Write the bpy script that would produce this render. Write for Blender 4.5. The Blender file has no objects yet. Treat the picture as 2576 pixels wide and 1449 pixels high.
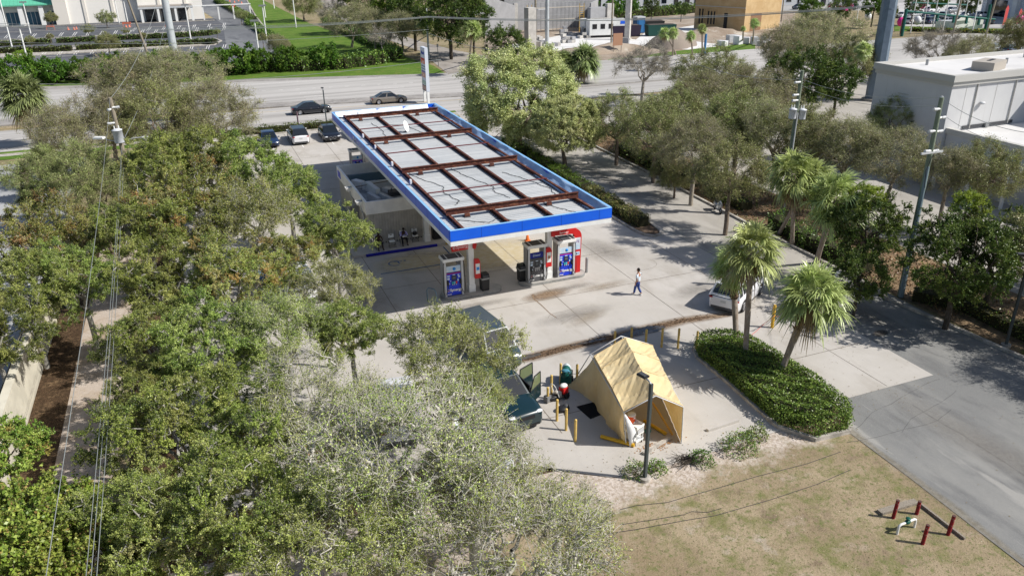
import bpy, bmesh, math, random
import numpy as np
from mathutils import Vector, Matrix, Euler
R_ = math.radians
PI = math.pi
scene = bpy.context.scene
COL = scene.collection

# ---------------------------------------------------------------- camera
CAM_Z = 20.0
PITCH, ROLL, YAW, FPX = R_(23.96), R_(-0.788), R_(21.8), 1981.7
_f = Vector((math.sin(YAW)*math.cos(PITCH), math.cos(YAW)*math.cos(PITCH), -math.sin(PITCH)))
_r0 = Vector((math.cos(YAW), -math.sin(YAW), 0)); _u0 = _r0.cross(_f)
_r = _r0*math.cos(ROLL) + _u0*math.sin(ROLL)
_u = -_r0*math.sin(ROLL) + _u0*math.cos(ROLL)
cam_d = bpy.data.cameras.new("camera"); cam = bpy.data.objects.new("camera", cam_d)
COL.objects.link(cam); scene.camera = cam
cam.matrix_world = Matrix(((_r.x, _u.x, -_f.x, 0), (_r.y, _u.y, -_f.y, 0), (_r.z, _u.z, -_f.z, CAM_Z), (0, 0, 0, 1)))
cam_d.sensor_fit = 'HORIZONTAL'; cam_d.sensor_width = 36; cam_d.lens = 36*FPX/2576
cam_d.clip_end = 6000; cam_d.clip_start = 0.5

# ---------------------------------------------------------------- world, sun, exposure
SUN_AZ, SUN_EL = R_(123), R_(44)        # azimuth clockwise from +Y
w = bpy.data.worlds.new("World"); scene.world = w; w.use_nodes = True
nt = w.node_tree; bg = nt.nodes["Background"]
sky = nt.nodes.new("ShaderNodeTexSky"); sky.sky_type = 'NISHITA'; sky.sun_disc = False
sky.sun_elevation = SUN_EL; sky.sun_rotation = SUN_AZ; sky.dust_density = 1.5; sky.ozone_density = 1.5
nt.links.new(sky.outputs[0], bg.inputs[0]); bg.inputs[1].default_value = 0.09
sd = bpy.data.lights.new("sun", 'SUN'); sd.energy = 5.0; sd.angle = R_(0.5); sd.color = (1, 0.965, 0.905)
sun = bpy.data.objects.new("sun", sd); COL.objects.link(sun)
S = Vector((math.sin(SUN_AZ)*math.cos(SUN_EL), math.cos(SUN_AZ)*math.cos(SUN_EL), math.sin(SUN_EL)))
sun.rotation_euler = (-S).to_track_quat('-Z', 'Y').to_euler(); sun.location = (40, -20, 60)
scene.view_settings.view_transform = 'Standard'; scene.view_settings.look = 'None'
scene.view_settings.exposure = 0.12; scene.view_settings.gamma = 1
scene.render.engine = 'CYCLES'
scene.cycles.max_bounces = 6; scene.cycles.transparent_max_bounces = 8
scene.render.resolution_x = 1024; scene.render.resolution_y = 575

def G(px, py, z=0.0):
    """point of the survey grid (2576 wide) carried down to height z"""
    d = _f*FPX + _r*(px-1288) - _u*(py-724.5)
    t = (z-CAM_Z)/d.z
    return Vector((d.x*t, d.y*t, z))
def depth(v): return (Vector(v)-Vector((0, 0, CAM_Z))).dot(_f)

# ---------------------------------------------------------------- materials
MATS = {}
def M(name, col, rough=.7, metal=0, var=0, scale=2.0, bump=0, bscale=None, col2=None, spec=.3, detail=4, lo=.4, hi=.6, coat=0, trans=0, obj=True, stretch=None):
    if name in MATS: return MATS[name]
    m = bpy.data.materials.new(name); m.use_nodes = True; n = m.node_tree.nodes; l = m.node_tree.links
    p = n["Principled BSDF"]; p.inputs['Base Color'].default_value = (*col, 1)
    p.inputs['Roughness'].default_value = rough; p.inputs['Metallic'].default_value = metal
    p.inputs['Specular IOR Level'].default_value = spec
    if coat: p.inputs['Coat Weight'].default_value = coat; p.inputs['Coat Roughness'].default_value = .05
    if trans: p.inputs['Transmission Weight'].default_value = trans
    if var or col2 or bump:
        tc = n.new("ShaderNodeTexCoord"); src = tc.outputs['Object']
        if stretch:
            mp = n.new("ShaderNodeMapping"); mp.inputs['Scale'].default_value = stretch; l.new(src, mp.inputs[0]); src = mp.outputs[0]
    if var or col2:
        nz = n.new("ShaderNodeTexNoise"); nz.inputs['Scale'].default_value = scale; nz.inputs['Detail'].default_value = detail
        nz.inputs['Roughness'].default_value = .6
        l.new(src, nz.inputs['Vector'])
        cr = n.new("ShaderNodeValToRGB"); e = cr.color_ramp.elements
        e[0].position = lo; e[1].position = hi
        a = tuple(max(0, c*(1-var)) for c in col); b = col2 if col2 else tuple(min(1, c*(1+var)) for c in col)
        e[0].color = (*a, 1); e[1].color = (*b, 1)
        l.new(nz.outputs[0], cr.inputs[0]); l.new(cr.outputs[0], p.inputs['Base Color'])
    if bump:
        nb = n.new("ShaderNodeTexNoise"); nb.inputs['Scale'].default_value = bscale or scale*4; nb.inputs['Detail'].default_value = 5
        l.new(src, nb.inputs['Vector'])
        bp = n.new("ShaderNodeBump"); bp.inputs['Strength'].default_value = bump; bp.inputs['Distance'].default_value = .05
        l.new(nb.outputs[0], bp.inputs['Height']); l.new(bp.outputs[0], p.inputs['Normal'])
    MATS[name] = m; return m

def layered(name, base, layers, rough=.9, bump=.2, bscale=8, spec=.2):
    """base colour + list of (colour, noise scale, lo, hi, detail, stretch) layers mixed by noise"""
    m = bpy.data.materials.new(name); m.use_nodes = True; n = m.node_tree.nodes; l = m.node_tree.links
    p = n["Principled BSDF"]; p.inputs['Roughness'].default_value = rough; p.inputs['Specular IOR Level'].default_value = spec
    tc = n.new("ShaderNodeTexCoord"); cur = None
    for i, (c, sc, lo, hi, det, st) in enumerate(layers):
        mp = n.new("ShaderNodeMapping"); mp.inputs['Location'].default_value = (i*17.3, i*7.1, i*3.7)
        if st: mp.inputs['Scale'].default_value = st
        l.new(tc.outputs['Object'], mp.inputs[0])
        nz = n.new("ShaderNodeTexNoise"); nz.inputs['Scale'].default_value = sc; nz.inputs['Detail'].default_value = det
        nz.inputs['Roughness'].default_value = .62; l.new(mp.outputs[0], nz.inputs['Vector'])
        mr = n.new("ShaderNodeMapRange"); mr.inputs[1].default_value = lo; mr.inputs[2].default_value = hi
        l.new(nz.outputs[0], mr.inputs[0])
        mx = n.new("ShaderNodeMix"); mx.data_type = 'RGBA'
        l.new(mr.outputs[0], mx.inputs[0])
        if cur is None: mx.inputs[6].default_value = (*base, 1)
        else: l.new(cur, mx.inputs[6])
        mx.inputs[7].default_value = (*c, 1); cur = mx.outputs[2]
    l.new(cur, p.inputs['Base Color'])
    if bump:
        nb = n.new("ShaderNodeTexNoise"); nb.inputs['Scale'].default_value = bscale; nb.inputs['Detail'].default_value = 6
        l.new(tc.outputs['Object'], nb.inputs['Vector'])
        bp = n.new("ShaderNodeBump"); bp.inputs['Strength'].default_value = bump; bp.inputs['Distance'].default_value = .05
        l.new(nb.outputs[0], bp.inputs['Height']); l.new(bp.outputs[0], p.inputs['Normal'])
    MATS[name] = m; return m

def leafmat(name, tint=(1, 1, 1), transl=.35, rough=.45, spec=.35):
    m = bpy.data.materials.new(name); m.use_nodes = True; n = m.node_tree.nodes; l = m.node_tree.links
    out = n["Material Output"]; p = n["Principled BSDF"]; p.inputs['Roughness'].default_value = rough
    p.inputs['Specular IOR Level'].default_value = spec
    at = n.new("ShaderNodeAttribute"); at.attribute_name = "Col"
    oi = n.new("ShaderNodeObjectInfo")
    hs = n.new("ShaderNodeHueSaturation")
    mr = n.new("ShaderNodeMapRange"); mr.inputs[3].default_value = .485; mr.inputs[4].default_value = .52
    mv = n.new("ShaderNodeMapRange"); mv.inputs[3].default_value = .8; mv.inputs[4].default_value = 1.15
    l.new(oi.outputs['Random'], mr.inputs[0]); l.new(oi.outputs['Random'], mv.inputs[0])
    l.new(mr.outputs[0], hs.inputs['Hue']); l.new(mv.outputs[0], hs.inputs['Value'])
    mx = n.new("ShaderNodeMix"); mx.data_type = 'RGBA'; mx.blend_type = 'MULTIPLY'; mx.inputs[0].default_value = 1
    mx.inputs[7].default_value = (*tint, 1)
    l.new(at.outputs['Color'], mx.inputs[6]); l.new(mx.outputs[2], hs.inputs['Color'])
    l.new(hs.outputs[0], p.inputs['Base Color'])
    tr = n.new("ShaderNodeBsdfTranslucent"); l.new(hs.outputs[0], tr.inputs[0])
    ms = n.new("ShaderNodeMixShader"); ms.inputs[0].default_value = transl
    l.new(p.outputs[0], ms.inputs[1]); l.new(tr.outputs[0], ms.inputs[2]); l.new(ms.outputs[0], out.inputs[0])
    MATS[name] = m; return m

# ---------------------------------------------------------------- mesh builder
class MB:
    def __init__(s): s.v = []; s.f = []; s.m = []; s.mats = []; s.sm = []
    def mi(s, mat):
        if mat not in s.mats: s.mats.append(mat)
        return s.mats.index(mat)
    def add(s, vs, fs, mat, smooth=False, mx=None):
        b = len(s.v); i = s.mi(mat)
        s.v += [tuple(mx @ Vector(v)) if mx else tuple(v) for v in vs]
        for f in fs: s.f.append([b+k for k in f]); s.m.append(i); s.sm.append(smooth)
        return s
    def box(s, c, d, mat, rz=0, mx=None, taper=1):
        x, y, z = d[0]/2, d[1]/2, d[2]/2; t = taper
        vs = [(-x, -y, -z), (x, -y, -z), (x, y, -z), (-x, y, -z), (-x*t, -y*t, z), (x*t, -y*t, z), (x*t, y*t, z), (-x*t, y*t, z)]
        T = Matrix.Translation(c) @ Matrix.Rotation(rz, 4, 'Z')
        if mx: T = mx @ T
        return s.add(vs, [(3, 2, 1, 0), (4, 5, 6, 7), (0, 1, 5, 4), (1, 2, 6, 5), (2, 3, 7, 6), (3, 0, 4, 7)], mat, mx=T)
    def cube(s, x0, y0, z0, x1, y1, z1, mat, mx=None):
        return s.box(((x0+x1)/2, (y0+y1)/2, (z0+z1)/2), (abs(x1-x0), abs(y1-y0), abs(z1-z0)), mat, mx=mx)
    def tube(s, pts, rad, mat, n=8, cap=True, smooth=True, mx=None):
        pts = [Vector(p) for p in pts]
        if not hasattr(rad, '__len__'): rad = [rad]*len(pts)
        vs = []; prev = None
        for i, p in enumerate(pts):
            t = (pts[min(i+1, len(pts)-1)]-pts[max(i-1, 0)])
            t = t.normalized() if t.length > 1e-9 else Vector((0, 0, 1))
            if prev is None:
                a = Vector((0, 0, 1)) if abs(t.z) < .9 else Vector((1, 0, 0)); u = t.cross(a).normalized()
            else:
                u = prev - t*prev.dot(t); u = u.normalized() if u.length > 1e-6 else t.orthogonal().normalized()
            prev = u; w_ = t.cross(u)
            for k in range(n):
                a = 2*PI*k/n; vs.append(p + (u*math.cos(a)+w_*math.sin(a))*rad[i])
        fs = []
        for i in range(len(pts)-1):
            for k in range(n): fs.append((i*n+k, i*n+(k+1) % n, (i+1)*n+(k+1) % n, (i+1)*n+k))
        s.add(vs, fs, mat, smooth, mx)
        if cap:
            b = (len(pts)-1)*n
            s.add([vs[k] for k in range(n)], [tuple(range(n))[::-1]], mat, False, mx)
            s.add([vs[b+k] for k in range(n)], [tuple(range(n))], mat, False, mx)
        return s
    def cyl(s, a, b, r, mat, n=12, r2=None, mx=None): return s.tube([a, b], [r, r if r2 is None else r2], mat, n, mx=mx)
    def lathe(s, prof, c, mat, n=16, mx=None, smooth=True):
        vs = []; m_ = len(prof)
        for k in range(n):
            a = 2*PI*k/n
            for r, z in prof: vs.append((c[0]+r*math.cos(a), c[1]+r*math.sin(a), c[2]+z))
        fs = [(k*m_+i, ((k+1) % n)*m_+i, ((k+1) % n)*m_+i+1, k*m_+i+1) for k in range(n) for i in range(m_-1)]
        return s.add(vs, fs, mat, smooth, mx)
    def sphere(s, c, r, mat, n=10, m=7, mx=None):
        if not hasattr(r, '__len__'): r = (r, r, r)
        vs = []; fs = []
        for j in range(m+1):
            th = PI*j/m
            for i in range(n):
                a = 2*PI*i/n; vs.append((c[0]+r[0]*math.sin(th)*math.cos(a), c[1]+r[1]*math.sin(th)*math.sin(a), c[2]+r[2]*math.cos(th)))
        for j in range(m):
            for i in range(n): fs.append((j*n+i, (j+1)*n+i, (j+1)*n+(i+1) % n, j*n+(i+1) % n))
        return s.add(vs, fs, mat, True, mx)
    def prism(s, poly, z0, z1, mat, mx=None, side=None):
        n = len(poly); area = sum(poly[i][0]*poly[(i+1) % n][1]-poly[(i+1) % n][0]*poly[i][1] for i in range(n))
        if area < 0: poly = poly[::-1]
        vs = [(p[0], p[1], z0) for p in poly]+[(p[0], p[1], z1) for p in poly]
        s.add(vs, [tuple(range(n))[::-1], tuple(range(n, 2*n))], mat, False, mx)
        s.add(vs, [(i, (i+1) % n, n+(i+1) % n, n+i) for i in range(n)], side or mat, False, mx)
        return s
    def poly(s, pts, mat, z=None, mx=None):
        pts = [(p[0], p[1], z) if z is not None else tuple(p) for p in pts]
        if z is not None:
            n = len(pts); area = sum(pts[i][0]*pts[(i+1) % n][1]-pts[(i+1) % n][0]*pts[i][1] for i in range(n))
            if area < 0: pts = pts[::-1]
        return s.add(pts, [tuple(range(len(pts)))], mat, False, mx)
    def build(s, name, parent=None, bevel=0, loc=None):
        me = bpy.data.meshes.new(name); me.from_pydata(s.v, [], s.f)
        for m in s.mats: me.materials.append(m)
        me.polygons.foreach_set('material_index', s.m); me.polygons.foreach_set('use_smooth', s.sm); me.update()
        o = bpy.data.objects.new(name, me); COL.objects.link(o)
        if parent: o.parent = parent
        if loc: o.location = loc
        if bevel:
            b = o.modifiers.new('bevel', 'BEVEL'); b.width = bevel; b.segments = 2; b.limit_method = 'ANGLE'
        return o
def tag(o, label=None, cat=None, group=None, kind=None):
    if label: o['label'] = label
    if cat: o['category'] = cat
    if group: o['group'] = group
    if kind: o['kind'] = kind
    return o
def thing(name, label, cat, loc=(0, 0, 0), rz=0, group=None):
    o = bpy.data.objects.new(name, None); COL.objects.link(o); o.empty_display_size = .2
    o.location = loc; o.rotation_euler = (0, 0, rz)
    return tag(o, label, cat, group)
def copy_tree(o, parent=None):
    c = o.copy(); COL.objects.link(c); c.parent = parent
    for ch in [x for x in o.children]: copy_tree(ch, c)
    return c
def dup(o, loc, rz=0, label=None, sc=None):
    c = copy_tree(o); c.location = loc; c.rotation_euler = (0, 0, rz)
    if sc: c.scale = sc if hasattr(sc, '__len__') else (sc,)*3
    if label: c['label'] = label
    return c
def flat(name, pts, mat, z, kind='structure', label=None, cat=None):
    o = MB().poly(pts, mat, z).build(name); tag(o, label, cat, kind=kind); return o
def text(name, s, size, mat, parent, loc, rot=(PI/2, 0, 0), depth_=.004, bold=0, sx=1, shear=0):
    c = bpy.data.curves.new('t', 'FONT'); c.body = s; c.size = size; c.extrude = depth_; c.offset = bold
    c.align_x = 'CENTER'; c.align_y = 'CENTER'; c.resolution_u = 3; c.shear = shear
    t = bpy.data.objects.new('t', c); COL.objects.link(t)
    bpy.context.view_layer.update()
    me = bpy.data.meshes.new_from_object(t.evaluated_get(bpy.context.evaluated_depsgraph_get()))
    bpy.data.objects.remove(t); bpy.data.curves.remove(c)
    me.materials.clear(); me.materials.append(mat)
    o = bpy.data.objects.new(name, me); COL.objects.link(o); o.parent = parent; o.location = loc; o.rotation_euler = rot; o.scale = (sx, 1, 1)
    return o
rnd = random.Random(7)

# ---------------------------------------------------------------- common materials
conc = None
WHITE = M('white_paint', (.78, .78, .76), .45, var=.04, scale=1.5)
GREYM = M('grey_metal', (.33, .34, .35), .4, .6)
LGREY = M('light_grey_paint', (.52, .53, .54), .45, var=.06, scale=2)
DARK = M('black_plastic', (.02, .02, .022), .45)
DGREY = M('dark_grey', (.07, .072, .078), .55)
BLUE = M('canopy_blue', (.008, .115, .72), .35, var=.05, scale=.6, spec=.4)
PBLUE = M('pump_blue', (.015, .05, .62), .35)
RED = M('sign_red', (.55, .02, .02), .4)
GLASS = M('dark_glass', (.012, .016, .02), .06, spec=.9)
TYRE = M('tyre_rubber', (.018, .018, .02), .8)
RIM = M('alloy_rim', (.5, .5, .52), .3, .8)
CHROME = M('chrome', (.6, .6, .62), .15, 1)
TAIL = M('tail_lamp_red', (.3, .01, .01), .2)
HEAD = M('headlamp_glass', (.7, .72, .75), .1, spec=.8)
YEL = M('bollard_yellow', (.62, .43, .13), .6, var=.12, scale=4)
YEL2 = M('bright_yellow_paint', (.75, .43, .03), .5, var=.08, scale=5)
WOOD = M('weathered_wood', (.27, .235, .19), .85, var=.3, scale=6, stretch=(6, 6, .6), bump=.3)
SKIN1 = M('dark_skin', (.06, .03, .02), .55)
SKIN2 = M('tan_skin', (.38, .2, .13), .55)

def softmat(name, col, col2, rough=.9, scale=2.5, lo=.35, hi=.6, bump=0, strength=1.0, spec=.2, stretch=None):
    """stain laid on paving: its coverage fades out along the ribbon edge (attribute Cov) broken up by noise"""
    m = bpy.data.materials.new(name); m.use_nodes = True; n = m.node_tree.nodes; l = m.node_tree.links; p = n["Principled BSDF"]
    p.inputs['Roughness'].default_value = rough; p.inputs['Specular IOR Level'].default_value = spec
    tc = n.new("ShaderNodeTexCoord"); src = tc.outputs['Object']
    nz = n.new("ShaderNodeTexNoise"); nz.inputs['Scale'].default_value = scale; nz.inputs['Detail'].default_value = 7; nz.inputs['Roughness'].default_value = .65; l.new(src, nz.inputs['Vector'])
    n2 = n.new("ShaderNodeTexNoise"); n2.inputs['Scale'].default_value = scale*3.1; n2.inputs['Detail'].default_value = 5; l.new(src, n2.inputs['Vector'])
    cr = n.new("ShaderNodeValToRGB"); e = cr.color_ramp.elements; e[0].position = .4; e[0].color = (*col, 1); e[1].position = .62; e[1].color = (*col2, 1)
    l.new(n2.outputs[0], cr.inputs[0]); l.new(cr.outputs[0], p.inputs['Base Color'])
    at = n.new("ShaderNodeAttribute"); at.attribute_name = 'Cov'
    a = n.new("ShaderNodeMath"); a.operation = 'MULTIPLY'; l.new(at.outputs['Fac'], a.inputs[0])
    b = n.new("ShaderNodeMath"); b.operation = 'ADD'; b.inputs[1].default_value = .5; l.new(nz.outputs[0], b.inputs[0]); l.new(b.outputs[0], a.inputs[1])
    mr = n.new("ShaderNodeMapRange"); mr.inputs[1].default_value = lo; mr.inputs[2].default_value = hi; mr.inputs[4].default_value = strength; l.new(a.outputs[0], mr.inputs[0])
    l.new(mr.outputs[0], p.inputs['Alpha'])
    if bump:
        bp = n.new("ShaderNodeBump"); bp.inputs['Strength'].default_value = bump; bp.inputs['Distance'].default_value = .05; l.new(n2.outputs[0], bp.inputs['Height']); l.new(bp.outputs[0], p.inputs['Normal'])
    MATS[name] = m; return m
def soft_ribbon(name, pts, wd, mat, z, n=60):
    """pts world points, wd widths; coverage 1 at centre, 0 at edges"""
    P = [Vector((p[0], p[1])) for p in pts]; cum = [0]
    for a, b in zip(P, P[1:]): cum.append(cum[-1]+(b-a).length)
    vs = []; cov = []; R5 = (-1, -.5, 0, .5, 1)
    for i in range(n+1):
        s = cum[-1]*i/n; k = max(0, min(len(P)-2, next((q for q in range(len(P)-1) if s <= cum[q+1]+1e-6), len(P)-2)))
        f = (s-cum[k])/(cum[k+1]-cum[k]); p = P[k].lerp(P[k+1], f); d = (P[min(k+1, len(P)-1)]-P[k]).normalized(); nn = Vector((-d.y, d.x))
        w_ = wd[k]+(wd[k+1]-wd[k])*f; e = min(1, i/3, (n-i)/3)
        for r in R5: q = p+nn*w_*.5*r; vs.append((q.x, q.y, z)); cov.append((1-abs(r))*e)
    fs = [(i*5+k, i*5+k+1, (i+1)*5+k+1, (i+1)*5+k) for i in range(n) for k in range(4)]
    fs = [f[::-1] for f in fs]
    m = MB(); m.add(vs, fs, mat); o = m.build(name)
    a = o.data.attributes.new('Cov', 'FLOAT', 'POINT'); a.data.foreach_set('value', cov); tag(o, kind='structure'); return o
def soft_blob(name, c, rx, ry, rot, mat, z, n=28):
    vs = [(c[0], c[1], z)]; cov = [1]; fs = []
    for j in (1, 2, 3):
        for i in range(n):
            a = 2*PI*i/n; x, y = rx*j/3*math.cos(a), ry*j/3*math.sin(a); vs.append((c[0]+x*math.cos(rot)-y*math.sin(rot), c[1]+x*math.sin(rot)+y*math.cos(rot), z)); cov.append(1-j/3)
    for i in range(n): fs.append((0, 1+i, 1+(i+1) % n))
    for j in (0, 1):
        for i in range(n): b = 1+j*n; fs.append((b+i, b+n+i, b+n+(i+1) % n, b+(i+1) % n))
    m = MB(); m.add(vs, fs, mat); o = m.build(name); a = o.data.attributes.new('Cov', 'FLOAT', 'POINT'); a.data.foreach_set('value', cov); tag(o, kind='structure'); return o
# ================================================================ GROUND AND PAVING
GND = layered('field_ground', (.26, .2, .125), [((.36, .285, .19), .22, .42, .58, 5, None), ((.18, .175, .07), .8, .5, .62, 7, None), ((.4, .34, .27), .6, .62, .7, 6, None), ((.2, .15, .1), 1.4, .56, .7, 6, None), ((.36, .29, .22), .9, .6, .72, 6, None), ((.28, .22, .14), 9, .5, .75, 5, None), ((.13, .15, .05), 5, .52, .7, 5, None), ((.13, .12, .045), 22, .56, .74, 3, None), ((.45, .37, .27), 35, .63, .7, 3, None)], bump=.5, bscale=14)
FORE = layered('forecourt_concrete', (.43, .4, .36), [((.5, .47, .435), .25, .35, .65, 5, None), ((.35, .315, .27), .7, .55, .8, 6, (1, .35, 1)), ((.3, .265, .225), .35, .6, .85, 7, None), ((.43, .4, .37), 3, .55, .85, 6, (1, .25, 1)), ((.6, .57, .53), 30, .6, .75, 3, None), ((.2, .18, .16), 9, .735, .77, 2, None)], rough=.85, bump=.08, bscale=40)
ASPH = layered('old_asphalt', (.2, .2, .195), [((.27, .265, .25), .3, .4, .6, 5, (1, .4, 1)), ((.14, .14, .14), .8, .5, .7, 6, (1, .3, 1)), ((.32, .31, .29), .6, .58, .66, 7, (1.5, .25, 1)), ((.33, .32, .3), 40, .55, .75, 3, None), ((.15, .15, .15), 55, .6, .75, 2, None)], bump=.15, bscale=50)
DRIVE = layered('worn_drive_paving', (.36, .335, .3), [((.42, .395, .36), .3, .4, .6, 5, (1, .4, 1)), ((.28, .26, .235), .9, .5, .75, 6, (1, .3, 1)), ((.47, .45, .41), 30, .6, .75, 3, None)], bump=.12, bscale=50)
HWY = layered('highway_concrete', (.41, .395, .375), [((.47, .45, .43), .12, .4, .6, 5, (.2, 1, 1)), ((.32, .305, .29), .55, .48, .66, 6, (.03, 1, 1)), ((.33, .31, .3), 1.3, .62, .8, 4, (.15, 1, 1))], bump=.05, bscale=30)
MEDI = layered('median_concrete', (.34, .32, .3), [((.24, .225, .215), .6, .4, .65, 6, None), ((.44, .42, .4), 3, .55, .7, 5, None)], bump=.2)
LOT = layered('dark_lot_asphalt', (.095, .1, .112), [((.125, .13, .145), .1, .4, .6, 5, None), ((.075, .078, .09), .5, .5, .7, 5, None)], bump=.1)
GRASS = layered('mown_grass', (.085, .16, .018), [((.125, .2, .03), .25, .4, .6, 5, None), ((.2, .19, .06), .6, .56, .72, 6, None), ((.055, .11, .015), 2.5, .5, .7, 6, None), ((.26, .21, .12), .35, .68, .78, 5, None)], bump=.6, bscale=12)
SAND = layered('sandy_soil', (.46, .39, .33), [((.36, .28, .2), .8, .45, .65, 6, None), ((.2, .14, .08), 4, .6, .75, 6, None), ((.54, .48, .42), 2, .55, .75, 5, None)], bump=.4, bscale=10)
MULCH = layered('brown_mulch', (.075, .045, .025), [((.19, .125, .07), 1.2, .5, .7, 6, None), ((.045, .028, .015), 6, .45, .6, 6, None), ((.4, .27, .14), 20, .62, .7, 4, None)], bump=1, bscale=20)
DIRT = layered('building_site_dirt', (.36, .3, .24), [((.26, .2, .15), .15, .4, .6, 6, None), ((.5, .46, .4), .4, .55, .7, 6, None), ((.18, .14, .1), 1.5, .6, .75, 6, None)], bump=.6, bscale=3)
SLAB = layered('pale_site_slab', (.68, .67, .66), [((.6, .58, .55), .2, .45, .65, 5, None), ((.5, .46, .41), 1, .62, .75, 5, None)], bump=.1)
LINE = M('white_line_paint', (.72, .71, .68), .7, var=.12, scale=3)
JOINT = M('joint_sealant', (.16, .135, .11), .9, var=.3, scale=3)
KERB = M('kerb_concrete', (.4, .37, .33), .9, var=.25, scale=2.5, bump=.3)

gm = bmesh.new()
o = MB().poly([(-2500, -800), (2500, -800), (2500, 4000), (-2500, 4000)], GND, -.06).build('ground'); tag(o, kind='structure')
def W(*a): return [G(*p) for p in a]
# forecourt slab with joints
m = MB().poly([(-3, 26.5), (9.3, 26.0), (11.5, 24.0), (13.3, 22.7), (14.6, 22.45), (18.3, 22.55), (21.9, 22.7), (22.6, 23.6), (31.8, 23.6), (31.8, 33.2), (31.2, 46), (31.2, 92.2), (-3, 92.2)], FORE, 0)
for y in (27.6, 33.45, 39.4, 44.8, 50.65, 56, 62, 68, 74, 80, 86): m.cube(-3, y-.018, .002, 31.1, y+.018, .004, JOINT)
for x in (3, 9.2, 12.8, 18.7, 24.2): m.cube(x-.018, 26.3, .0025, x+.018, 92, .0045, JOINT)
m.cube(28.9, 23.7, .0025, 28.93, 46, .0045, JOINT)
# hairline cracks
rc = random.Random(3)
for (x, y, a) in ((10, 40.5, .3), (8.8, 38.2, 1.2), (12, 36, .2), (29, 29, .9), (17, 37, .5), (25, 41, .2), (20, 36, 2.4)):
    p = Vector((x, y, .004)); pts = [p.copy()]
    for k in range(9):
        a += rc.uniform(-.5, .5); p = p+Vector((math.cos(a), math.sin(a), 0))*.35; pts.append(p.copy())
    for q0, q1 in zip(pts, pts[1:]):
        d = (q1-q0).normalized(); n_ = Vector((-d.y, d.x, 0))*.009
        m.add([q0-n_, q1-n_, q1+n_, q0+n_], [(0, 1, 2, 3)], JOINT)
o = m.build('forecourt'); tag(o, kind='structure')
# drive to the right of the forecourt
flat('driveway', [(31.2, 46), (31.8, 33.2), (31.8, 23.6), (30, 23.6), (24.6, 23.6), (24.5, 22.6), (24.4, 21.2), (24.3, 18), (24, 12.8), (24, -30), (37.6, -30), (37.3, 30), (37.9, 46), (38.3, 72), (38.6, 96), (31.2, 96)], ASPH, -.008)
flat('upper_driveway', [(31.25, 46.5), (31.82, 34), (37.5, 33), (37.9, 46), (38.3, 72), (38.6, 96.4), (31.25, 96.4)], DRIVE, -.004)
flat('far_car_park', [(44, -10), (140, -10), (140, 95), (44, 95)], DRIVE, -.03)
flat('planting_strip', [(37.6, -5), (44.2, -5), (44.6, 95), (38.3, 95), (38.1, 60), (37.7, 40)], layered('leafy_soil', (.2, .14, .085), [((.36, .25, .15), .8, .45, .65, 6, None), ((.09, .06, .035), 4, .5, .7, 6, None), ((.1, .12, .035), .5, .6, .7, 5, None)], bump=.8), -.02)
# left side: service path, mulch bed
flat('rear_path', [(-7.9, -10), (-5.6, -10), (-5.2, 60), (-7.7, 60)], SAND, -.012)
flat('mulch_bed', [(-11, -10), (-7.8, -10), (-7.6, 62), (-10.5, 62)], MULCH, -.016)
flat('planting_soil', [(-4.9, 24), (13.0, 24), (12, 27), (-2.9, 27), (-2.9, 92), (-4.5, 92)], MULCH, -.024)
flat('neighbour_lot', [(-60, 40), (-11, 40), (-10.6, 90), (-60, 90)], layered('lot_paving', (.36, .36, .36), [((.42, .42, .42), .2, .4, .6, 5, None)], bump=.1), -.014)
# sandy strip and dry field in front of the slab (one sheet, soil mixed by where it lies)
def field_mat():
    m = GND.copy(); m.name = 'dry_field'; n = m.node_tree.nodes; l = m.node_tree.links; p = n["Principled BSDF"]
    cur = p.inputs['Base Color'].links[0].from_socket
    tc = n.new("ShaderNodeTexCoord"); sx = n.new("ShaderNodeSeparateXYZ"); l.new(tc.outputs['Object'], sx.inputs[0])
    nz = n.new("ShaderNodeTexNoise"); nz.inputs['Scale'].default_value = .9; nz.inputs['Detail'].default_value = 7; nz.inputs['Roughness'].default_value = .7; l.new(tc.outputs['Object'], nz.inputs['Vector'])
    a = n.new("ShaderNodeMath"); a.operation = 'MULTIPLY_ADD'; a.inputs[1].default_value = 5.0; l.new(nz.outputs[0], a.inputs[0]); l.new(sx.outputs['Y'], a.inputs[2])
    b = n.new("ShaderNodeMath"); b.operation = 'MULTIPLY_ADD'; b.inputs[1].default_value = -.04; l.new(sx.outputs['X'], b.inputs[0]); l.new(a.outputs[0], b.inputs[2])
    mr = n.new("ShaderNodeMapRange"); mr.inputs[1].default_value = 22.6; mr.inputs[2].default_value = 23.9; l.new(b.outputs[0], mr.inputs[0])
    n2 = n.new("ShaderNodeTexNoise"); n2.inputs['Scale'].default_value = 7; n2.inputs['Detail'].default_value = 5; l.new(tc.outputs['Object'], n2.inputs['Vector'])
    cr = n.new("ShaderNodeValToRGB"); e = cr.color_ramp.elements; e[0].position = .35; e[0].color = (.36, .29, .23, 1); e[1].position = .6; e[1].color = (.56, .49, .43, 1); l.new(n2.outputs[0], cr.inputs[0])
    mx = n.new("ShaderNodeMix"); mx.data_type = 'RGBA'; l.new(mr.outputs[0], mx.inputs[0]); l.new(cur, mx.inputs[6]); l.new(cr.outputs[0], mx.inputs[7]); l.new(mx.outputs[2], p.inputs['Base Color'])
    return m
flat('dry_field', [(-4.9, -30), (24.9, -30), (24.9, 23.55), (12.7, 24.2), (-4.9, 24.2)], field_mat(), -.03)
# stall line beside the islands and blue stall line
LB = M('blue_line_paint', (.02, .08, .2), .7, var=.2, scale=5)
m = MB().cube(9.7, 47.26, .005, 14.0, 47.37, .009, LB).cube(14.9, 46.9, .005, 15.0, 50.4, .009, LB)
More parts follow.
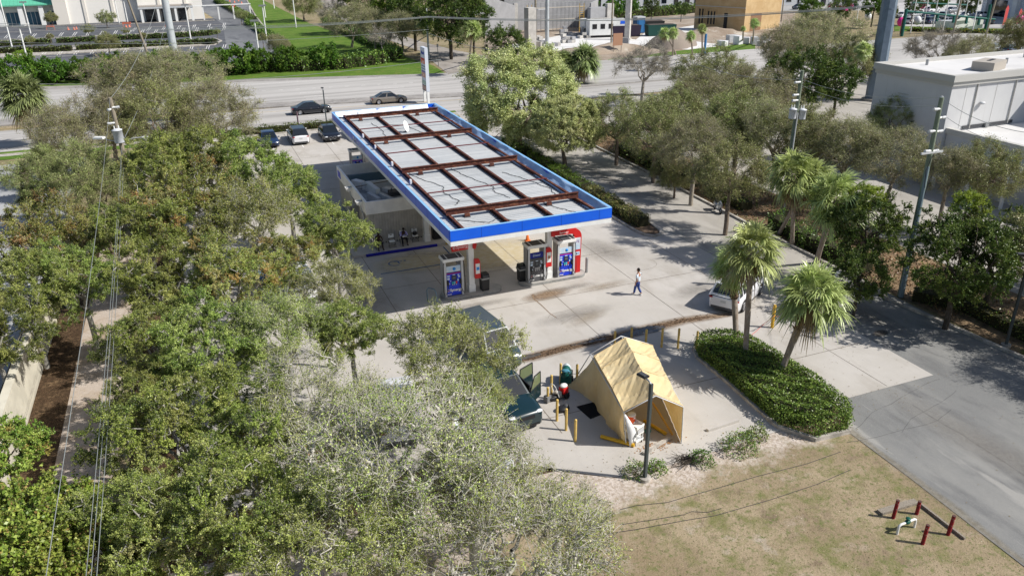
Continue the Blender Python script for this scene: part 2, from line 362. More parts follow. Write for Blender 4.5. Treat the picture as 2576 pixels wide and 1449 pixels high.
# wheelchair pictogram painted in the stall (seen from the shop side)
def ring(m, c, r, w_, a0, a1, z, mat, n=18):
    for k in range(n):
        a, b = a0+(a1-a0)*k/n, a0+(a1-a0)*(k+1)/n
        m.poly([(c[0]+r*math.cos(a), c[1]+r*math.sin(a)), (c[0]+(r+w_)*math.cos(a), c[1]+(r+w_)*math.sin(a)), (c[0]+(r+w_)*math.cos(b), c[1]+(r+w_)*math.sin(b)), (c[0]+r*math.cos(b), c[1]+r*math.sin(b))], mat, z)
def stroke(m, a, b, w_, z, mat):
    a = Vector(a); b = Vector(b); d = (b-a).normalized(); n_ = Vector((-d.y, d.x))*w_/2
    m.poly([a-n_, b-n_, b+n_, a+n_], mat, z)
ring(m, (11.0, 48.75), .36, .09, R_(30), R_(300), .006, LB)
stroke(m, (11.0, 49.05), (11.55, 48.95), .1, .007, LB); stroke(m, (11.25, 49.0), (11.3, 48.55), .09, .006, LB)
ring(m, (11.75, 48.98), .0, .1, 0, 2*PI, .006, LB, 10)
o = m.build('stall_marking'); tag(o, 'blue wheelchair stall marking and lines painted on the concrete by the shop', 'pavement marking')
# walkway kerb in front of the kiosk
m = MB().prism([(8.6, 50.85), (15.2, 50.85), (15.2, 53), (8.6, 53)], 0.004, .13, FORE)
o = m.build('kiosk_walk'); tag(o, kind='structure')
o = MB().cube(9.5, 50.66, .004, 14.6, 50.846, .15, M('kerb_blue', (.01, .012, .3), .6, var=.15, scale=5)).build('painted_kerb'); tag(o, 'long low kerb painted dark blue in front of the shop wall', 'kerb')
m = MB()
for k in range(20): m.cube(15.25+k*.3, 50.72, .003, 15.555+k*.3, 50.85+.03*math.sin(k*2.3), .11-.001*k, M('worn_yellow', (.42, .33, .08), .8, var=.35, scale=4))
o = m.build('yellow_kerb'); tag(o, 'low worn yellow kerb crossing the concrete under the canopy', 'kerb')

# kerbs as extruded strips along polylines
def strip(m, pts, w_, z0, z1, mat, closed=False):
    pts = [Vector((p[0], p[1])) for p in pts]; n = len(pts); L = []; Rr = []
    for i, p in enumerate(pts):
        a = pts[i-1] if (i > 0 or closed) else p; b = pts[(i+1) % n] if (i < n-1 or closed) else p
        d = (b-a).normalized(); q = Vector((-d.y, d.x))*w_/2; L.append(p+q); Rr.append(p-q)
    vs = [(p.x, p.y, z0) for p in L]+[(p.x, p.y, z1) for p in L]+[(p.x, p.y, z1) for p in Rr]+[(p.x, p.y, z0) for p in Rr]
    fs = []
    for i in range(n if closed else n-1):
        j = (i+1) % n
        fs += [(i, j, n+j, n+i), (n+i, n+j, 2*n+j, 2*n+i), (2*n+i, 2*n+j, 3*n+j, 3*n+i)]
    if not closed: fs += [(0, n, 2*n, 3*n), (n-1, 4*n-1, 3*n-1, 2*n-1)]
    return m.add(vs, fs, mat)
SOIL = layered('dark_bed_soil', (.13, .09, .06), [((.28, .2, .14), 1.5, .5, .7, 6, None)], bump=.8)
isl = [(29.0, 76.5), (29.0, 62), (28.95, 52), (28.95, 47.6), (29.15, 46.6), (29.6, 46.1), (30.2, 46.2), (30.6, 46.8), (30.8, 48.5), (31.1, 55), (31.2, 76.5)]
m = MB(); m.prism([(p[0], p[1]) for p in isl], -.02, .06, SOIL); strip(m, isl, .16, -.05, .15, KERB, True)
o = m.build('kerbed_hedge_island'); tag(o, kind='structure')
bed = [(22.1, 29.6), (22.05, 27.2), (21.9, 25.2), (21.75, 22.9), (22.6, 21.5), (24.4, 21.4), (25.3, 22.4), (25.5, 24.5), (25.4, 27), (25.2, 29.4), (24.6, 30.6), (23.4, 30.9), (22.5, 30.5)]
m = MB(); m.prism(bed, -.02, .1, SOIL); strip(m, bed, .17, -.05, .16, KERB, True)
o = m.build('kerbed_palm_bed'); tag(o, kind='structure')
m = MB(); strip(m, [(37.3, -6), (37.35, 22), (37.0, 27), (36.6, 31), (37.2, 36), (37.5, 46), (38.0, 58), (38.3, 72), (38.5, 96)], .2, -.05, .15, KERB)
o = m.build('drive_kerb'); tag(o, kind='structure')
m = MB(); strip(m, [(-3, 92.3), (28.5, 92.3), (31, 93.2)], .2, -.05, .15, KERB)
o = m.build('back_kerb'); tag(o, kind='structure')
# back planting strip, pavement, verge
flat('back_verge', [(-60, 92.4), (31.2, 92.4), (31.2, 96.2), (-60, 96.2)], GRASS, -.02)
flat('sidewalk', [(-60, 94.0), (31.2, 94.0), (31.2, 95.2), (-60, 95.2)], KERB, -.012)
# parking stall lines
m = MB()
for x in (-1.2, 1.6, 4.4, 7.3, 10.3, 13.5, 16.8, 20): m.cube(x-.06, 84.6, .004, x+.06, 91.2, .008, LINE)
o = m.build('stall_lines'); tag(o, kind='structure')
# cracked asphalt: sealed cracks and patched areas on the drive
CRK = M('crack_dark', (.09, .09, .09), .9); m = MB(); rc = random.Random(17)
for (x, y, a, n_) in ((31.8, 23.2, PI, 16), (30, 21, 3.5, 14), (26.5, 20.5, .3, 12), (35, 20, 1.7, 22), (28, 14, 1.2, 18), (33, 10, 1.9, 16), (26, 10, .9, 12), (34.5, 31, 2.4, 14), (33.5, 55, 1.5, 24), (36, 62, 1.7, 20), (34, 75, 1.4, 18)):
    p = Vector((x, y, -.0015))
    for k in range(n_):
        a += rc.uniform(-.25, .25)*(.5 if k % 3 else 1); q = p+Vector((math.cos(a), math.sin(a), 0))*.45; d = (q-p).normalized(); nn_ = Vector((-d.y, d.x, 0))*rc.uniform(.004, .011)
        m.add([p-nn_, q-nn_, q+nn_, p+nn_], [(0, 1, 2, 3)], CRK); p = q
o = m.build('asphalt_cracks'); tag(o, kind='structure')
soft_ribbon('verge_dirt', [(24.7, 23.3), (24.55, 22), (24.5, 20), (24.35, 16), (24.15, 12.5), (24.1, 5)], [.9, 1.3, .6, 1.0, .5, .8], softmat('verge_dirt', (.26, .22, .15), (.38, .34, .27), scale=1.6, lo=.35, hi=.9, strength=.45), -.004, 60)
# ---- highway
flat('highway_near', [(-260, 96.2), (31, 96.2), (30, 90), (34, 88), (40, 92), (44, 96.2), (400, 96.2), (400, 108), (-260, 108)], HWY, -.01)
def hl(px0, py0, px1, py1): return G(px0, py0), G(px1, py1)
farp = W((1250, 228), (1180, 233), (900, 247), (644, 261), (300, 282), (0, 301)) + [Vector((-120, 128, 0))] + [Vector((-120, 153, 0))] + W((0, 226), (300, 216), (540, 208), (644, 202), (900, 194), (1050, 189), (1130, 186), (1190, 176), (1250, 172)) + [Vector((400, 128, 0)), Vector((400, 107, 0))]
flat('highway_far', farp, HWY, -.014)
med = W((0, 303), (300, 284), (644, 263), (900, 249), (1180, 234)) + [Vector((60, 104.6, 0)), Vector((100, 104.2, 0)), Vector((100, 103.6, 0)), Vector((60, 104, 0))] + W((1180, 243), (900, 259), (644, 274), (300, 297), (0, 318))
m = MB().prism([(p.x, p.y) for p in med], -.05, .12, MEDI); o = m.build('highway_median'); tag(o, kind='structure')
m = MB()
m.cube(-60, 96.75, -.004, 28, 96.9, 0, LINE)
YL = M('amber_line_paint', (.5, .36, .16), .8, var=.2, scale=2)
def dline(m, a, b, w_, mat, z=-.004, dash=None):
    a = Vector((a.x, a.y)); b = Vector((b.x, b.y)); L = (b-a).length; d = (b-a)/L; t = 0
    st, gp = dash if dash else (L, 0)
    while t < L:
        e = min(L, t+st); n_ = Vector((-d.y, d.x))*w_/2; p, q = a+d*t, a+d*e
        m.poly([p-n_, q-n_, q+n_, p+n_], mat, z); t = e+gp if gp else L+1
for y in (100.3, 103.7): dline(m, Vector((-60, y, 0)), Vector((60, y, 0)), .13, LINE, -.004, (3, 9.2))
dline(m, G(0, 325), G(1180, 250), .14, YL)
for (y0, y1, ds) in ((262-8, 229-4, (3, 9)), (250, 218, (3, 9)), (240, 209, (3, 9)), (230, 199, (.6, 1.8))):
    dline(m, G(300, y0+20), G(1240, y1-2), .16, LINE, -.004, ds)
dline(m, G(560, 217), G(1240, 178), .14, LINE, -.005)
o = m.build('lane_markings'); tag(o, kind='structure')
flat('gutter', W((-50, 230), (300, 219), (540, 211), (644, 206), (900, 197), (1050, 192), (1130, 188), (1125, 184), (1050, 187), (900, 191), (644, 199), (540, 204), (300, 212), (-50, 223)), MEDI, -.008)
# ---- beyond the highway
flat('grass_verge', W((-200, 236), (300, 213), (540, 205), (644, 200), (900, 192), (1050, 188), (1120, 184), (1090, 165), (1010, 140), (900, 100), (780, 60), (660, 0), (560, 0), (640, 100), (560, 170), (300, 190), (-200, 215)), GRASS, -.034)
flat('park_drive', W((1125, 184), (1250, 172), (1220, 140), (1150, 128), (1060, 105), (980, 80), (900, 40), (860, 0), (790, 0), (850, 45), (960, 95), (1060, 130), (1100, 165)), layered('park_drive_paving', (.3, .27, .24), [((.38, .35, .32), .2, .4, .6, 5, None), ((.22, .2, .18), .6, .5, .7, 6, None)]), -.03)
flat('mall_car_park', W((-300, 90), (0, 62), (560, 46), (640, 110), (690, 150), (560, 175), (300, 195), (-300, 230)), LOT, -.028)
flat('mall_road', W((480, 0), (620, 0), (640, 40), (700, 118), (690, 150), (575, 150), (560, 60), (510, 30)), layered('mall_road_asphalt', (.15, .155, .165), [((.2, .205, .215), .1, .4, .6, 5, (1, .3, 1)), ((.11, .115, .125), .4, .5, .7, 5, (1, .3, 1))]), -.022)
m = MB(); strip(m, W((0, 126), (540, 98), (556, 104), (540, 114), (0, 146)), .5, -.02, .14, KERB); strip(m, W((0, 104), (530, 78), (548, 84)), .5, -.02, .14, KERB); strip(m, W((620, 0), (642, 40), (702, 118)), .4, -.02, .14, KERB); strip(m, W((30, 68), (300, 62), (540, 52)), .5, -.02, .14, KERB)
o = m.build('lot_kerbs'); tag(o, kind='structure')
flat('lot_islands', W((0, 128), (540, 100), (550, 106), (540, 113), (0, 144)), KERB, -.02)
flat('site_dirt', W((1215, 140), (1225, 60), (1700, 20), (2000, 30), (2000, 110), (1760, 140), (1500, 160), (1330, 165)), DIRT, -.03)
flat('site_slab', W((1260, 118), (1450, 82), (1640, 105), (1660, 112), (1530, 130), (1380, 128)), SLAB, -.02)
flat('site_track', W((1620, 85), (1760, 62), (1790, 66), (1680, 95), (1790, 110), (1870, 116), (1760, 128), (1640, 118), (1600, 100)), SLAB, -.018)
flat('site_verge', W((1490, 178), (1530, 150), (1760, 122), (1900, 108), (1900, 128), (1760, 142), (1530, 168), (1490, 190)), GRASS, -.016)
flat('far_road', W((1150, 8), (1700, -6), (2700, -20), (2700, 60), (2260, 26), (1960, 28), (1700, 30), (1500, 38), (1470, 30), (1150, 40)), layered('far_road_paving', (.33, .325, .32), [((.4, .39, .38), .05, .4, .6, 4, None)]), -.024)
flat('dealer_lot', W((2260, 8), (2620, -2), (2700, 75), (2260, 68)), layered('dealer_lot_paving', (.42, .41, .4), [((.5, .49, .48), .05, .4, .6, 4, None)]), -.02)
flat('dealer_verge', W((2250, 66), (2700, 78), (2700, 88), (2250, 79)), GRASS, -.012)
# ================================================================ FUEL CANOPY
RUST = layered('rusty_steel', (.1, .035, .025), [((.3, .12, .06), 3, .52, .66, 6, (1, 1, 3)), ((.05, .02, .018), 6, .5, .7, 5, None), ((.62, .5, .4), 5, .66, .74, 4, (1, 1, 4))], rough=.75, bump=.2)
DECK = layered('galvanised_deck', (.47, .49, .5), [((.57, .58, .58), .5, .4, .6, 5, (.3, 2, 1)), ((.36, .37, .37), 1.2, .54, .72, 5, (.2, 3, 1)), ((.6, .5, .36), 1.5, .7, .8, 5, (.3, 3, 1))], rough=.5, bump=0, spec=.4)
TARP = M('pale_blue_sheeting', (.30, .44, .66), .35, col2=(.45, .58, .76), scale=1.2, bump=.5, bscale=3, spec=.5)
TARPW = M('white_sheeting', (.6, .68, .78), .4, col2=(.8, .83, .86), scale=2, bump=.5, bscale=3)
CX0, CX1, CY0, CY1, CZ1, CZ0 = 11.9, 21.85, 38.7, 74.0, 5.5, 4.58
cp = thing('gas_station_canopy', 'long open fuel canopy with blue and white fascia and exposed rusty roof beams', 'canopy', (0, 0, 0))
zb = 4.87
def fascia(name, a, b, nrm, parent):
    m = MB(); a = Vector(a); b = Vector(b); n_ = Vector(nrm)*.12
    def slab(z0, z1, mat, off=0):
        o_ = Vector(nrm)*off
        m.prism([tuple(a-o_*0+n_*0+o_), tuple(b+o_), tuple(b-n_), tuple(a-n_)], z0, z1, mat)
    slab(CZ0, zb, WHITE, .0); slab(zb, CZ1-.02, BLUE, .02)
    L_ = (b-a).length; d_ = (b-a)/L_; k_ = 1.8
    while k_ < L_:
        q = a+d_*k_+Vector(nrm)*.024; e_ = d_*.012; m.prism([tuple(q-e_), tuple(q+e_), tuple(q+e_-Vector(nrm)*.01), tuple(q-e_-Vector(nrm)*.01)], zb, CZ1-.03, M('seam_blue', (.004, .05, .35), .5)); k_ += 2.44
    slab(CZ1-.02, CZ1, M('trim_light_blue', (.25, .5, .8), .4), .03)
    return m.build(name, parent)
fascia('front_fascia', (CX0, CY0), (CX1, CY0), (0, -1), cp)
fascia('side_fascia', (CX0, CY0+.125), (CX0, CY1-.125), (-1, 0), cp)
fascia('side_fascia', (CX1, CY0+.125), (CX1, CY1-.125), (1, 0), cp)
fascia('back_fascia', (CX0, CY1), (CX1, CY1), (0, 1), cp)
# faded lettering on the left fascia towards its far end
FADE = M('faded_sign_white', (.5, .55, .72), .5)
text('fascia_lettering', 'Mobil', .62, FADE, cp, (CX0-.03, 62.2, 5.1), (PI/2, 0, -PI/2), .004, .01, 3.2)
# corrugated deck: trapezoid ribs running across the canopy
m = MB(); y = CY0+.14; x0, x1 = CX0+.55, CX1-.55; vs = []; pitch = .3
prof = []
while y < CY1-.45:
    prof += [(y, 4.99), (y+.205, 4.99), (y+.215, 4.84), (y+.285, 4.84), (y+.295, 4.99)]; y += pitch
for (yy, zz) in prof: vs += [(x0, yy, zz), (x1, yy, zz)]
m.add(vs, [(2*i, 2*i+1, 2*i+3, 2*i+2) for i in range(len(prof)-1)], DECK)
m.cube(CX0+.14, CY0+.14, 4.6, CX1-.14, CY1-.14, 4.66, WHITE)
y = CY0+.14
while y < CY1-.5: m.cube(x0+.01, y+.207, 4.85, x1-.01, y+.283, 4.9, DGREY); y += pitch
m.build('roof_deck', cp)
m = MB(); y = CY0+.3
while y < CY1-.6:
    for xx in (CX0+.36, 15.58, 18.33, 21.08):
        m.box((xx, y, 5.0), (.34 if xx < 13 else .12, .07, .05), DGREY if int(y*7) % 3 else RUST)
    y += pitch
tag(m.build('deck_clips', cp), kind='stuff')
MB().cube(CX0+.14, CY0+.14, 4.67, CX0+.56, CY1-.3, 4.72, M('gutter_dark', (.12, .13, .13), .7, var=.4, scale=3)).build('roof_gutter', cp)
def ibeam(m, a, b, h, w_, mat, t=.025):
    a = Vector(a); b = Vector(b); d = (b-a).normalized(); n_ = Vector((-d.y, d.x, 0))
    for (dz0, dz1, hw) in ((0, t, w_/2), (t, h-t, t*.6), (h-t, h, w_/2)):
        q = n_*hw; vs = [a-q, b-q, b+q, a+q]
        m.add([v+Vector((0, 0, dz0)) for v in vs]+[v+Vector((0, 0, dz1)) for v in vs], [(3, 2, 1, 0), (4, 5, 6, 7), (0, 1, 5, 4), (1, 2, 6, 5), (2, 3, 7, 6), (3, 0, 4, 7)], mat)
for x in (12.95, 15.7, 18.45, 21.2):
    m = MB(); ibeam(m, (x, CY0+.3, 5.0), (x, CY1-.3, 5.0), .22, .16, RUST); m.build('purlin', cp)
for y in (42.1, 52.0, 61.9, 71.5):
    m = MB(); ibeam(m, (12.75, y, 5.225), (21.35, y, 5.225), .34, .2, RUST)
    for x in (14.0, 19.3):
        m.cube(x-.16, y-.2, 4.99, x+.16, y-.11, 5.224, RUST); m.cube(x-.19, y-.24, 4.99, x+.19, y+.2, 5.03, DGREY)
    m.build('cross_beam', cp)
for y in (46.5, 57.5, 66.6):
    m = MB(); m.cyl((12.95, y, 5.3), (21.2, y, 5.3), .045, M('oxide_red', (.12, .02, .025), .6), 8); m.build('tie_rod', cp)
for (x, y) in ((12.9, 54.8), (12.9, 49.8), (12.9, 64.5), (12.95, 60.3)):
    m = MB(); m.cube(x-.22, y-.12, 5.05, x-.1, y+.12, 5.35, WHITE); m.build('junction_box', cp)
# wavy plastic sheeting along the inner side of the right and back fascia
def sheet(name, p0, p1, inn, zt, drop, mat, seed, n=70):
    r_ = random.Random(seed); vs = []; p0 = Vector(p0); p1 = Vector(p1); inn = Vector(inn); rows = 7
    ph = [r_.uniform(0, 6) for _ in range(6)]
    for i in range(n+1):
        t = i/n; p = p0.lerp(p1, t)
        for k in range(rows):
            s = k/(rows-1)
            wv = .06*math.sin(t*40+ph[0]+s*2)+.045*math.sin(t*91+ph[1]+s*5)+.05*math.sin(t*23+ph[2])
            dz = .05*math.sin(t*31+ph[3])*s
            q = p+inn*(.06+.62*s*s+wv*math.sin(PI*s)*1.2)
            vs.append((q.x, q.y, zt+.01-drop*s+dz+.03*r_.uniform(-1, 1)*math.sin(PI*s)))
    fs = [(i*rows+k, (i+1)*rows+k, (i+1)*rows+k+1, i*rows+k+1) for i in range(n) for k in range(rows-1)]
    m = MB(); m.add(vs, fs, mat, True); o = m.build(name, cp)
    so = o.modifiers.new('t', 'SOLIDIFY'); so.thickness = .006
    return o
sheet('plastic_sheeting', (CX1-.09, CY0+.2), (CX1-.09, CY1-.2), (-1, 0), 5.49, .48, TARP, 1, 110)
sheet('plastic_sheeting', (CX0+.2, CY1-.09), (CX1-.8, CY1-.09), (0, -1), 5.49, .42, TARPW, 2, 60)
sheet('torn_sheeting', (CX0+2.2, CY1-.7), (CX1-2.5, CY1-.7), (0, -1.1), 5.38, .2, TARPW, 5, 40)
# columns
for i, (x, y) in enumerate([(x, y) for y in (42.1, 51.75, 61.5, 71.0) for x in (14.15, 19.35)]):
    m = MB(); m.cube(x-.17, y-.17, .14 if i < 2 else 0.01, x+.17, y+.17, 4.6, WHITE); m.cube(x-.21, y-.21, .14 if i < 2 else 0.01, x+.21, y+.21, .62, WHITE); m.build('column', cp)
# cables lying on the deck
CAB = M('cable_black', (.04, .04, .045), .6)
for (pts) in ([(13.2, 53.5), (13.6, 51), (14.6, 48.5), (14.2, 47.2), (14.5, 45), (14.0, 44.2)], [(16.4, 52.5), (16.8, 50), (17.6, 47), (17.2, 46), (17.8, 44)], [(14.6, 70), (14.9, 67), (14.5, 64), (14.9, 62.5)], [(16, 68.5), (17.2, 67.8), (17.6, 65), (18.2, 63.2)], [(13.3, 41.6), (14.8, 40.4), (15.6, 41.0), (16.5, 39.9)], [(18.8, 44), (19.6, 41.2), (20.2, 40), (19.8, 39.3)], [(19.4, 50), (20.3, 47.6), (20.8, 45), (20.4, 43)]):
    m = MB(); P = [Vector((a, b, 5.02)) for a, b in pts]; fine = []
    for a, b in zip(P, P[1:]):
        for k in range(6): fine.append(a.lerp(b, k/6)+Vector((.07*math.sin(k*2.1+a.y), 0, 0)))
    m.tube(fine, .018, CAB, 5); m.build('loose_cable'); 
for ob in [x for x in COL.objects if x.name.startswith('loose_cable')]: ob.parent = cp
# satellite dish shaped white panel left on the deck
dk = thing('antenna_dish', 'small white oval dish left lying on the bare canopy roof', 'dish', (16.55, 65.2, 5.02), .2)
m = MB(); m.lathe([(0, .02), (.3, .03), (.48, .07), (.5, .09), (.48, .1), (.3, .06), (0, .05)], (0, 0, 0), WHITE, 20, mx=Matrix.Translation((0, 0, .45)) @ Matrix.Rotation(R_(62), 4, 'X') @ Matrix.Rotation(R_(20), 4, 'Y') @ Matrix.Scale(.55, 4, (1, 0, 0))); m.build('dish', dk)
MB().cyl((0, .1, 0), (0, .05, .45), .03, GREYM).cyl((-.2, .1, .01), (.3, .1, .01), .03, DGREY).build('mount', dk)

# ================================================================ ISLANDS, PUMPS
ISL = layered('island_concrete', (.42, .4, .37), [((.33, .32, .3), 1.5, .5, .7, 5, None)], bump=.15)
ISLR = M('island_steel_rim', (.3, .3, .29), .5, .3, var=.2, scale=4)
def island(x0, x1, y, label):
    def cap(r, z):
        P = []
        for k in range(13): a = -PI/2+PI*k/12; P.append((x1-.6+r*math.cos(a), y+r*math.sin(a)))
        for k in range(13): a = PI/2+PI*k/12; P.append((x0+.6+r*math.cos(a), y+r*math.sin(a)))
        return P
    m = MB(); m.prism(cap(.6, 0), 0.001, .15, ISLR); m.prism(cap(.55, 0), .12, .156, ISL)
    o = m.build('pump_island'); tag(o, label, 'pump island', 'raised pump islands'); return o
island(12.15, 16.1, 42.1, 'rounded concrete pump island carrying one blue pump and a bin at its middle')
island(17.3, 21.9, 42.1, 'rounded concrete pump island carrying the grey and the blue pump beside the red arch')
island(12.15, 16.1, 70.8, 'distant rounded pump island behind the shop')
island(17.3, 21.9, 70.8, 'distant rounded pump island under the far end of the canopy')
SCR = M('screen_grey', (.1, .11, .12), .2); ADW = M('ad_panel', (.62, .66, .7), .4, col2=(.45, .6, .75), scale=3)
PGREY = M('pump_dark_grey', (.1, .1, .105), .4); PPIL = M('pump_side_grey', (.4, .4, .4), .4, .2)
TEAL = M('button_teal', (.02, .35, .4), .4); BRED = M('button_red', (.6, .04, .03), .4); BLOB = M('card_blue', (.02, .25, .7), .4)
def pump(name, label, x, y, z=.156, body=PBLUE, sign=None, ad=True, rz=0):
    t = thing(name, label, 'fuel pump', (x, y, z), rz, 'fuel pumps')
    H = 2.42
    for s in (-1, 1):
        m = MB(); m.cube(s*.54-.075, -.36, 0, s*.54+.075, .36, H-.13, PPIL); m.cube(s*.54-.055, -.375, .02, s*.54+.055, -.355, H-.14, LGREY); m.build('side_pillar', t, bevel=.02)
    m = MB(); m.cube(-.45, -.3, 0, .45, .3, 1.5, body); m.cube(-.45, -.32, .62, .45, -.29, 1.46, body); m.cube(-.45, -.315, 1.46, .45, -.28, 1.5, RED if body is PBLUE else PGREY); m.cube(-.46, -.31, 0, .46, .31, .05, DGREY)
    bd = m.build('pump_body', t, bevel=.01)
    m = MB(); m.cube(-.12, -.345, 1.08, .13, -.318, 1.32, DARK); m.cube(-.09, -.349, 1.12, .1, -.344, 1.28, SCR); m.cube(-.16, -.335, .72, .2, -.318, 1.38, M('bezel_blue', (.008, .02, .2), .4) if body is PBLUE else DGREY); m.cube(-.08, -.35, 1.37, .08, -.33, 1.42, ADW)
    m.build('card_reader', t)
    for k, c in enumerate((TEAL, M('button_cyan', (.1, .45, .6), .4), BRED)):
        m = MB(); m.cube(-.14+.12*k, -.352, .8+.01*k, -.04+.12*k, -.336, .95+.01*k, c if body is PBLUE else PPIL); m.cube(-.115+.12*k, -.354, .74, -.065+.12*k, -.336, .78, WHITE); m.build('grade_button', t)
    m = MB()
    for (a, b, c2, d) in ((-.42, 1.3, -.25, 1.38), (-.42, 1.1, -.27, 1.24), (-.42, .8, -.26, .88), (.24, 1.3, .34, 1.38), (.27, 1.18, .38, 1.27), (.22, .95, .3, 1.1), (-.24, .98, -.18, 1.03), (.16, .98, .2, 1.03)): m.cube(a, -.328, b, c2, -.323, d, ADW)
    m.build('notice_sticker', t)
    if ad:
        m = MB(); m.cube(-.45, -.3, 1.58, .45, -.25, 1.95, ADW if sign is None else M('diesel_blue', (.01, .02, .22), .4))
        if sign is None: m.lathe([(0, 0), (.11, 0), (.11, .006), (0, .006)], (0, 0, 0), BLOB, 6, mx=Matrix.Translation((.05, -.302, 1.76)) @ Matrix.Rotation(PI/2, 4, 'X') @ Matrix.Rotation(.3, 4, 'Z'))
        a = m.build('advert_panel', t)
        if sign: text('panel_lettering', sign, .2, ADW, a, (0, -.304, 1.76))
    m = MB(); m.cube(-.66, -.46, H-.13, .66, .46, H+.06, WHITE); c = m.build('pump_hood', t, bevel=.015)
    m = MB()
    for (a, b) in ((-.6, -.4), (-.34, .34), (.4, .6)): m.cube(a, -.4, H+.062, b, .4, H+.07, DGREY if body is PBLUE else M('hood_brown', (.06, .05, .045), .6))
    m.build('solar_strip', t)
    for s in (-1, 1):
        m = MB(); m.cube(s*.4-.05, -.42, .78, s*.4+.05, -.32, 1.08, DARK); m.tube([(s*.4, -.4, .9), (s*.42, -.46, .78), (s*.4, -.44, .62)], [.035, .03, .018], DARK, 6); m.build('nozzle', t)
        m = MB(); m.tube([(s*.4, -.42, .66), (s*.5, -.44, .3), (s*.62, -.42, .12), (s*.7, -.38, .4), (s*.68, -.36, 1.2), (s*.64, -.36, 2.1), (s*.6, -.36, 2.25)], .02, DARK, 6); m.build('hose', t)
    l = text('pump_lettering', 'Synergy', .235, WHITE, t, (.1, -.326, .4), bold=.008)
    m = MB(); m.tube([(-.36+.075*math.cos(a), -.33, .4+.075*math.sin(a)) for a in np.linspace(.5, 5.2, 12)], .014, WHITE, 5); m.tube([(-.36+.04*math.cos(a), -.332, .4+.04*math.sin(a)) for a in np.linspace(3.2, 7.2, 8)], .012, BRED, 5); m.build('swirl_emblem', t)
    text('pump_lettering', 'Mobil', .11, WHITE, t, (-.3, -.326, .14), bold=.003)
    return t
pump('fuel_pump', 'blue fuel pump with pale advert panel on the left island beside the black bin', 12.95, 42.1)
pump('fuel_pump', 'dark grey fuel pump with a dark blue diesel sign, between bin and column', 18.4, 42.1, body=PGREY, sign='Diesel')
pump('fuel_pump', 'blue fuel pump under the red arch at the right end of its island', 20.45, 42.15)
pump('fuel_pump', 'distant blue fuel pump standing beyond the shop, hood in sunlight', 13.2, 70.8)
pump('fuel_pump', 'distant blue fuel pump mostly hidden under the far end of the canopy', 19.9, 70.8)
def cap_text(parent, x, y, z, size=.26, rz=0):
    text('sign_lettering', 'Synergy', size, M('lettering_pink', (.85, .5, .5), .5), parent, (x, y, z), (PI/2, 0, rz), bold=.006)
# red banner hung beside the left column
t = thing('hanging_pump_sign', 'red slanted sign board with white word hung from the left column', 'sign', (14.15, 42.1, 0))
m = MB(); m.add([(-1.22, -.25, 2.98), (-.2, -.25, 3.0), (-.2, -.17, 3.0), (-1.22, -.17, 2.98), (-1.3, -.25, 3.44), (-.2, -.25, 3.46), (-.2, -.17, 3.46), (-1.3, -.17, 3.44)], [(3, 2, 1, 0), (4, 5, 6, 7), (0, 1, 5, 4), (1, 2, 6, 5), (2, 3, 7, 6), (3, 0, 4, 7)], RED); m.build('board', t)
m = MB(); m.prism([(.0, 3.0), (.16, 2.96), (.24, 3.2), (.2, 3.46), (.0, 3.48)], -.06, .06, RED, mx=Matrix.Translation((.1, -.22, 0)) @ Matrix.Rotation(PI/2, 4, 'X')); m.build('end_fin', t)
cap_text(t, -.55, -.255, 3.22)
m = MB(); m.tube([(-1.08+.07*math.cos(a), -.26, 3.2+.07*math.sin(a)) for a in np.linspace(0, 5.5, 10)], .018, WHITE, 5); m.build('swirl_emblem', t)
m = MB(); m.prism([(-.12, 2.98), (.1, 2.94), (.2, 3.14), (.14, 3.38), (-.12, 3.4)], -.08, .08, RED, mx=Matrix.Translation((19.55, 41.9, 0)) @ Matrix.Rotation(PI/2, 4, 'X'))
tag(m.build('red_sign_fin'), 'small red angled sign fin high on the right column', 'sign')
def poster_box(x, y, label, w_=.36):
    t = thing('poster_box', label, 'poster box', (x, y, 0), 0, 'red poster boxes strapped to the columns')
    P = [(-w_/2, 1.05), (w_/2, 1.05), (w_/2, 2.1), (w_*.3, 2.3), (-w_/2, 2.3)]
    m = MB(); m.prism(P, -.1, .1, RED, mx=Matrix.Rotation(PI/2, 4, 'X')); m.build('case', t, bevel=.02)
    m = MB(); m.cube(-w_*.36, -.11, 1.36, w_*.38, -.1, 2.02, WHITE); m.build('poster', t)
    m = MB(); m.cube(-.08, -.115, 1.6, .1, -.111, 1.8, BLOB if x < 16 else SKIN2); m.build('poster_picture', t)
poster_box(14.48, 41.86, 'red rounded poster box with blue picture on the left column')
poster_box(19.2, 41.8, 'red rounded poster box with face picture on the right column', .4)
# red arch sign
t = thing('red_arch_sign', 'tall red arched price sign curving over the right hand pump', 'sign', (21.35, 42.2, 0))
def arch(o, i0=0):
    P = []; xo, zo = .3, 3.2; r = .6
    P.append((xo-.06, .12))
    P.append((xo, zo-r))
    for k in range(9): a = PI/2*k/8; P.append((xo-r+r*math.cos(a), zo-r+r*math.sin(a)))
    P.append((-1.62, zo+.0)); P.append((-1.56, zo-.3))
    xi = xo-.5; ri = .22
    for k in range(7): a = PI/2*(1-k/6); P.append((xi-ri+ri*math.cos(a), zo-.34-ri+ri*math.sin(a)))
    P.append((xi+.05, .12)); return P
MX = Matrix.Rotation(PI/2, 4, 'X')
m = MB(); m.prism(arch(0), -.13, .13, RED, mx=MX); m.build('arch_panel', t)
m = MB(); m.cube(-.3, -.2, 0, .36, .2, .12, DARK); m.build('foot', t)
m = MB(); m.cube(-.17, -.142, 1.75, .22, -.132, 2.55, ADW); m.build('price_panel', t); text('price_lettering', '3\u00a2', .3, M('ink_purple', (.2, .05, .25), .5), t, (0, -.144, 2.33)); 
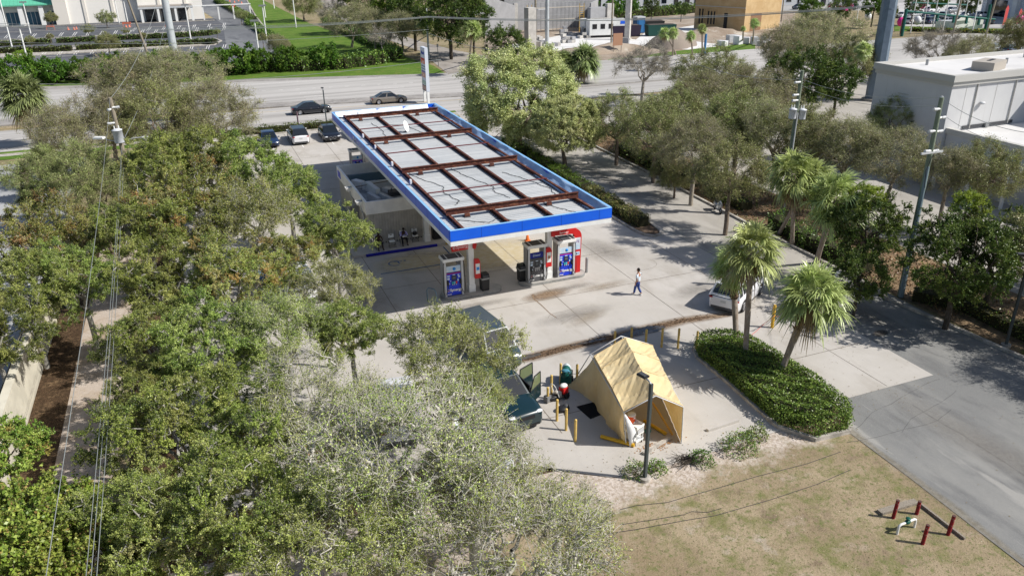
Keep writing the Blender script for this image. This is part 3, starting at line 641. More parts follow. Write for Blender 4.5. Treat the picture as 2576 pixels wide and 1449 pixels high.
m = MB(); m.cube(-.15, -.142, 1.35, .18, -.132, 1.6, ADW); m.cube(-.1, -.146, 1.42, .0, -.143, 1.52, DGREY); m.cube(.03, -.146, 1.44, .13, -.143, 1.5, BLOB); m.build('notice', t)
cap_text(t, -.95, -.134, 3.04, .2)
# bins on the islands
def bin_(label, x, y, z=.156):
    t = thing('litter_bin', label, 'bin', (x, y, z), .05, 'black litter bins')
    m = MB(); m.box((0, 0, .42), (.46, .46, .84), DARK, taper=1.12); m.build('bin_body', t, bevel=.02)
    m = MB(); m.box((0, 0, .8), (.56, .56, .1), M('bin_liner_grey', (.28, .28, .27), .5)); m.build('liner', t)
    m = MB(); m.box((0, 0, .98), (.54, .54, .26), DARK, taper=.86); m.cube(-.18, -.29, .9, .18, -.24, 1.02, DGREY); m.build('bin_lid', t, bevel=.02)
bin_('black litter bin with grey liner on the left pump island', 14.95, 41.95)
bin_('black litter bin at the left end of the right pump island', 17.62, 42.35)
MB().cyl((22.1, 42.15, 0), (22.1, 42.15, 1.0), .09, GREYM, 14).sphere((22.1, 42.15, 1.0), (.09, .09, .04), GREYM).build('grey_bollard')
tag(bpy.data.objects['grey_bollard'], 'short grey steel bollard beside the red arch sign', 'bollard')
m = MB(); m.tube([(11.3, 42.0, 0), (11.3, 42.0, .75), (11.36, 41.9, .92), (11.6, 41.5, .95), (11.68, 41.35, .75), (11.7, 41.3, 0)], .045, M('blue_grey_pipe', (.16, .22, .26), .5), 8)
tag(m.build('pipe_guard'), 'bent blue grey pipe guard left of the left pump island', 'guard rail')
def cone(x, y, label, s=1):
    t = thing('traffic_cone', label, 'traffic cone', (x, y, .004)); O = M('cone_orange', (.75, .16, .03), .5)
    MB().box((0, 0, .02), (.38*s, .38*s, .04), O).build('base', t)
    MB().lathe([(.15*s, .04), (.03*s, .7*s), (0, .7*s)], (0, 0, 0), O, 14).build('cone', t)
cone(20.9, 49.1, 'single orange traffic cone on the sunlit concrete under the canopy')

# ================================================================ SHOP KIOSK
kx0, kx1, ky0, ky1 = 10.2, 14.1, 52.6, 63.0
SIDING = M('grey_siding', (.5, .465, .41), .6, var=.08, scale=2)
FCR = M('cream_fascia', (.86, .84, .79), .6, var=.06, scale=1.2)
t = thing('shop_kiosk', 'small grey ribbed shop kiosk with open topped white parapet roof beside the canopy', 'kiosk', (0, 0, 0))
m = MB(); m.cube(kx0, ky0, .13, kx1, ky1, 2.45, SIDING)
x = kx0
while x < kx1-.1: m.cube(x+.02, ky0-.06, .14, x+.11, ky0+.01, 2.44, SIDING); x += .2
y = ky0+.05
while y < ky1-.1: m.cube(kx0-.03, y+.02, .14, kx0+.01, y+.12, 2.44, M('pale_siding', (.5, .47, .42), .6)); y += .2
m.cube(kx0-.02, ky0-.02, .131, kx1, ky0+.3, .2, DGREY); m.build('wall', t)
def rim(z0, z1, o_, th):
    m = MB()
    m.cube(kx0-o_, ky0-o_, z0, kx1+o_, ky0-o_+th, z1, FCR); m.cube(kx0-o_, ky1+o_-th, z0, kx1+o_, ky1+o_, z1, FCR)
    m.cube(kx0-o_, ky0-o_+th, z0, kx0-o_+th, ky1+o_-th, z1, FCR); m.cube(kx1+o_-th, ky0-o_+th, z0, kx1+o_, ky1+o_-th, z1, FCR)
    return m
rim(2.4, 3.32, .12, .16).build('parapet', t)
m = MB(); m.cube(kx0+.04, ky0+.04, 2.452, kx1-.04, ky1-.04, 2.5, M('kiosk_roof_membrane', (.3, .31, .32), .7, var=.3, scale=1.5)); m.build('roof', t)
def acbox(x, y, lx, ly, h, name, mat, rz=0):
    m = MB(); m.box((x, y, 2.5+h/2), (lx, ly, h), mat, rz); m.build(name, t)
acbox(11.6, 56.9, .35, 2.4, .7, 'duct', WHITE, .12); acbox(11.25, 55.0, .3, 1.8, .5, 'duct', LGREY, .2); acbox(12.1, 54.6, .3, 2.2, .45, 'duct', LGREY, .25)
acbox(12.6, 58.3, 3, .1, .6, 'divider', WHITE); acbox(12.3, 60.3, 3.6, .2, .7, 'divider', M('kiosk_inner_blue', (.1, .16, .2), .6))
acbox(11.0, 59.3, .5, 1.0, .5, 'vent_unit', WHITE, .5); acbox(12.0, 59.2, .9, .5, .3, 'vent_unit', LGREY, .2); acbox(12.9, 57.2, .6, .9, .25, 'loose_panel', WHITE, .7); acbox(11.9, 53.6, 1.4, .25, .3, 'loose_panel', LGREY, -.3)
acbox(13, 56, .8, .7, .35, 'vent_unit', DGREY); acbox(13.2, 54.2, .7, .5, .3, 'vent_unit', M('vent_white', (.5, .5, .5), .6))
m = MB(); m.cyl((10.4, 57.6, 3.0), (13.9, 58.0, 3.1), .04, WOOD, 6); m.cyl((12.7, 55.9, 2.5), (12.8, 55.9, 3.1), .035, DGREY, 6); m.build('roof_pipe', t)
for y in (53.6, 57.3):
    m = MB(); m.box((kx0-.3, y, 3.0), (.4, .4, .26), FCR, taper=1.35); m.box((kx0-.3, y, 3.14), (.42, .34, .02), GREYM); m.tube([(kx0-.25, y, 2.9), (kx0-.22, y, 2.5), (kx0-.1, y, 2.2), (kx0-.1, y, .15)], .055, LGREY, 8); m.build('downspout', t)
m = MB(); m.cube(kx0-.5, 55.6, .9, kx0-.05, 56.4, 2.2, GREYM); m.cube(kx0-.52, 55.7, 1.4, kx0-.49, 56.3, 2.1, DARK); m.build('air_conditioner', t)
m = MB(); m.cube(kx0-.16, 61.6, 2.6, kx0-.121, 62.6, 3.1, PBLUE); m.build('small_sign', t)
m = MB(); m.box((14.95, 52.0, .5), (.6, .6, .95), DARK, taper=1.06); m.box((14.95, 52.0, 1.05), (.66, .66, .14), DARK, taper=.8)
tag(m.build('wheeled_bin', bevel=.03), 'tall black bin beside the white column next to the shop', 'bin')

# folding chairs on the walk
WPL = M('chair_white_plastic', (.85, .85, .82), .5)
def chair(label, x, y, rz, z=.13):
    t = thing('folding_chair', label, 'folding chair', (x, y, z), rz, 'white and black folding chairs')
    MB().box((0, 0, .44), (.42, .4, .03), WPL).build('seat', t, bevel=.01)
    m = MB(); m.box((0, .22, .76), (.42, .03, .26), WPL, mx=None); m.cube(-.07, .2, .82, .07, .202, .86, DARK); m.build('backrest', t, bevel=.01)
    for s in (-1, 1):
        MB().tube([(s*.22, .24, .9), (s*.22, .2, .45), (s*.23, -.24, 0)], .013, DARK, 6).build('leg', t)
        MB().tube([(s*.2, -.16, .43), (s*.21, .05, .2), (s*.21, .24, 0)], .013, DARK, 6).build('leg', t)
    m = MB(); m.cyl((-.23, -.21, .05), (.23, -.21, .05), .01, DARK, 6); m.cyl((-.21, .2, .05), (.21, .2, .05), .01, DARK, 6); m.cyl((-.22, .2, .58), (.22, .2, .58), .01, DARK, 6); m.build('crossbar', t)
    return t
CH = [(10.55, 51.35), (11.75, 51.75), (12.5, 52.0), (13.3, 52.0)]
chair('white folding chair under the seated person in dark shorts', 10.6, 51.75, .1)
chair('empty white folding chair standing between the two seated people', 11.55, 51.55, .0)
chair('white folding chair under the person in the lilac shirt', 12.45, 51.95, .0)
chair('white folding chair holding a black bag, nearest the white column', 13.35, 52.0, -.1)
m = MB(); m.sphere((13.35, 52.0, .13+.6), (.17, .12, .15), DARK, 12, 8); m.tube([(13.22, 52.0, .85), (13.35, 51.98, .95), (13.48, 52.0, .85)], .015, DARK, 6)
tag(m.build('black_bag'), 'black bag resting on the right hand folding chair', 'bag')
# ================================================================ PEOPLE (skin-modifier figures)
def skinned(name, chains, mat, parent=None, sub=1):
    """chains: list of lists of (x,y,z,r); first vertex of the first chain is the root; equal points are shared"""
    vs = []; rs = []; es = []; idx = {}
    def vid(p):
        k = (round(p[0], 3), round(p[1], 3), round(p[2], 3))
        if k not in idx: idx[k] = len(vs); vs.append(p[:3]); rs.append(p[3])
        return idx[k]
    for c in chains:
        for a, b in zip(c, c[1:]): es.append((vid(a), vid(b)))
    me = bpy.data.meshes.new(name); me.from_pydata(vs, es, []); me.materials.append(mat)
    o = bpy.data.objects.new(name, me); COL.objects.link(o)
    if parent: o.parent = parent
    sm = o.modifiers.new('skin', 'SKIN'); sm.use_smooth_shade = True
    for i, r in enumerate(rs):
        me.skin_vertices[0].data[i].radius = (r, r); me.skin_vertices[0].data[i].use_root = (i == 0)
    ss = o.modifiers.new('sub', 'SUBSURF'); ss.levels = sub; ss.render_levels = sub
    return o
def hand(w_, d, up, s):
    """five finger chains from wrist w_ along direction d"""
    w_ = Vector(w_); d = Vector(d).normalized(); up = Vector(up).normalized(); sd = d.cross(up).normalized()
    palm = w_+d*.05; out = []
    out.append([(*w_, .026), (*palm, .03)])
    for k, L in enumerate((.07, .078, .072, .058)):
        a = palm+sd*(.024-.016*k)*s+d*.035; b = a+d*L*.5-up*.012; c = b+d*L*.4-up*.03
        out.append([(*palm, .03), (*a, .0095), (*b, .009), (*c, .008)])
    a = w_+d*.035+sd*.032*s; b = a+d*.03+sd*.014*s-up*.01; c = b+d*.025-up*.012
    out.append([(*w_, .026), (*a, .011), (*b, .0095), (*c, .008)])
    return out
def face(t, hc, fwd, skin, hair, hair_r=.0, tilt=0):
    """head with nose, ears, eyes, mouth; hc head centre"""
    ang = math.atan2(fwd[1], fwd[0])
    mx = Matrix.Translation(hc) @ Matrix.Rotation(ang, 4, 'Z') @ Matrix.Rotation(tilt, 4, 'Y')
    m = MB(); m.sphere((0, 0, 0), (.095, .076, .118), skin, 16, 12, mx=mx); m.sphere((.035, 0, -.07), (.055, .052, .05), skin, 10, 8, mx=mx)
    m.sphere((.098, 0, -.01), (.02, .013, .024), skin, 8, 6, mx=mx)
    for s in (-1, 1):
        m.sphere((0, s*.078, -.005), (.018, .01, .03), skin, 8, 6, mx=mx); m.sphere((.084, s*.03, .012), (.01, .014, .007), WHITE, 8, 6, mx=mx); m.sphere((.091, s*.03, .012), (.005, .006, .006), DARK, 6, 5, mx=mx)
    m.sphere((.088, 0, -.052), (.01, .024, .006), M('lips', (.2, .06, .05), .5), 8, 6, mx=mx); m.build('head', t)
    m = MB(); m.sphere((-.018, 0, .028), (.098, .084, .108), hair, 16, 12, mx=mx); m.sphere((-.045, 0, -.02), (.07, .078, .085), hair, 12, 9, mx=mx); m.build('hair', t)
HAIR = M('black_hair', (.015, .012, .01), .6)
# walking man, seen from behind and to the side, walking away to the left
t = thing('person', 'person in white t-shirt and blue jeans walking across the forecourt', 'person', (23.3, 37.7, .004), R_(118))
# local: x forward, y left
body = [[(0, 0, .93, .12), (0, 0, 1.05, .115), (.0, 0, 1.2, .13), (.01, 0, 1.36, .125), (.01, 0, 1.47, .06), (.02, 0, 1.56, .055)],
        [(0, 0, .93, .12), (.0, .09, .88, .1), (.13, .09, .5, .062), (.2, .09, .12, .045), (.3, .09, .05, .035)],
        [(0, 0, .93, .12), (.0, -.09, .88, .1), (.02, -.09, .48, .062), (-.22, -.09, .16, .045), (-.14, -.09, .05, .035)],
        [(.01, 0, 1.36, .125), (.0, .19, 1.38, .06), (-.07, .25, 1.1, .042), (.03, .26, .87, .03)],
        [(.01, 0, 1.36, .125), (.0, -.19, 1.38, .06), (.05, -.25, 1.1, .042), (.18, -.24, .92, .03)]]
body += hand((.03, .26, .87), (.15, 0, -1), (1, 0, 0), 1) + hand((.18, -.24, .92), (.3, 0, -1), (1, 0, 0), -1)
skinned('body', body, SKIN2, t)
skinned('jeans', [[(0, 0, .93, .14), (0, .09, .86, .112), (.13, .09, .5, .083), (.19, .09, .12, .07)], [(0, 0, .93, .14), (0, -.09, .86, .112), (.02, -.09, .48, .083), (-.2, -.09, .17, .07)], [(0, 0, .93, .14), (0, 0, 1.0, .138)]], M('blue_denim', (.03, .06, .22), .8, var=.2, scale=8), t)
skinned('t_shirt', [[(0, 0, 1.12, .145), (0, 0, .94, .15)], [(0, 0, 1.12, .145), (.01, 0, 1.36, .142), (.01, 0, 1.46, .08)], [(.01, 0, 1.36, .142), (0, .2, 1.37, .075), (-.05, .24, 1.18, .06)], [(.01, 0, 1.36, .142), (0, -.2, 1.37, .075), (.03, -.24, 1.18, .06)]], M('pale_tshirt', (.6, .68, .75), .8), t)
m = MB(); m.sphere((.26, .09, .045), (.14, .052, .05), WHITE, 12, 8); m.build('shoe', t); m = MB(); m.sphere((-.15, -.09, .06), (.14, .052, .05), WHITE, 12, 8, mx=None); m.build('shoe', t)
face(t, (.03, 0, 1.66), (1, .2), SKIN2, HAIR)
def sitter(label, x, y, rz, z, skin, top, bottom, lean=.15, book=False, lap=True):
    t = thing('person', label, 'person', (x, y, z), rz)
    L = lean
    body = [[(0, 0, .52, .12), (L*.3, 0, .68, .12), (L*.8, 0, .88, .125), (L, 0, 1.0, .06), (L+.04, 0, 1.06, .052)]]
    for s in (-1, 1):
        body.append([(0, 0, .52, .12), (.08, s*.1, .5, .09), (.42, s*.16, .49, .062), (.46, s*.17, .12, .042), (.58, s*.18, .05, .035)])
        e = (L+.12, s*.26, .66); w_ = (.4, s*.12, .62)
        body.append([(L*.8, 0, .88, .125), (L*.8, s*.19, .91, .058), (*e, .04), (*w_, .028)])
        body += hand(w_, (.6, -s*.5, -.3), (0, 0, 1), s)
    skinned('body', body, skin, t)
    if top: skinned('shirt', [[(L*.3, 0, .68, .138), (0, 0, .54, .14)], [(L*.3, 0, .68, .138), (L*.8, 0, .88, .14), (L, 0, .99, .075)]]+[[(L*.8, 0, .88, .14), (L*.8, s*.19, .91, .07), (L+.12, s*.26, .66, .055), (.3, s*.18, .63, .045)] for s in (-1, 1)], top, t)
    skinned('trousers', [[(0, 0, .52, .138), (.08, s*.1, .5, .105), (.42, s*.16, .49, .08), (.46, s*.17, .16 if top else .36, .058)] for s in (-1, 1)], bottom, t)
    for s in (-1, 1): MB().sphere((.54, s*.18, .05), (.14, .05, .045), DARK, 12, 8).build('shoe', t)
    face(t, (L+.07, 0, 1.15), (1, 0), skin, HAIR, tilt=.5 if book else .1)
    if book: MB().box((.44, 0, .68), (.2, .3, .03), WHITE, mx=None).build('sheet_of_paper', t)
    return t
sitter('person in dark shorts sitting bare chested on the left chair half behind leaves', 10.6, 51.68, -PI/2+.1, .13, SKIN1, None, M('dark_shorts', (.02, .02, .03), .8), .1)
sitter('person in lilac shirt and dark trousers reading on a chair by the wall', 12.45, 51.9, -PI/2, .13, SKIN1, M('lilac_shirt', (.4, .38, .72), .8), M('black_trousers', (.012, .012, .016), .8), .2, book=True)
# ================================================================ VEHICLES
def paint(name, c, metal=.0, rough=.28): return M(name, c, rough, metal, coat=.8, spec=.5)
def sm(t): t = max(0, min(1, t)); return t*t*(3-2*t)
def car(label, x, y, rz, L=4.7, Wd=1.84, H=1.45, kind='sedan', pmat=None, cat='car', z=.006, group=None, open_doors=False, simple=False, name=None, roofmat=None, plate=True):
    t = thing(name or ('parked_car'), label, cat, (x, y, z), rz, group)
    hw = Wd/2; wr = .335 if kind == 'sedan' else .37; xw = L*.29; Ra = wr+.055
    xr = -xw-.02*L if kind != 'pickup' else -L*.3; xf = xw+.02*L
    P = {'sedan': dict(belt=.60, hood=.59, nose=.44, deck=.62, tail=.6, g=(-.40, -.17, .08, .27)),
         'suv': dict(belt=.60, hood=.60, nose=.50, deck=.60, tail=.58, g=(-.485, -.40, .06, .24)),
         'van': dict(belt=.55, hood=.52, nose=.4, deck=.55, tail=.53, g=(-.49, -.46, .2, .36)),
         'pickup': dict(belt=.56, hood=.58, nose=.5, deck=.56, tail=.56, g=(-.08, -.04, .12, .25))}[kind]
    g0, g1, g2, g3 = [v*L for v in P['g']]; zb = P['belt']*H
    def ztop(x):
        if x > g3: s = (x-g3)/(L/2-g3); return (P['hood']-(P['hood']-P['nose'])*s**2.2)*H
        if x < g0: s = (g0-x)/(L/2+g0+1e-6); return (P['deck']-(P['deck']-P['tail'])*s)*H
        return zb+.01
    def hwx(x): u = abs(2*x/L); return hw*(1-.13*u**5-(.05*u**12))
    N = 46; xs = [-L/2+L*(.5-.5*math.cos(PI*(.04+.92*i/(N-1)))) for i in range(N)]
    xs = sorted(set([-L/2, -L/2+.04]+[-L/2+L*i/(N-1) for i in range(1, N-1)]+[L/2-.04, L/2]))
    rings = []
    for i, x_ in enumerate(xs):
        e = min(1, (min(x_+L/2, L/2-x_))/.16); e = math.sqrt(max(0, 1-(1-e)**2))
        h = hwx(x_)*(.90+.10*e); zt = ztop(x_)-.10*(1-e)*H*.5; zl = .2+.12*(1-e)
        arch = 0
        for xc in (xr, xf):
            d = abs(x_-xc)
            if d < Ra: arch = max(arch, wr+math.sqrt(Ra*Ra-d*d))
        lo = max(zl, arch); zm = .5*(zl+zt)
        rings.append([(x_, 0, zl), (x_, h*.74, zl), (x_, h*.96, lo), (x_, h, max(zl+.16, lo+.01)), (x_, h*1.0, max(zm, lo+.02)), (x_, h*.985, max(zt-.12, lo+.03)), (x_, h*.93, zt-.02), (x_, h*.7, zt+.01), (x_, 0, zt+.025)])
    m = MB(); full = []
    for rg in rings: full.append(rg+[(p[0], -p[1], p[2]) for p in rg[-2:0:-1]])
    n = len(full[0]); vs = [p for rg in full for p in rg]
    fs = [(i*n+k, i*n+(k+1) % n, (i+1)*n+(k+1) % n, (i+1)*n+k) for i in range(len(full)-1) for k in range(n)]
    m.add(vs, fs, pmat, True); m.add(full[0], [tuple(range(n))], pmat); m.add(full[-1], [tuple(range(n))[::-1]], pmat)
    # greenhouse
    rw = hw*.70; bw = hw*.925
    V = [(g0, -bw, zb-.03), (g0, bw, zb-.03), (g3, bw*.97, zb-.03), (g3, -bw*.97, zb-.03), (g1, -rw, H-.03), (g1, rw, H-.03), (g2, rw, H-.03), (g2, -rw, H-.03),
         (g1+.12*(g2-g1), -rw*.88, H), (g1+.12*(g2-g1), rw*.88, H), (g2-.12*(g2-g1), rw*.88, H), (g2-.12*(g2-g1), -rw*.88, H)]
    m.add(V, [(0, 4, 5, 1), (1, 5, 6, 2), (2, 6, 7, 3), (3, 7, 4, 0), (4, 8, 9, 5), (5, 9, 10, 6), (6, 10, 11, 7), (7, 11, 8, 4), (8, 11, 10, 9)], roofmat or pmat)
    if kind == 'pickup':
        m.cube(-L/2+.1, -hw*.8, zb+.012, g0-.06, hw*.8, zb+.03, DGREY)
        for s in (-1, 1): m.cube(-L/2+.05, s*hw*.9-.05, zb-.02, g0-.02, s*hw*.9+.05, zb+.1, pmat)
        m.cube(-L/2+.02, -hw*.9, zb-.02, -L/2+.1, hw*.9, zb+.1, pmat)
    m.cube(-L/2+.25, -hw*.7, .18, L/2-.25, hw*.7, .24, DARK)
    m.build('body', t)
    V = [Vector(v) for v in V]
    def pane(nm, q, u0, u1, v0, v1, off=.012):
        a, b, c, d = [V[i] for i in q]     # a->b bottom, d->c top
        def pt(u, v): return (a.lerp(b, u)).lerp(d.lerp(c, u), v)
        nrm = (b-a).cross(d-a).normalized()*off
        vs = [pt(u0, v0)+nrm, pt(u1, v0)+nrm, pt(u1, v1)+nrm, pt(u0, v1)+nrm]
        MB().add(vs, [(0, 1, 2, 3)], GLASS).build(nm, t)
    pane('windscreen', (3, 2, 6, 7), .05, .95, .12, .95, -.012) if False else None
    def quadp(nm, a, b, c, d, ins=(.05, .1), off=.014, mat=GLASS):
        a, b, c, d = Vector(a), Vector(b), Vector(c), Vector(d); ctr = (a+b+c+d)/4
        nrm = (b-a).cross(d-a).normalized()
        if (ctr-Vector((0, 0, H*.6))).dot(nrm) < 0: nrm = -nrm
        def pt(u, v): return a.lerp(b, u).lerp(d.lerp(c, u), v)
        vs = [pt(ins[0], ins[1])+nrm*off, pt(1-ins[0], ins[1])+nrm*off, pt(1-ins[0], 1-.06)+nrm*off, pt(ins[0], 1-.06)+nrm*off]
        MB().add(vs, [(0, 1, 2, 3)], mat).build(nm, t)
    quadp('windscreen', V[3], V[2], V[6], V[7], (.05, .08))
    quadp('rear_window', V[1], V[0], V[4], V[5], (.08, .22))
    for s, q in ((1, (1, 2, 6, 5)), (-1, (0, 3, 7, 4))):
        a, b, c, d = [V[i] for i in q]; cuts = (0, .46, 1) if kind != 'suv' else (0, .2, .58, 1)
        if kind == 'pickup': cuts = (0, 1)
        for u0, u1 in zip(cuts, cuts[1:]): quadp('side_window', a.lerp(b, u0+.02), a.lerp(b, u1-.02), d.lerp(c, u1-.02), d.lerp(c, u0+.02), (.03, .16))
    # wheels
    for xc in (xr, xf):
        for s in (-1, 1):
            wx = thing('wheel', None, None, (xc, s*(hw-.12), wr)); wx.parent = t
            mt = Matrix.Rotation(PI/2, 4, 'X')
            MB().lathe([(.0, -.09), (wr*.72, -.105), (wr*.97, -.1), (wr, -.07), (wr, .07), (wr*.97, .1), (wr*.72, .105), (0, .09)], (0, 0, 0), TYRE, 24, mx=mt).build('tyre', wx)
            m = MB(); yo = s*.108
            m.lathe([(0, 0), (wr*.62, 0), (wr*.66, .015), (wr*.66, -.02)], (0, 0, 0), RIM, 20, mx=Matrix.Translation((0, yo, 0)) @ mt)
            for k in range(5):
                a = 2*PI*k/5; m.sphere((math.cos(a+.63)*wr*.42, yo+s*.004, math.sin(a+.63)*wr*.42), (wr*.12, .008, wr*.12), DARK, 6, 4)
            m.build('rim', wx)
    for s in (-1, 1):
        zn = P['nose']*H
        m = MB(); m.sphere((L/2-.13, s*hw*.68, zn-.02), (.13, .2, .065), HEAD, 12, 8); m.build('headlight', t)
        m = MB(); zt = P['tail']*H-.09
        m.sphere((-L/2+.09, s*hw*.72, zt), (.1, .2, .075), TAIL, 12, 8); m.build('tail_light', t)
        m = MB(); m.sphere((g3-.28, s*(hw+.06), zb+.06), (.07, .11, .07), pmat, 10, 7); m.build('wing_mirror', t)
        m = MB()
        for u in (-.02, .17): m.cube(u*L-.1, s*(hwx(0)+.0)-.012, zb-.14, u*L+.03, s*hwx(0)+.014, zb-.11, CHROME if kind != 'suv' else DGREY)
        m.build('door_handle', t)
        m = MB(); m.cube(-xw+Ra+.05, s*hw*.97-.02, .2, xw-Ra+.02, s*hw*.97+.02, .28, DGREY); m.build('sill_trim', t)
    m = MB(); m.cube(L/2-.06, -hw*.42, P['nose']*H-.24, L/2+.01, hw*.42, P['nose']*H-.06, DARK); m.cube(L/2-.07, -hw*.7, .24, L/2+.0, hw*.7, .36, DARK)
    m.build('grille', t)
    m = MB(); m.cube(-L/2-.005, -hw*.72, .24, -L/2+.08, hw*.72, .4, DGREY); m.build('rear_bumper_trim', t)
    if plate:
        m = MB(); m.cube(-L/2-.012, -.16, P['tail']*H-.32, -L/2+.02, .16, P['tail']*H-.17, LGREY); m.build('number_plate', t)
    return t
W_ = paint('car_white', (.72, .72, .74)); NAVY = paint('car_navy', (.012, .03, .085)); BLK = paint('car_black', (.008, .009, .014)); GRN = paint('car_dark_green', (.004, .022, .028))
TAN = paint('car_champagne', (.24, .21, .175), .35); SILV = paint('car_silver', (.42, .44, .46), .4); DKG = paint('car_blue_grey', (.035, .06, .08)); RDC = paint('car_dark_red', (.2, .01, .015)); TRK = paint('car_work_white', (.55, .55, .54))
# white SUV on the forecourt by the palms, nose away to the upper right
t = car('white SUV with black rear window parked behind the nearest palm trunks', 28.4, 34.8, R_(33), 4.6, 2.0, 1.66, 'suv', W_, cat='suv')
m = MB(); m.cube(-2.262, -.8, .93, -2.2, .8, 1.0, DARK); m.build('tail_bar', t)
m = MB(); m.cube(-2.27, -.62, .34, -2.2, .62, .44, GREYM); m.build('bumper_guard', t)
# parked at the back edge
gp = None
car('dark navy sedan reversed up to the back hedge, leftmost of the parked row', 7.1, 87.7, -PI/2, 4.7, 1.85, 1.42, 'sedan', NAVY)
car('white SUV with dark roof parked against the back hedge', 10.25, 87.9, PI/2, 4.75, 1.9, 1.68, 'suv', W_, cat='suv', roofmat=BLK)
t = car('black sedan with big kidney grille parked facing the shop beside the white SUV', 13.6, 87.9, -PI/2, 4.85, 1.88, 1.42, 'sedan', BLK)
for s in (-1, 1):
    m = MB(); m.tube([(2.44, s*.2+.14*math.cos(a), .5+.16*math.sin(a)) for a in np.linspace(0, 2*PI, 13)], .02, CHROME, 5); m.build('grille_surround', t)
car('white pickup truck parked half hidden behind the left fascia of the canopy', 17.0, 86.8, -PI/2, 5.7, 2.0, 1.9, 'pickup', TRK, cat='pickup truck')
# highway traffic
gh = 'cars driving on the highway'
car('black sedan driving on the near lanes of the highway', 14.0, 102.6, 0, 4.9, 1.85, 1.46, 'sedan', BLK, z=.0, group=gh, name='moving_car')
car('champagne coloured older sedan driving on the highway beside the median', 24.6, 105.0, R_(-2), 4.8, 1.8, 1.44, 'sedan', TAN, z=.0, group=gh, name='moving_car')
# dark green SUV with open doors under the big tree
t = car('dark green SUV with two open doors and leaves over its bonnet', 11.15, 29.4, R_(-84), 4.9, 1.95, 1.75, 'suv', GRN, cat='suv')
def opendoor(hx, yaw, fr):
    d = thing('open_door', None, None, (hx, .95, .0), R_(180)-yaw); d.parent = t   # swings outwards on the left side
    m = MB(); m.cube(0, -.035, .36, 1.0, .035, 1.02, GRN); m.cube(.04, .036, .4, .96, .06, 1.0, DARK); m.cube(.2, .06, .8, .5, .09, .84, CHROME)
    m.build('door_panel', d, bevel=.02)
    m = MB(); top = [(0.02, 1.02), (1.0, 1.02), (.98, 1.62), (.4 if fr else .08, 1.64)]
    for a, b in zip(top, top[1:]+top[:1]): m.tube([(a[0], 0, a[1]), (b[0], 0, b[1])], .028, DARK, 6)
    m.build('window_frame', d)
    MB().add([(p[0], 0, p[1]) for p in top], [(0, 1, 2, 3)], M('green_tint_glass', (.16, .19, .1), .05, spec=.8)).build('window_pane', d)
opendoor(1.05, R_(58), True); opendoor(.0, R_(68), False)
m = MB(); m.cube(-.9, .93, .4, 1.0, .985, 1.35, DARK); m.build('door_opening', t)
car('blue grey van standing behind the dark green SUV under the branches', 12.3, 34.35, R_(-82), 4.5, 1.95, 1.9, 'van', DKG, cat='van')
# vehicles glimpsed under the left trees
car('white van glimpsed through leaves in front of the shop on the left', *G(738, 700, .8)[:2], R_(95), 5.2, 2.0, 2.0, 'van', W_, cat='van')
car('bright white car seen in patches beneath the bare branches of the foreground tree', 6.4, 30.3, R_(80), 4.8, 1.9, 1.6, 'suv', W_, cat='suv')
car('silver car hidden below the grey branches at the bottom of the view', 8.0, 24.6, R_(85), 4.7, 1.85, 1.5, 'sedan', SILV)
# sparse traffic on the left part of the highway seen through branches
car('white car on the highway glimpsed through the bare tree tops', -6.5, 118, R_(-6), 4.7, 1.85, 1.5, 'sedan', W_, z=0, name='moving_car')
# scooter and bicycle at the drive kerb
t = thing('motor_scooter', 'grey and black motor scooter parked against the shaded drive kerb', 'scooter', (*G(1805, 533)[:2], 0), R_(-105))
for x_ in (-.62, .62):
    wx = thing('wheel', None, None, (x_, 0, .24)); wx.parent = t
    MB().tube([(.2*math.cos(a), 0, .2*math.sin(a)) for a in np.linspace(0, 2*PI, 19)], .05, TYRE, 8).build('tyre', wx); MB().lathe([(0, .02), (.13, .02), (.13, -.02), (0, -.02)], (0, 0, 0), RIM, 12, mx=Matrix.Rotation(PI/2, 4, 'X')).build('rim', wx)
m = MB(); m.sphere((-.42, 0, .55), (.42, .17, .2), SILV, 12, 8); m.sphere((.42, 0, .62), (.12, .2, .32), SILV, 12, 8); m.cube(-.15, -.15, .28, .38, .15, .36, SILV); m.tube([(.38, 0, .6), (.62, 0, .24)], .05, GREYM, 8); m.build('body', t)
m = MB(); m.sphere((-.35, 0, .78), (.4, .15, .07), DARK, 12, 8); m.build('seat', t)
m = MB(); m.tube([(.38, 0, .7), (.3, 0, 1.0)], .03, DARK, 6); m.tube([(.26, -.34, 1.02), (.32, -.1, 1.02), (.32, .1, 1.02), (.26, .34, 1.02)], .022, DARK, 6); m.sphere((.4, 0, .95), (.07, .09, .07), HEAD, 8, 6); m.build('handlebar', t)
t = thing('bicycle', 'dark bicycle leaning by the kerb beyond the palm fronds', 'bicycle', (*G(1872, 585)[:2], 0), R_(165))
for x_ in (-.52, .52):
    m = MB(); m.tube([(x_+.33*math.cos(a), 0, .34+.33*math.sin(a)) for a in np.linspace(0, 2*PI, 25)], .02, TYRE, 6)
    for k in range(8): m.tube([(x_, 0, .34), (x_+.32*math.cos(k*PI/4), 0, .34+.32*math.sin(k*PI/4))], .003, RIM, 3)
    m.build('wheel', t)
m = MB()
for a, b in (((-.52, .34), (-.1, .3)), ((-.52, .34), (-.18, .78)), ((-.1, .3), (-.2, .85)), ((-.18, .78), (.38, .82)), ((-.1, .3), (.38, .75)), ((.38, .9), (.52, .34))): m.tube([(a[0], 0, a[1]), (b[0], 0, b[1])], .018, DARK, 6)
m.build('frame', t); MB().sphere((-.21, 0, .88), (.13, .06, .03), DARK, 8, 6).build('saddle', t); MB().tube([(.34, -.28, 1.0), (.4, 0, .95), (.34, .28, 1.0)], .014, DARK, 6).build('handlebar', t)
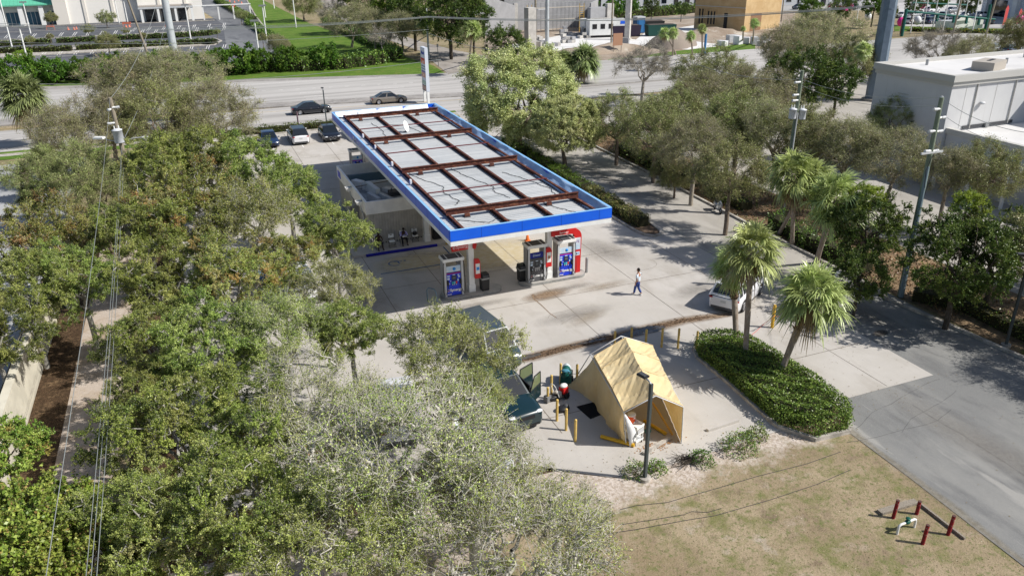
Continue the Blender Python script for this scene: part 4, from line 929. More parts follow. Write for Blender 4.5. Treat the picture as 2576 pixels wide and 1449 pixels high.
# ================================================================ TENT AND WORK AREA
TENT = layered('tent_fabric', (.86, .71, .42), [((.9, .77, .5), .8, .4, .65, 5, None), ((.77, .61, .34), 1.8, .6, .8, 5, None), ((.56, .42, .22), 1.2, .76, .84, 5, None)], rough=.55, bump=.25, bscale=1.1)
POLE = M('tent_pole_white', (.66, .66, .66), .4, .1)
_n = TENT.node_tree.nodes; _l = TENT.node_tree.links; _p = _n["Principled BSDF"]; _t = _n.new("ShaderNodeBsdfTranslucent"); _l.new(_p.inputs['Base Color'].links[0].from_socket, _t.inputs[0])
_m = _n.new("ShaderNodeMixShader"); _m.inputs[0].default_value = .35; _l.new(_p.outputs[0], _m.inputs[1]); _l.new(_t.outputs[0], _m.inputs[2]); _l.new(_m.outputs[0], _n["Material Output"].inputs[0])
t = thing('party_tent', 'tan fabric tent with open front gable standing among yellow bollards', 'tent')
st = [  # left foot, left eave, ridge, right eave, right foot  (front to back)
    [(14.95, 24.45, 0), (14.62, 24.22, 1.9), (15.98, 24.0, 2.5), (17.12, 23.6, 1.9), (17.2, 23.62, 0)],
    [(14.98, 26.2, 0), (15.1, 26.1, 1.9), (16.5, 26.0, 2.52), (17.75, 25.7, 1.9), (17.95, 25.75, 0)],
    [(15.2, 27.9, 0), (15.45, 27.75, 1.9), (17.0, 27.65, 2.5), (18.3, 27.35, 1.9), (18.5, 27.35, 0)],
    [(15.3, 29.75, 0), (15.72, 28.95, 1.88), (17.4, 29.0, 2.48), (18.8, 28.75, 1.88), (19.0, 28.8, 0)]]
st = [[Vector(p) for p in s] for s in st]
NU, NV = 25, 33
def sec(i, v):          # point on frame i at v in 0..4
    k = min(3, int(v)); return st[i][k].lerp(st[i][k+1], v-k)
grid = []
rt = random.Random(11)
for a in range(NU):
    u = 3*a/(NU-1); i = min(2, int(u)); f = u-i; row = []
    for b in range(NV):
        v = 4*b/(NV-1); p = sec(i, v).lerp(sec(i+1, v), f)
        sag = math.sin(PI*f); k = v-int(min(3, v)) if v < 4 else 1
        if v <= 1: p.x -= .0+.10*math.sin(PI*v)*sag+.05*math.sin(u*9+v*3)*(1-v); p.x -= .55*(1-v)**2*max(0, u-2.2)/.8
        elif v <= 3: p.z -= .15*sag*math.sin(PI*(v-int(min(v, 2.999))))+.05*sag
        p.z = max(.02, p.z + .015*math.sin(u*14+v*7) + .012*math.sin(u*31+v*19) + .01*rt.uniform(-1, 1)); p.x += .012*math.sin(u*23+v*11); row.append(p)
    grid.append(row)
vs = [tuple(p) for r_ in grid for p in r_]
fs = [(a*NV+b, (a+1)*NV+b, (a+1)*NV+b+1, a*NV+b+1) for a in range(NU-1) for b in range(NV-1)]
o = MB().add(vs, fs, TENT, False).build('canvas', t); so = o.modifiers.new('t', 'SOLIDIFY'); so.thickness = .008
# seam ribs
for i in (0, 1, 2, 3):
    m = MB(); m.tube([sec(i, v)+Vector((0, 0, .012)) for v in np.linspace(1, 3, 9)], .02, M('tent_seam', (.6, .46, .25), .7), 5); m.build('seam', t)
m = MB(); m.tube([st[0][1]+Vector((0, 0, .01)), st[1][1], st[2][1], st[3][1]], .02, MATS['tent_seam'], 5); m.build('seam', t)
for i in (0, 3):
    m = MB(); off = Vector((.03, .45, -.1)) if i == 3 else Vector((.0, -.04, 0))
    P = [q+off-Vector((0, 0, .03)) for q in st[i]]
    P[0].z = P[4].z = 0; m.tube(P, .026, POLE, 8); m.build('frame_pole', t)
m = MB()
for k in (1, 2, 3): m.tube([st[0][k]-Vector((0, 0, .03)), st[3][k]+Vector((.03, .45, -.13))], .022, POLE, 6)
m.build('frame_pole', t)
# loose white flap at the left front
m = MB(); vs = []
for k in range(9):
    f = k/8; a = Vector((14.66, 24.2, 1.75)).lerp(Vector((15.0, 24.2, .05)), f); wd = .05+.34*math.sin(PI*min(1, f*.75)); vs += [a, a+Vector((wd, .05*math.sin(f*9), 0))]
m.add(vs, [(2*k, 2*k+1, 2*k+3, 2*k+2) for k in range(8)], M('flap_white', (.72, .72, .72), .7), True)
o = m.build('door_flap', t); o.modifiers.new('t', 'SOLIDIFY').thickness = .01
# floor sheet inside is the concrete; lumber
def log(name, label, a, b, r, mat): tag(MB().cyl(a, b, r, mat, 12).build(name), label, 'post')
log('fallen_bollard', 'yellow post lying on the floor inside the tent', (16.55, 25.6, .09), (16.9, 24.35, .09), .08, YEL2)
log('fallen_bollard', 'yellow post lying outside the left front corner of the tent', (14.2, 25.3, .09), (15.2, 24.15, .09), .085, YEL2)
tag(MB().tube([(16.35, 26.2, 2.0), (16.9, 25.0, .8), (17.15, 24.2, .05)], .05, M('orange_timber', (.62, .33, .06), .6), 6).build('timber_brace'), 'orange timber brace leaning inside the right wall of the tent', 'timber')
m = MB(); m.prism([(15.3, 23.42), (16.9, 23.98), (16.84, 24.12), (15.24, 23.57)], .004, .13, KERB, side=KERB); tag(m.build('wheel_stop', bevel=.02), 'concrete wheel stop lying across the tent entrance', 'wheel stop')
m = MB(); m.prism([(18.75, 23.83), (20.5, 23.95), (20.48, 24.1), (18.73, 23.98)], .004, .12, FORE); tag(m.build('wheel_stop', bevel=.02), 'pale concrete wheel stop on the open slab right of the tent', 'wheel stop')
m = MB(); m.prism([(16.2, 25.0), (16.42, 25.1), (16.5, 24.9), (16.34, 24.75), (16.15, 24.85)], .004, .09, M('faded_teal', (.05, .2, .17), .7)); tag(m.build('teal_bag'), 'crumpled teal bag on the tent floor', 'bag')
# dry leaves by the stop
m = MB(); rl = random.Random(5)
for k in range(160):
    x, y = 15.9+rl.gauss(.3, .4), 23.66+rl.gauss(.05, .1)+.25*rl.random(); a = rl.random()*6; s = .05
    m.add([(x, y, .01), (x+s*math.cos(a), y+s*math.sin(a), .03), (x+s*math.cos(a+.8)*1.5, y+s*math.sin(a+.8)*1.5, .012), (x+s*math.cos(a+1.6), y+s*math.sin(a+1.6), .025)], [(0, 1, 2, 3)], M('dry_leaf', (.3, .13, .05), .8, col2=(.45, .28, .14), scale=30))
tag(m.build('leaf_litter'), 'drift of dry brown leaves against the wheel stop', 'dry leaves', kind='stuff')
# service cart with drinks cooler
t = thing('utility_cart', 'white three tier plastic utility cart at the tent opening', 'cart', (15.35, 24.6, .004), R_(-68))
m = MB()
for sx in (-1, 1):
    for sy in (-1, 1): m.cyl((sx*.38, sy*.22, .05), (sx*.38, sy*.22, .92), .022, WPL, 6)
m.build('frame', t)
for z_ in (.18, .52, .84):
    m = MB(); m.cube(-.42, -.25, z_, .42, .25, z_+.02, WPL)
    for (a, b, c2, d) in ((-.42, -.25, .42, -.23), (-.42, .23, .42, .25), (-.42, -.23, -.4, .23), (.4, -.23, .42, .23)): m.cube(a, b, z_+.02, c2, d, z_+(.12 if z_ > .8 else .07), WPL)
    m.build('tray', t)
m = MB(); m.cube(.425, -.21, .6, .44, .21, .82, LGREY); m.build('end_panel', t)
for sx in (-1, 1):
    for sy in (-1, 1): MB().sphere((sx*.36, sy*.2, .045), (.04, .02, .045), DARK, 8, 6).build('castor', t)
t = thing('drinks_cooler', 'round orange drinks cooler with white lid standing on the white cart', 'cooler', (15.33, 24.72, .87), .3)
MB().lathe([(0, 0), (.13, 0), (.165, .12), (.175, .36), (.175, .38), (0, .38)], (0, 0, 0), M('cooler_orange', (.8, .1, .015), .45), 20).build('body', t)
MB().lathe([(.17, .36), (.185, .37), (.185, .42), (.16, .44), (0, .445)], (0, 0, 0), WHITE, 20).build('lid', t)
m = MB(); m.cube(-.03, -.2, .05, .03, -.16, .1, WHITE); m.build('tap', t)
m = MB(); m.prism([(-.07, .26), (.07, .26), (.05, .33), (-.05, .33)], .174, .18, WHITE, mx=Matrix.Rotation(PI/2, 4, 'X')); m.build('badge', t)
t = thing('cardboard_bundle', 'white cloth and paper bundle on the lower trays of the cart', 'bundle', (15.4, 24.5, .56))
m = MB(); m.sphere((0, 0, .1), (.2, .12, .09), WHITE, 7, 5); m.sphere((.12, -.05, -.3), (.2, .15, .1), LGREY, 7, 5); m.build('cloth', t)
# bollards
def bollard(label, px, py, h=1.1, mat=YEL, r=.062, lean=0):
    p = G(px, py)
    t = thing('yellow_bollard', label, 'bollard', (p.x, p.y, 0), 0, 'slim yellow bollards around the tent'); t.rotation_euler = (0, lean, 0)
    MB().cyl((0, 0, 0), (0, 0, h), r, mat, 12).build('post', t); MB().sphere((0, 0, h), (r, r, r*.6), mat, 12, 6).build('cap', t)
bollard('front yellow bollard of the left row, nearest the grassy ground', 1447, 1110)
bollard('second yellow bollard from the front in the left row', 1424, 1082)
bollard('third yellow bollard from the front in the left row, near the SUV headlamp', 1401, 1058)
bollard('yellow bollard beside the open rear door of the dark green SUV', 1387, 1002, 1.25)
bollard('short yellow bollard half hidden behind the open front door of the green SUV', 1378, 1012, .8)
bollard('yellow bollard standing in front of the green sweeper machine', 1410, 967, 1.15)
bollard('yellow bollard with a black strap between the sweeper and the tent wall', 1451, 968, 1.12)
bollard('far yellow bollard just left of the tent ridge by the wet gutter', 1546, 872, .9)
bollard('far yellow bollard right behind the tent ridge by the wet gutter', 1588, 858, .8)
bollard('yellow bollard behind the tent, third from the right end of the far row', 1624, 872, 1.0)
bollard('yellow bollard second from the right but one in the far row, whole post lit', 1664, 873)
bollard('yellow bollard second from the right in the far row', 1705, 876, 1.15)
bollard('rightmost yellow bollard of the far row, out on the open slab', 1751, 883, 1.15)
bollard('thick bright yellow post standing alone beyond the palms with red hose', 1942, 824, 1.35, YEL2, .09)
# hose
m = MB(); pts = [G(1942, 800, .9), G(1925, 812, .02), G(1900, 835, .02), G(1880, 850, .02)]; m.tube(pts, .014, M('hose_red', (.6, .14, .12), .5), 5)
m.tube([G(1942, 796, 1.0), G(1958, 796, .5), G(1972, 780, .3), G(1978, 765, .02), G(1990, 752, .02)], .014, MATS['hose_red'], 5)
tag(m.build('red_hose'), 'thin red air hose trailing from the bright yellow post', 'hose')
# green sweeper machine
t = thing('floor_sweeper', 'green and white wheeled floor sweeping machine behind a yellow bollard', 'sweeper', (*G(1424, 960)[:2], 0), R_(60))
GS = M('sweeper_green', (.01, .1, .085), .4)
m = MB(); m.box((0, 0, .3), (.85, .55, .34), GS, taper=.92); m.sphere((-.05, 0, .5), (.42, .27, .42), GS, 14, 9)
for k in range(5): m.tube([(-.35+.14*k, -.27, .55), (-.33+.14*k, 0, .93-.04*abs(k-2)), (-.31+.14*k, .27, .55)], .02, DGREY, 5)
m.build('hood', t)
m = MB(); m.sphere((.14, 0, .55), (.3, .25, .38), M('sweeper_white', (.5, .56, .58), .5), 12, 8); m.build('bag_panel', t)
m = MB(); m.box((.35, 0, .25), (.3, .6, .34), DARK); m.build('front_box', t, bevel=.03)
for s in (-1, 1):
    MB().lathe([(0, -.04), (.14, -.04), (.14, .04), (0, .04)], (0, 0, 0), TYRE, 16, mx=Matrix.Translation((.1, s*.3, .14)) @ Matrix.Rotation(PI/2, 4, 'X')).build('wheel', t)
m = MB(); m.tube([(-.4, -.22, .5), (-.6, -.22, .95), (-.6, .22, .95), (-.4, .22, .5)], .02, M('blue_cloth', (.06, .22, .3), .7), 6); m.sphere((-.5, 0, .9), (.15, .22, .08), MATS['blue_cloth'], 8, 6); m.build('handle', t)
# pressure washer / generator
t = thing('pressure_washer', 'small pressure washer with red and white engine by the bollards', 'pressure washer', (*G(1412, 1000)[:2], 0), R_(20))
m = MB(); m.box((0, 0, .2), (.75, .42, .05), DARK); m.box((.15, 0, .38), (.34, .34, .3), RED); m.build('engine', t, bevel=.03)
m = MB(); m.sphere((.15, 0, .6), (.2, .17, .1), WHITE, 12, 8); m.build('fuel_tank', t)
m = MB(); m.box((-.2, 0, .32), (.2, .24, .2), DGREY); m.sphere((-.3, .05, .4), (.1, .1, .1), M('beige_pump', (.5, .45, .38), .6), 8, 6); m.build('pump_block', t)
for s in (-1, 1): MB().lathe([(0, -.035), (.06, -.036), (.15, -.035), (.15, .035), (0, .035)], (0, 0, 0), TYRE, 16, mx=Matrix.Translation((.12, s*.26, .15)) @ Matrix.Rotation(PI/2, 4, 'X')).build('wheel', t)
m = MB(); m.tube([(-.3, -.16, .2), (-.55, -.16, .85), (-.6, -.1, .98), (-.6, .1, .98), (-.55, .16, .85), (-.3, .16, .2)], .015, WHITE, 6); m.build('handle', t)
m = MB(); m.prism([(p.x, p.y) for p in (G(1450, 1023), G(1500, 1010), G(1521, 1040), G(1485, 1054))], .004, .02, M('mat_black', (.008, .008, .009), .9)); tag(m.build('rubber_mat'), 'black rubber mat spread flat on the concrete left of the tent', 'mat')
m = MB(); p = G(1416, 1033, 0); m.sphere((p.x, p.y, .12), (.34, .24, .13), DARK, 12, 7); m.sphere((p.x+.18, p.y+.05, .2), (.14, .16, .1), DGREY, 10, 6); tag(m.build('black_sack'), 'black plastic sack lying beside the mat and bollards', 'sack')
m = MB(); p = G(1400, 1020, 0); m.sphere((p.x, p.y+.5, .14), (.4, .2, .14), DARK, 9, 6); m.box((p.x-.25, p.y+.45, .2), (.3, .25, .3), M('bag_grey', (.2, .2, .2), .8), .4); tag(m.build('duffel_bag'), 'grey and black duffel bag between the washer and the open door', 'bag')
# wet gutter with debris
PUD = softmat('puddle_water', (.07, .065, .06), (.1, .09, .085), rough=.06, scale=1.2, lo=.3, hi=.42, spec=.7)
DEB = softmat('damp_debris', (.05, .032, .02), (.2, .13, .08), scale=3.5, lo=.42, hi=.62, bump=1)
STAIN = softmat('damp_stain', (.2, .13, .08), (.34, .25, .17), scale=2.0, lo=.15, hi=.75, strength=.8)
OIL = softmat('faint_stain', (.3, .25, .19), (.42, .35, .26), scale=2.4, lo=.3, hi=1.0, strength=.5)
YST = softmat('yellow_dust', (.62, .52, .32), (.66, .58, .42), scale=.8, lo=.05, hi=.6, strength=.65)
DKS = softmat('tyre_grime', (.22, .2, .18), (.3, .28, .25), scale=2.2, lo=.25, hi=1.05, strength=.5)
path = [(1262, 914), (1340, 898), (1420, 876), (1500, 858), (1570, 843), (1640, 825), (1720, 806), (1800, 795), (1850, 790)]
soft_ribbon('damp_stain', [G(*p) for p in path], [.7, 1.3, 1.3, 1.2, 1.4, 1.5, 1.3, 1.1, .6], STAIN, .006, 80)
soft_ribbon('debris_band', [G(*p) for p in path[:-1]], [.5, .95, 1.0, .85, .9, .85, .6, .4], DEB, .011, 80)
soft_ribbon('puddle', [G(*p) for p in ((1290, 903), (1320, 899), (1365, 889))], [.3, .75, .3], PUD, .016, 20)
soft_ribbon('puddle', [G(*p) for p in ((1430, 871), (1475, 861), (1530, 850))], [.15, .4, .2], PUD, .016, 20)
soft_ribbon('puddle', [G(*p) for p in ((1545, 851), (1600, 837), (1640, 828), (1680, 820))], [.3, 1.1, 1.2, .3], PUD, .016, 26)
soft_ribbon('rust_trickle', [G(*p) for p in ((1340, 738), (1343, 752), (1362, 768), (1385, 790), (1404, 802))], [.5, .16, .12, .1, .12], STAIN, .007, 40)
soft_blob('brown_stain', G(1375, 742), 2.2, .9, .1, STAIN, .0065); soft_blob('faint_stain', G(1480, 800), 2.6, 1.0, .4, OIL, .0065); soft_blob('faint_stain', G(1520, 720), 3, .9, .1, OIL, .0065)
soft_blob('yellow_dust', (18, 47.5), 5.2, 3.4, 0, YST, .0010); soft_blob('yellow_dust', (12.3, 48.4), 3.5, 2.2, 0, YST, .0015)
for i, (x, y, a, b, r) in enumerate(((14, 40.3, 3.4, .6, 0), (20, 40.4, 3, .6, 0), (25, 45, 2.4, 4, .2), (8, 44, 3, 5, .1), (6, 74, 5, 3, 0), (27, 37, 3, 1.4, .3), (18.5, 36.8, 4, 1.2, .1), (33.5, 60, 1.6, 9, 0), (33.8, 30, 1.6, 6, .05), (29, 18, 1.8, 8, .1))): soft_blob('tyre_grime', (x, y), a, b, r, DKS, .0007+.0004*(i % 3))
soft_blob('dark_patch', G(2215, 838), .9, .5, .2, softmat('dark_patch', (.05, .045, .04), (.1, .09, .08), lo=.3, hi=.7), .006)
m = MB(); rr_ = random.Random(8)
CLMP = layered('debris_clump', (.06, .038, .022), [((.17, .11, .065), 9, .45, .6, 6, None)], bump=1, bscale=25)
for k in range(200):      # raised clumps of debris
    i = rr_.randrange(len(path)-2); f = rr_.random(); a = G(*path[i]); b = G(*path[i+1]); p = a.lerp(b, f)+Vector((rr_.gauss(0, .1), (.2 if rr_.random() < .5 else -.14)+rr_.gauss(0, .07), 0))
    m.sphere((p.x, p.y, .012), (rr_.uniform(.02, .07), rr_.uniform(.02, .06), rr_.uniform(.01, .035)), CLMP, 6, 4)
tag(m.build('gutter_debris'), 'clumps of wet leaves and dirt along the gutter across the slab', 'debris', kind='stuff')
m = MB(); m.sphere((*G(1747, 843)[:2], .03), (.05, .04, .03), WHITE, 6, 4); tag(m.build('litter_cup'), 'crumpled white cup lying in the gutter near the far bollards', 'litter')

# ================================================================ LAMP POSTS
def lamppost(label, x, y, h, s=1, rz=0, thick=.06):
    t = thing('street_lamp', label, 'lamp post', (x, y, 0), rz)
    m = MB(); m.prism([(-thick, -thick), (thick, -thick), (thick, thick), (-thick, thick)], .0, h, M('lamp_pole_grey', (.07, .085, .09), .5, .3)); m.build('pole', t)
    MB().cyl((0, 0, -.05), (0, 0, .12), .24, KERB, 16).build('footing', t)
    m = MB(); m.tube([(0, 0, h-.05), (0, .12, h+.06), (0, .28, h+.12)], .04, GREYM, 8); m.build('bracket', t)
    m = MB(); m.box((0, .45, h+.16), (.28, .44, .08), DARK, mx=None); m.box((0, .45, h+.21), (.2, .32, .03), DGREY); m.build('lamp_head', t, bevel=.02)
p = G(1622, 1205); lamppost('tall square dark lamp post rising from shrubs in front of the tent', p.x, p.y, 4.45, rz=R_(15))
lamppost('slim dark lamp post by the back hedge behind the parked cars', 14.3, 93.3, 4.3)
p = G(2530, 870); lamppost('dark lamp post at the right edge of the view beyond the hedge', p.x, p.y, 5, rz=1)

# ================================================================ GAS RISER AREA (bottom right)
RP = layered('worn_red_post', (.26, .022, .025), [((.3, .26, .24), 5, .56, .64, 5, None), ((.12, .03, .03), 8, .5, .65, 5, None)], bump=.3)
for (px, py, h, lab, lean) in ((2247, 1301, .82, 'worn red post at the upper left of the buried valve', .06), (2306, 1291, .6, 'short worn red post at the upper right, beside the wooden rail', .03), (2385, 1343, .85, 'worn red post at the right of the valve, touching the long rail', .08), (2321, 1366, .85, 'worn red post nearest the camera below the white valve pipe', .05)):
    p = G(px, py); t = thing('marker_post', lab, 'post', (p.x, p.y, -.05), 0, 'worn red marker posts'); t.rotation_euler = (0, lean, 0)
    MB().cyl((0, 0, 0), (0, 0, h), .068, RP, 12, .064).build('post', t); MB().cyl((0, 0, h-.005), (0, 0, h+.02), .068, M('post_top', (.1, .05, .045), .8), 12).build('cap', t)
def plank(name, label, a, b, w_=.16, z=.0, h=.05):
    a = G(*a); b = G(*b); d = (b-a).normalized(); n_ = Vector((-d.y, d.x, 0))*w_/2
    m = MB(); m.prism([tuple((a-n_)[:2]), tuple((b-n_)[:2]), tuple((b+n_)[:2]), tuple((a+n_)[:2])], z-.05, z+h, WOOD); tag(m.build(name), label, 'plank')
plank('wooden_rail', 'pale wooden board leading left from the short red post', (2212, 1290), (2304, 1262), .26, 0, .08)
plank('wooden_rail', 'long thin wooden rail running past the right red post', (2310, 1265), (2427, 1356), .08, .0, .08)
p = G(2278, 1333); t = thing('valve_pipe', 'white bent pipe with a green valve between the red posts', 'valve', (p.x, p.y, -.04), R_(2))
MB().tube([(-.42, 0, 0), (-.42, 0, .3), (-.4, 0, .38), (-.32, 0, .42), (-.12, 0, .42)], .045, WHITE, 10).build('pipe', t); MB().tube([(.12, 0, .42), (.34, 0, .42), (.42, 0, .38), (.44, 0, .3), (.44, 0, 0)], .045, WHITE, 10).build('pipe', t)
m = MB(); m.sphere((0, 0, .42), (.13, .09, .09), M('valve_green', (.01, .1, .07), .5), 10, 8); m.cyl((0, 0, .42), (0, 0, .6), .03, MATS['valve_green'], 8); m.lathe([(.02, 0), (.09, .0), (.09, .03), (.02, .03)], (0, 0, .56), MATS['valve_green'], 12); m.build('valve', t)

# ================================================================ UTILITY POLES
PW = layered('utility_pole_wood', (.3, .26, .2), [((.2, .17, .13), 2, .45, .65, 6, (8, 8, .6))], bump=.4)
PWG = layered('treated_pole_wood', (.16, .2, .15), [((.24, .27, .2), 2, .45, .65, 6, (8, 8, .6)), ((.07, .08, .06), 3, .6, .8, 6, (8, 8, .5))], bump=.4)
GUARD = M('blue_grey_guard', (.2, .26, .3), .5, .2)
def transformer(t, x, y, z, r=.28, h=.75):
    m = MB(); m.lathe([(0, 0), (r*.95, 0), (r, .04), (r, h-.05), (r*1.08, h-.04), (r*1.08, h), (r*.4, h+.08), (0, h+.08)], (x, y, z), M('transformer_white', (.6, .62, .66), .45), 18)
    for a in (.5, 2.6): m.cyl((x+r*.5*math.cos(a), y+r*.5*math.sin(a), z+h), (x+r*.5*math.cos(a), y+r*.5*math.sin(a), z+h+.28), .04, WHITE, 8)
    m.build('transformer', t)
def insul(t, x, y, z, dx, dy):
    m = MB(); m.cyl((x, y, z), (x+dx, y+dy, z), .07, WHITE, 8); m.cyl((x+dx*.5, y+dy*.5, z-.02), (x+dx, y+dy, z), .095, LGREY, 8); m.build('insulator', t)
# left pole with transformer and street light
pt = G(277, 245, 9.8); pb = (pt.x+.25, pt.y-.1)
t = thing('utility_pole', 'wooden utility pole with white transformer, light arm and wires among the left trees', 'utility pole', (pb[0], pb[1], 0)); t.rotation_euler = (R_(.5), R_(-1.6), 0)
MB().cyl((0, 0, 0), (0, 0, 9.8), .2, PW, 12, .14).build('pole', t)
transformer(t, -.02, -.42, 6.6, .34, .95)
m = MB(); m.tube([(0, 0, 6.4), (.8, -.2, 6.75), (1.5, -.4, 6.8)], .035, LGREY, 6); m.sphere((1.7, -.45, 6.78), (.28, .16, .1), LGREY, 10, 6); m.lathe([(.14, 0), (.18, -.12), (0, -.16)], (1.7, -.45, 6.75), WHITE, 12); m.build('street_light', t)
m = MB(); m.tube([(0, 0, 6.5), (-1.1, .1, 6.9)], .03, LGREY, 6); m.box((-1.35, .12, 7.0), (.75, .4, .14), WHITE, -.5); m.build('flood_light', t)
insul(t, -.05, -.1, 8.0, -.5, 0); insul(t, 0, -.1, 9.1, .5, 0); insul(t, -.1, -.1, 9.0, -.2, -.2)
m = MB(); m.cube(-.7, -.12, 4.4, .3, -.02, 4.5, LGREY); m.build('crossarm', t)
m = MB(); m.tube([(.2, 0, 9.0), (.5, -.1, 8.6), (.1, -.1, 8.2)], .015, CAB, 4); m.build('jumper_wire', t)
# right transformer pole
pt = G(2018, 178, 11)
t = thing('utility_pole', 'green grey utility pole with two white transformers above the palm tops', 'utility pole', (pt.x-.1, pt.y, 0)); t.rotation_euler = (0, R_(.6), 0)
MB().cyl((0, 0, 0), (0, 0, 11), .2, PWG, 12, .13).build('pole', t)
transformer(t, -.42, -.1, 7.6, .27, .7); transformer(t, .42, -.15, 7.5, .27, .7)
for (z_, s) in ((10.2, -1), (9.3, -1), (8.9, -1)): insul(t, -.1, -.08, z_, s*.5, 0)
insul(t, 0, 0, 10.9, 0, .02)
m = MB(); m.cyl((-.05, -.2, 0), (-.05, -.2, 8), .05, LGREY, 6); m.build('conduit', t)
# right slim pole
p = G(2265, 745); t = thing('utility_pole', 'leaning tall blue grey utility pole at the right with crossed insulators', 'utility pole', (p.x, p.y, 0)); t.rotation_euler = (0, R_(.2), 0)
MB().cyl((0, 0, 0), (0, 0, 11.8), .19, PWG, 12, .12).build('pole', t)
m = MB(); m.cyl((-.06, -.09, 0), (-.04, -.06, 8), .16, GUARD, 10, .1); m.build('cable_guard', t)
for (z_, s) in ((11.2, -1), (10.7, 1), (10, -1), (9.95, 1), (8.9, -1), (8.85, 1)): insul(t, 0, -.05, z_, s*.5, 0)
m = MB(); m.cube(-.8, -.14, 8.75, .8, -.06, 8.85, LGREY); m.build('crossarm', t)
insul(t, 0, 0, 11.8, .05, .05)
m = MB(); m.tube([(0, -.2, 8.7), (.3, -.2, 7.6), (.15, -.15, 6.9), (0, -.15, 6)], .02, CAB, 4); m.tube([(0, -.2, 8.7), (-.3, -.2, 7.8), (0, -.15, 6.6)], .02, CAB, 4); m.build('cable', t)
# big steel monopoles
def monopole(label, bx, by, h, r0, r1, mat, n=12, lean=(0, 0)):
    t = thing('steel_pole', label, 'steel pole', (bx, by, 0)); t.rotation_euler = (lean[0], lean[1], 0)
    m = MB(); m.tube([(0, 0, 0), (0, 0, h*.5), (0, 0, h)], [r0, (r0+r1)/2, r1], mat, n, smooth=(n > 8)); m.build('shaft', t); m = MB()
    for z_ in (h*.33, h*.62): m.cyl((0, 0, z_), (0, 0, z_+.12), r0*.98-(r0-r1)*z_/h+.03, mat, n)
    m.build('joint_collar', t)
    m = MB(); m.cyl((0, 0, 0), (0, 0, .25), r0*1.4, KERB, n); m.build('base', t); return t
SG = M('steel_pole_blue_grey', (.16, .21, .27), .5, .2, var=.1, scale=1); SL = M('steel_pole_pale', (.45, .48, .5), .5, .1, var=.08, scale=.4)
p = G(2196, 252); monopole('huge faceted blue grey steel pole rising out of frame beside the white building', p.x, p.y, 34, 1.02, .72, SG, 8)
p = G(449, 192); monopole('tall pale round steel pole beyond the highway on the left', p.x, p.y, 30, .62, .42, SL, 16)
p = G(1376, 122); monopole('pale steel pole between the yellow green tree and the building site', p.x, p.y, 24, .4, .32, SL, 14)
p = G(1578, 100); monopole('pale square tilt-up column standing alone on the building site', p.x, p.y, 8.4, .75, .75, M('precast_concrete', (.5, .48, .45), .8, var=.1, scale=1), 4)
p = G(1347, 118); t = monopole('brownish wooden pole with short crossarm beside the pale steel pole', p.x, p.y, 24, .22, .16, PW, 10)
m = MB(); m.cube(-2.4, -.1, 6.9, 2.2, .1, 7.1, LGREY); m.build('crossarm', t)
def wpole(label, px, py, h, r=.16, arm=None, lean=0, mat=None):
    p = G(px, py); t = thing('utility_pole', label, 'utility pole', (p.x, p.y, 0)); t.rotation_euler = (0, lean, 0)
    MB().cyl((0, 0, 0), (0, 0, h), r, mat or PW, 10, r*.75).build('pole', t)
    if arm:
        for z_ in arm:
            m = MB(); m.cube(-1.3, -.07, z_, 1.3, .07, z_+.14, LGREY)
            for a in (-1.2, -.6, .6, 1.2): m.cyl((a, 0, z_), (a, 0, z_-.3), .07, LGREY, 6)
            m.build('crossarm', t)
    return t
p1 = wpole('concrete utility pole with crossarm directly behind the pylon sign', 1079, 150, 8.8, .2, (6.8,), mat=SL)
wpole('leaning wooden pole over the mall car park, left of the pale steel pole', 376, 150, 13, .22, None, R_(-9))
wpole('slim pale pole at the far side of the building site', 1537, 120, 22, .16)
wpole('slim dark pole right of the plywood building', 1965, 55, 14, .15)
wpole('slim wooden pole beside the dealership verge', 2395, 92, 16, .18, None, R_(4))
# overhead wires
WIRE = M('aluminium_wire', (.34, .36, .35), .5, .3)
def wire(a, b, sag, label, r=.014, n=24):
    a = Vector(a); b = Vector(b); pts = []
    for i in range(n+1):
        f = i/n; p = a.lerp(b, f); p.z -= sag*4*f*(1-f); pts.append(p)
    tag(MB().tube(pts, r, WIRE, 4, cap=False).build('overhead_wire'), label, 'wire', 'overhead power lines')
top = G(277, 245, 9.8)
for (bx, by, bz, zt, lab) in ((-3.6, 8, 11.9, 9.8, 'single bright wire running from the left pole top down to the bottom left'), (-2.35, 8, 10.4, 6.2, 'left strand of the wire bundle coming down from the left pole'), (-2.1, 8, 10.2, 6.0, 'middle strand of the wire bundle coming down from the left pole'), (-1.95, 8, 10.1, 5.4, 'right strand of the wire bundle coming down from the left pole')):
    q = G(75, 1449, 9) if zt > 9 else None
    bx2 = {9.8: G(80, 1449, 9.5), 6.2: G(225, 1100, 7), 6.0: G(235, 1100, 7), 5.4: G(247, 1100, 7)}[zt]
    a = Vector((top.x+.05*(zt < 9), top.y, zt)); b = a+(bx2-a)*(1.9 if zt < 9 else 1.35)
    wire(a, b, .9, lab, .010 if zt > 9 else .010, 40)
for (p0, p1_, lab) in (((top.x, top.y, 9.7), G(395, 0, 14), 'wire rising from the left pole top over the highway'), ((top.x+.1, top.y, 6.4), G(414, 60, 9), 'lower wire from the left pole across the highway')):
    wire(p0, p1_, 1.0, lab, .02)
for k, (ya, yb, yc) in enumerate(((62, 43, 46), (65, 45, 48), (58, 42, 44))):
    z = 9.0-.3*k; wire(G(-40, ya, z), G(1079, yb, z), 1.2, ('topmost', 'middle', 'lowest')[k]+' of three wires crossing the mall verge towards the pole behind the sign', .035)
    wire(G(1079, yb, z), G(2200, yc-30, 12-.3*k), 1.0, ('topmost', 'middle', 'lowest')[k]+' of three wires crossing the building site', .035)
wire(G(0, 107, 6), G(1079, 75, 6.5), 1.0, 'lower wire crossing the green swale to the pole behind the sign', .03)
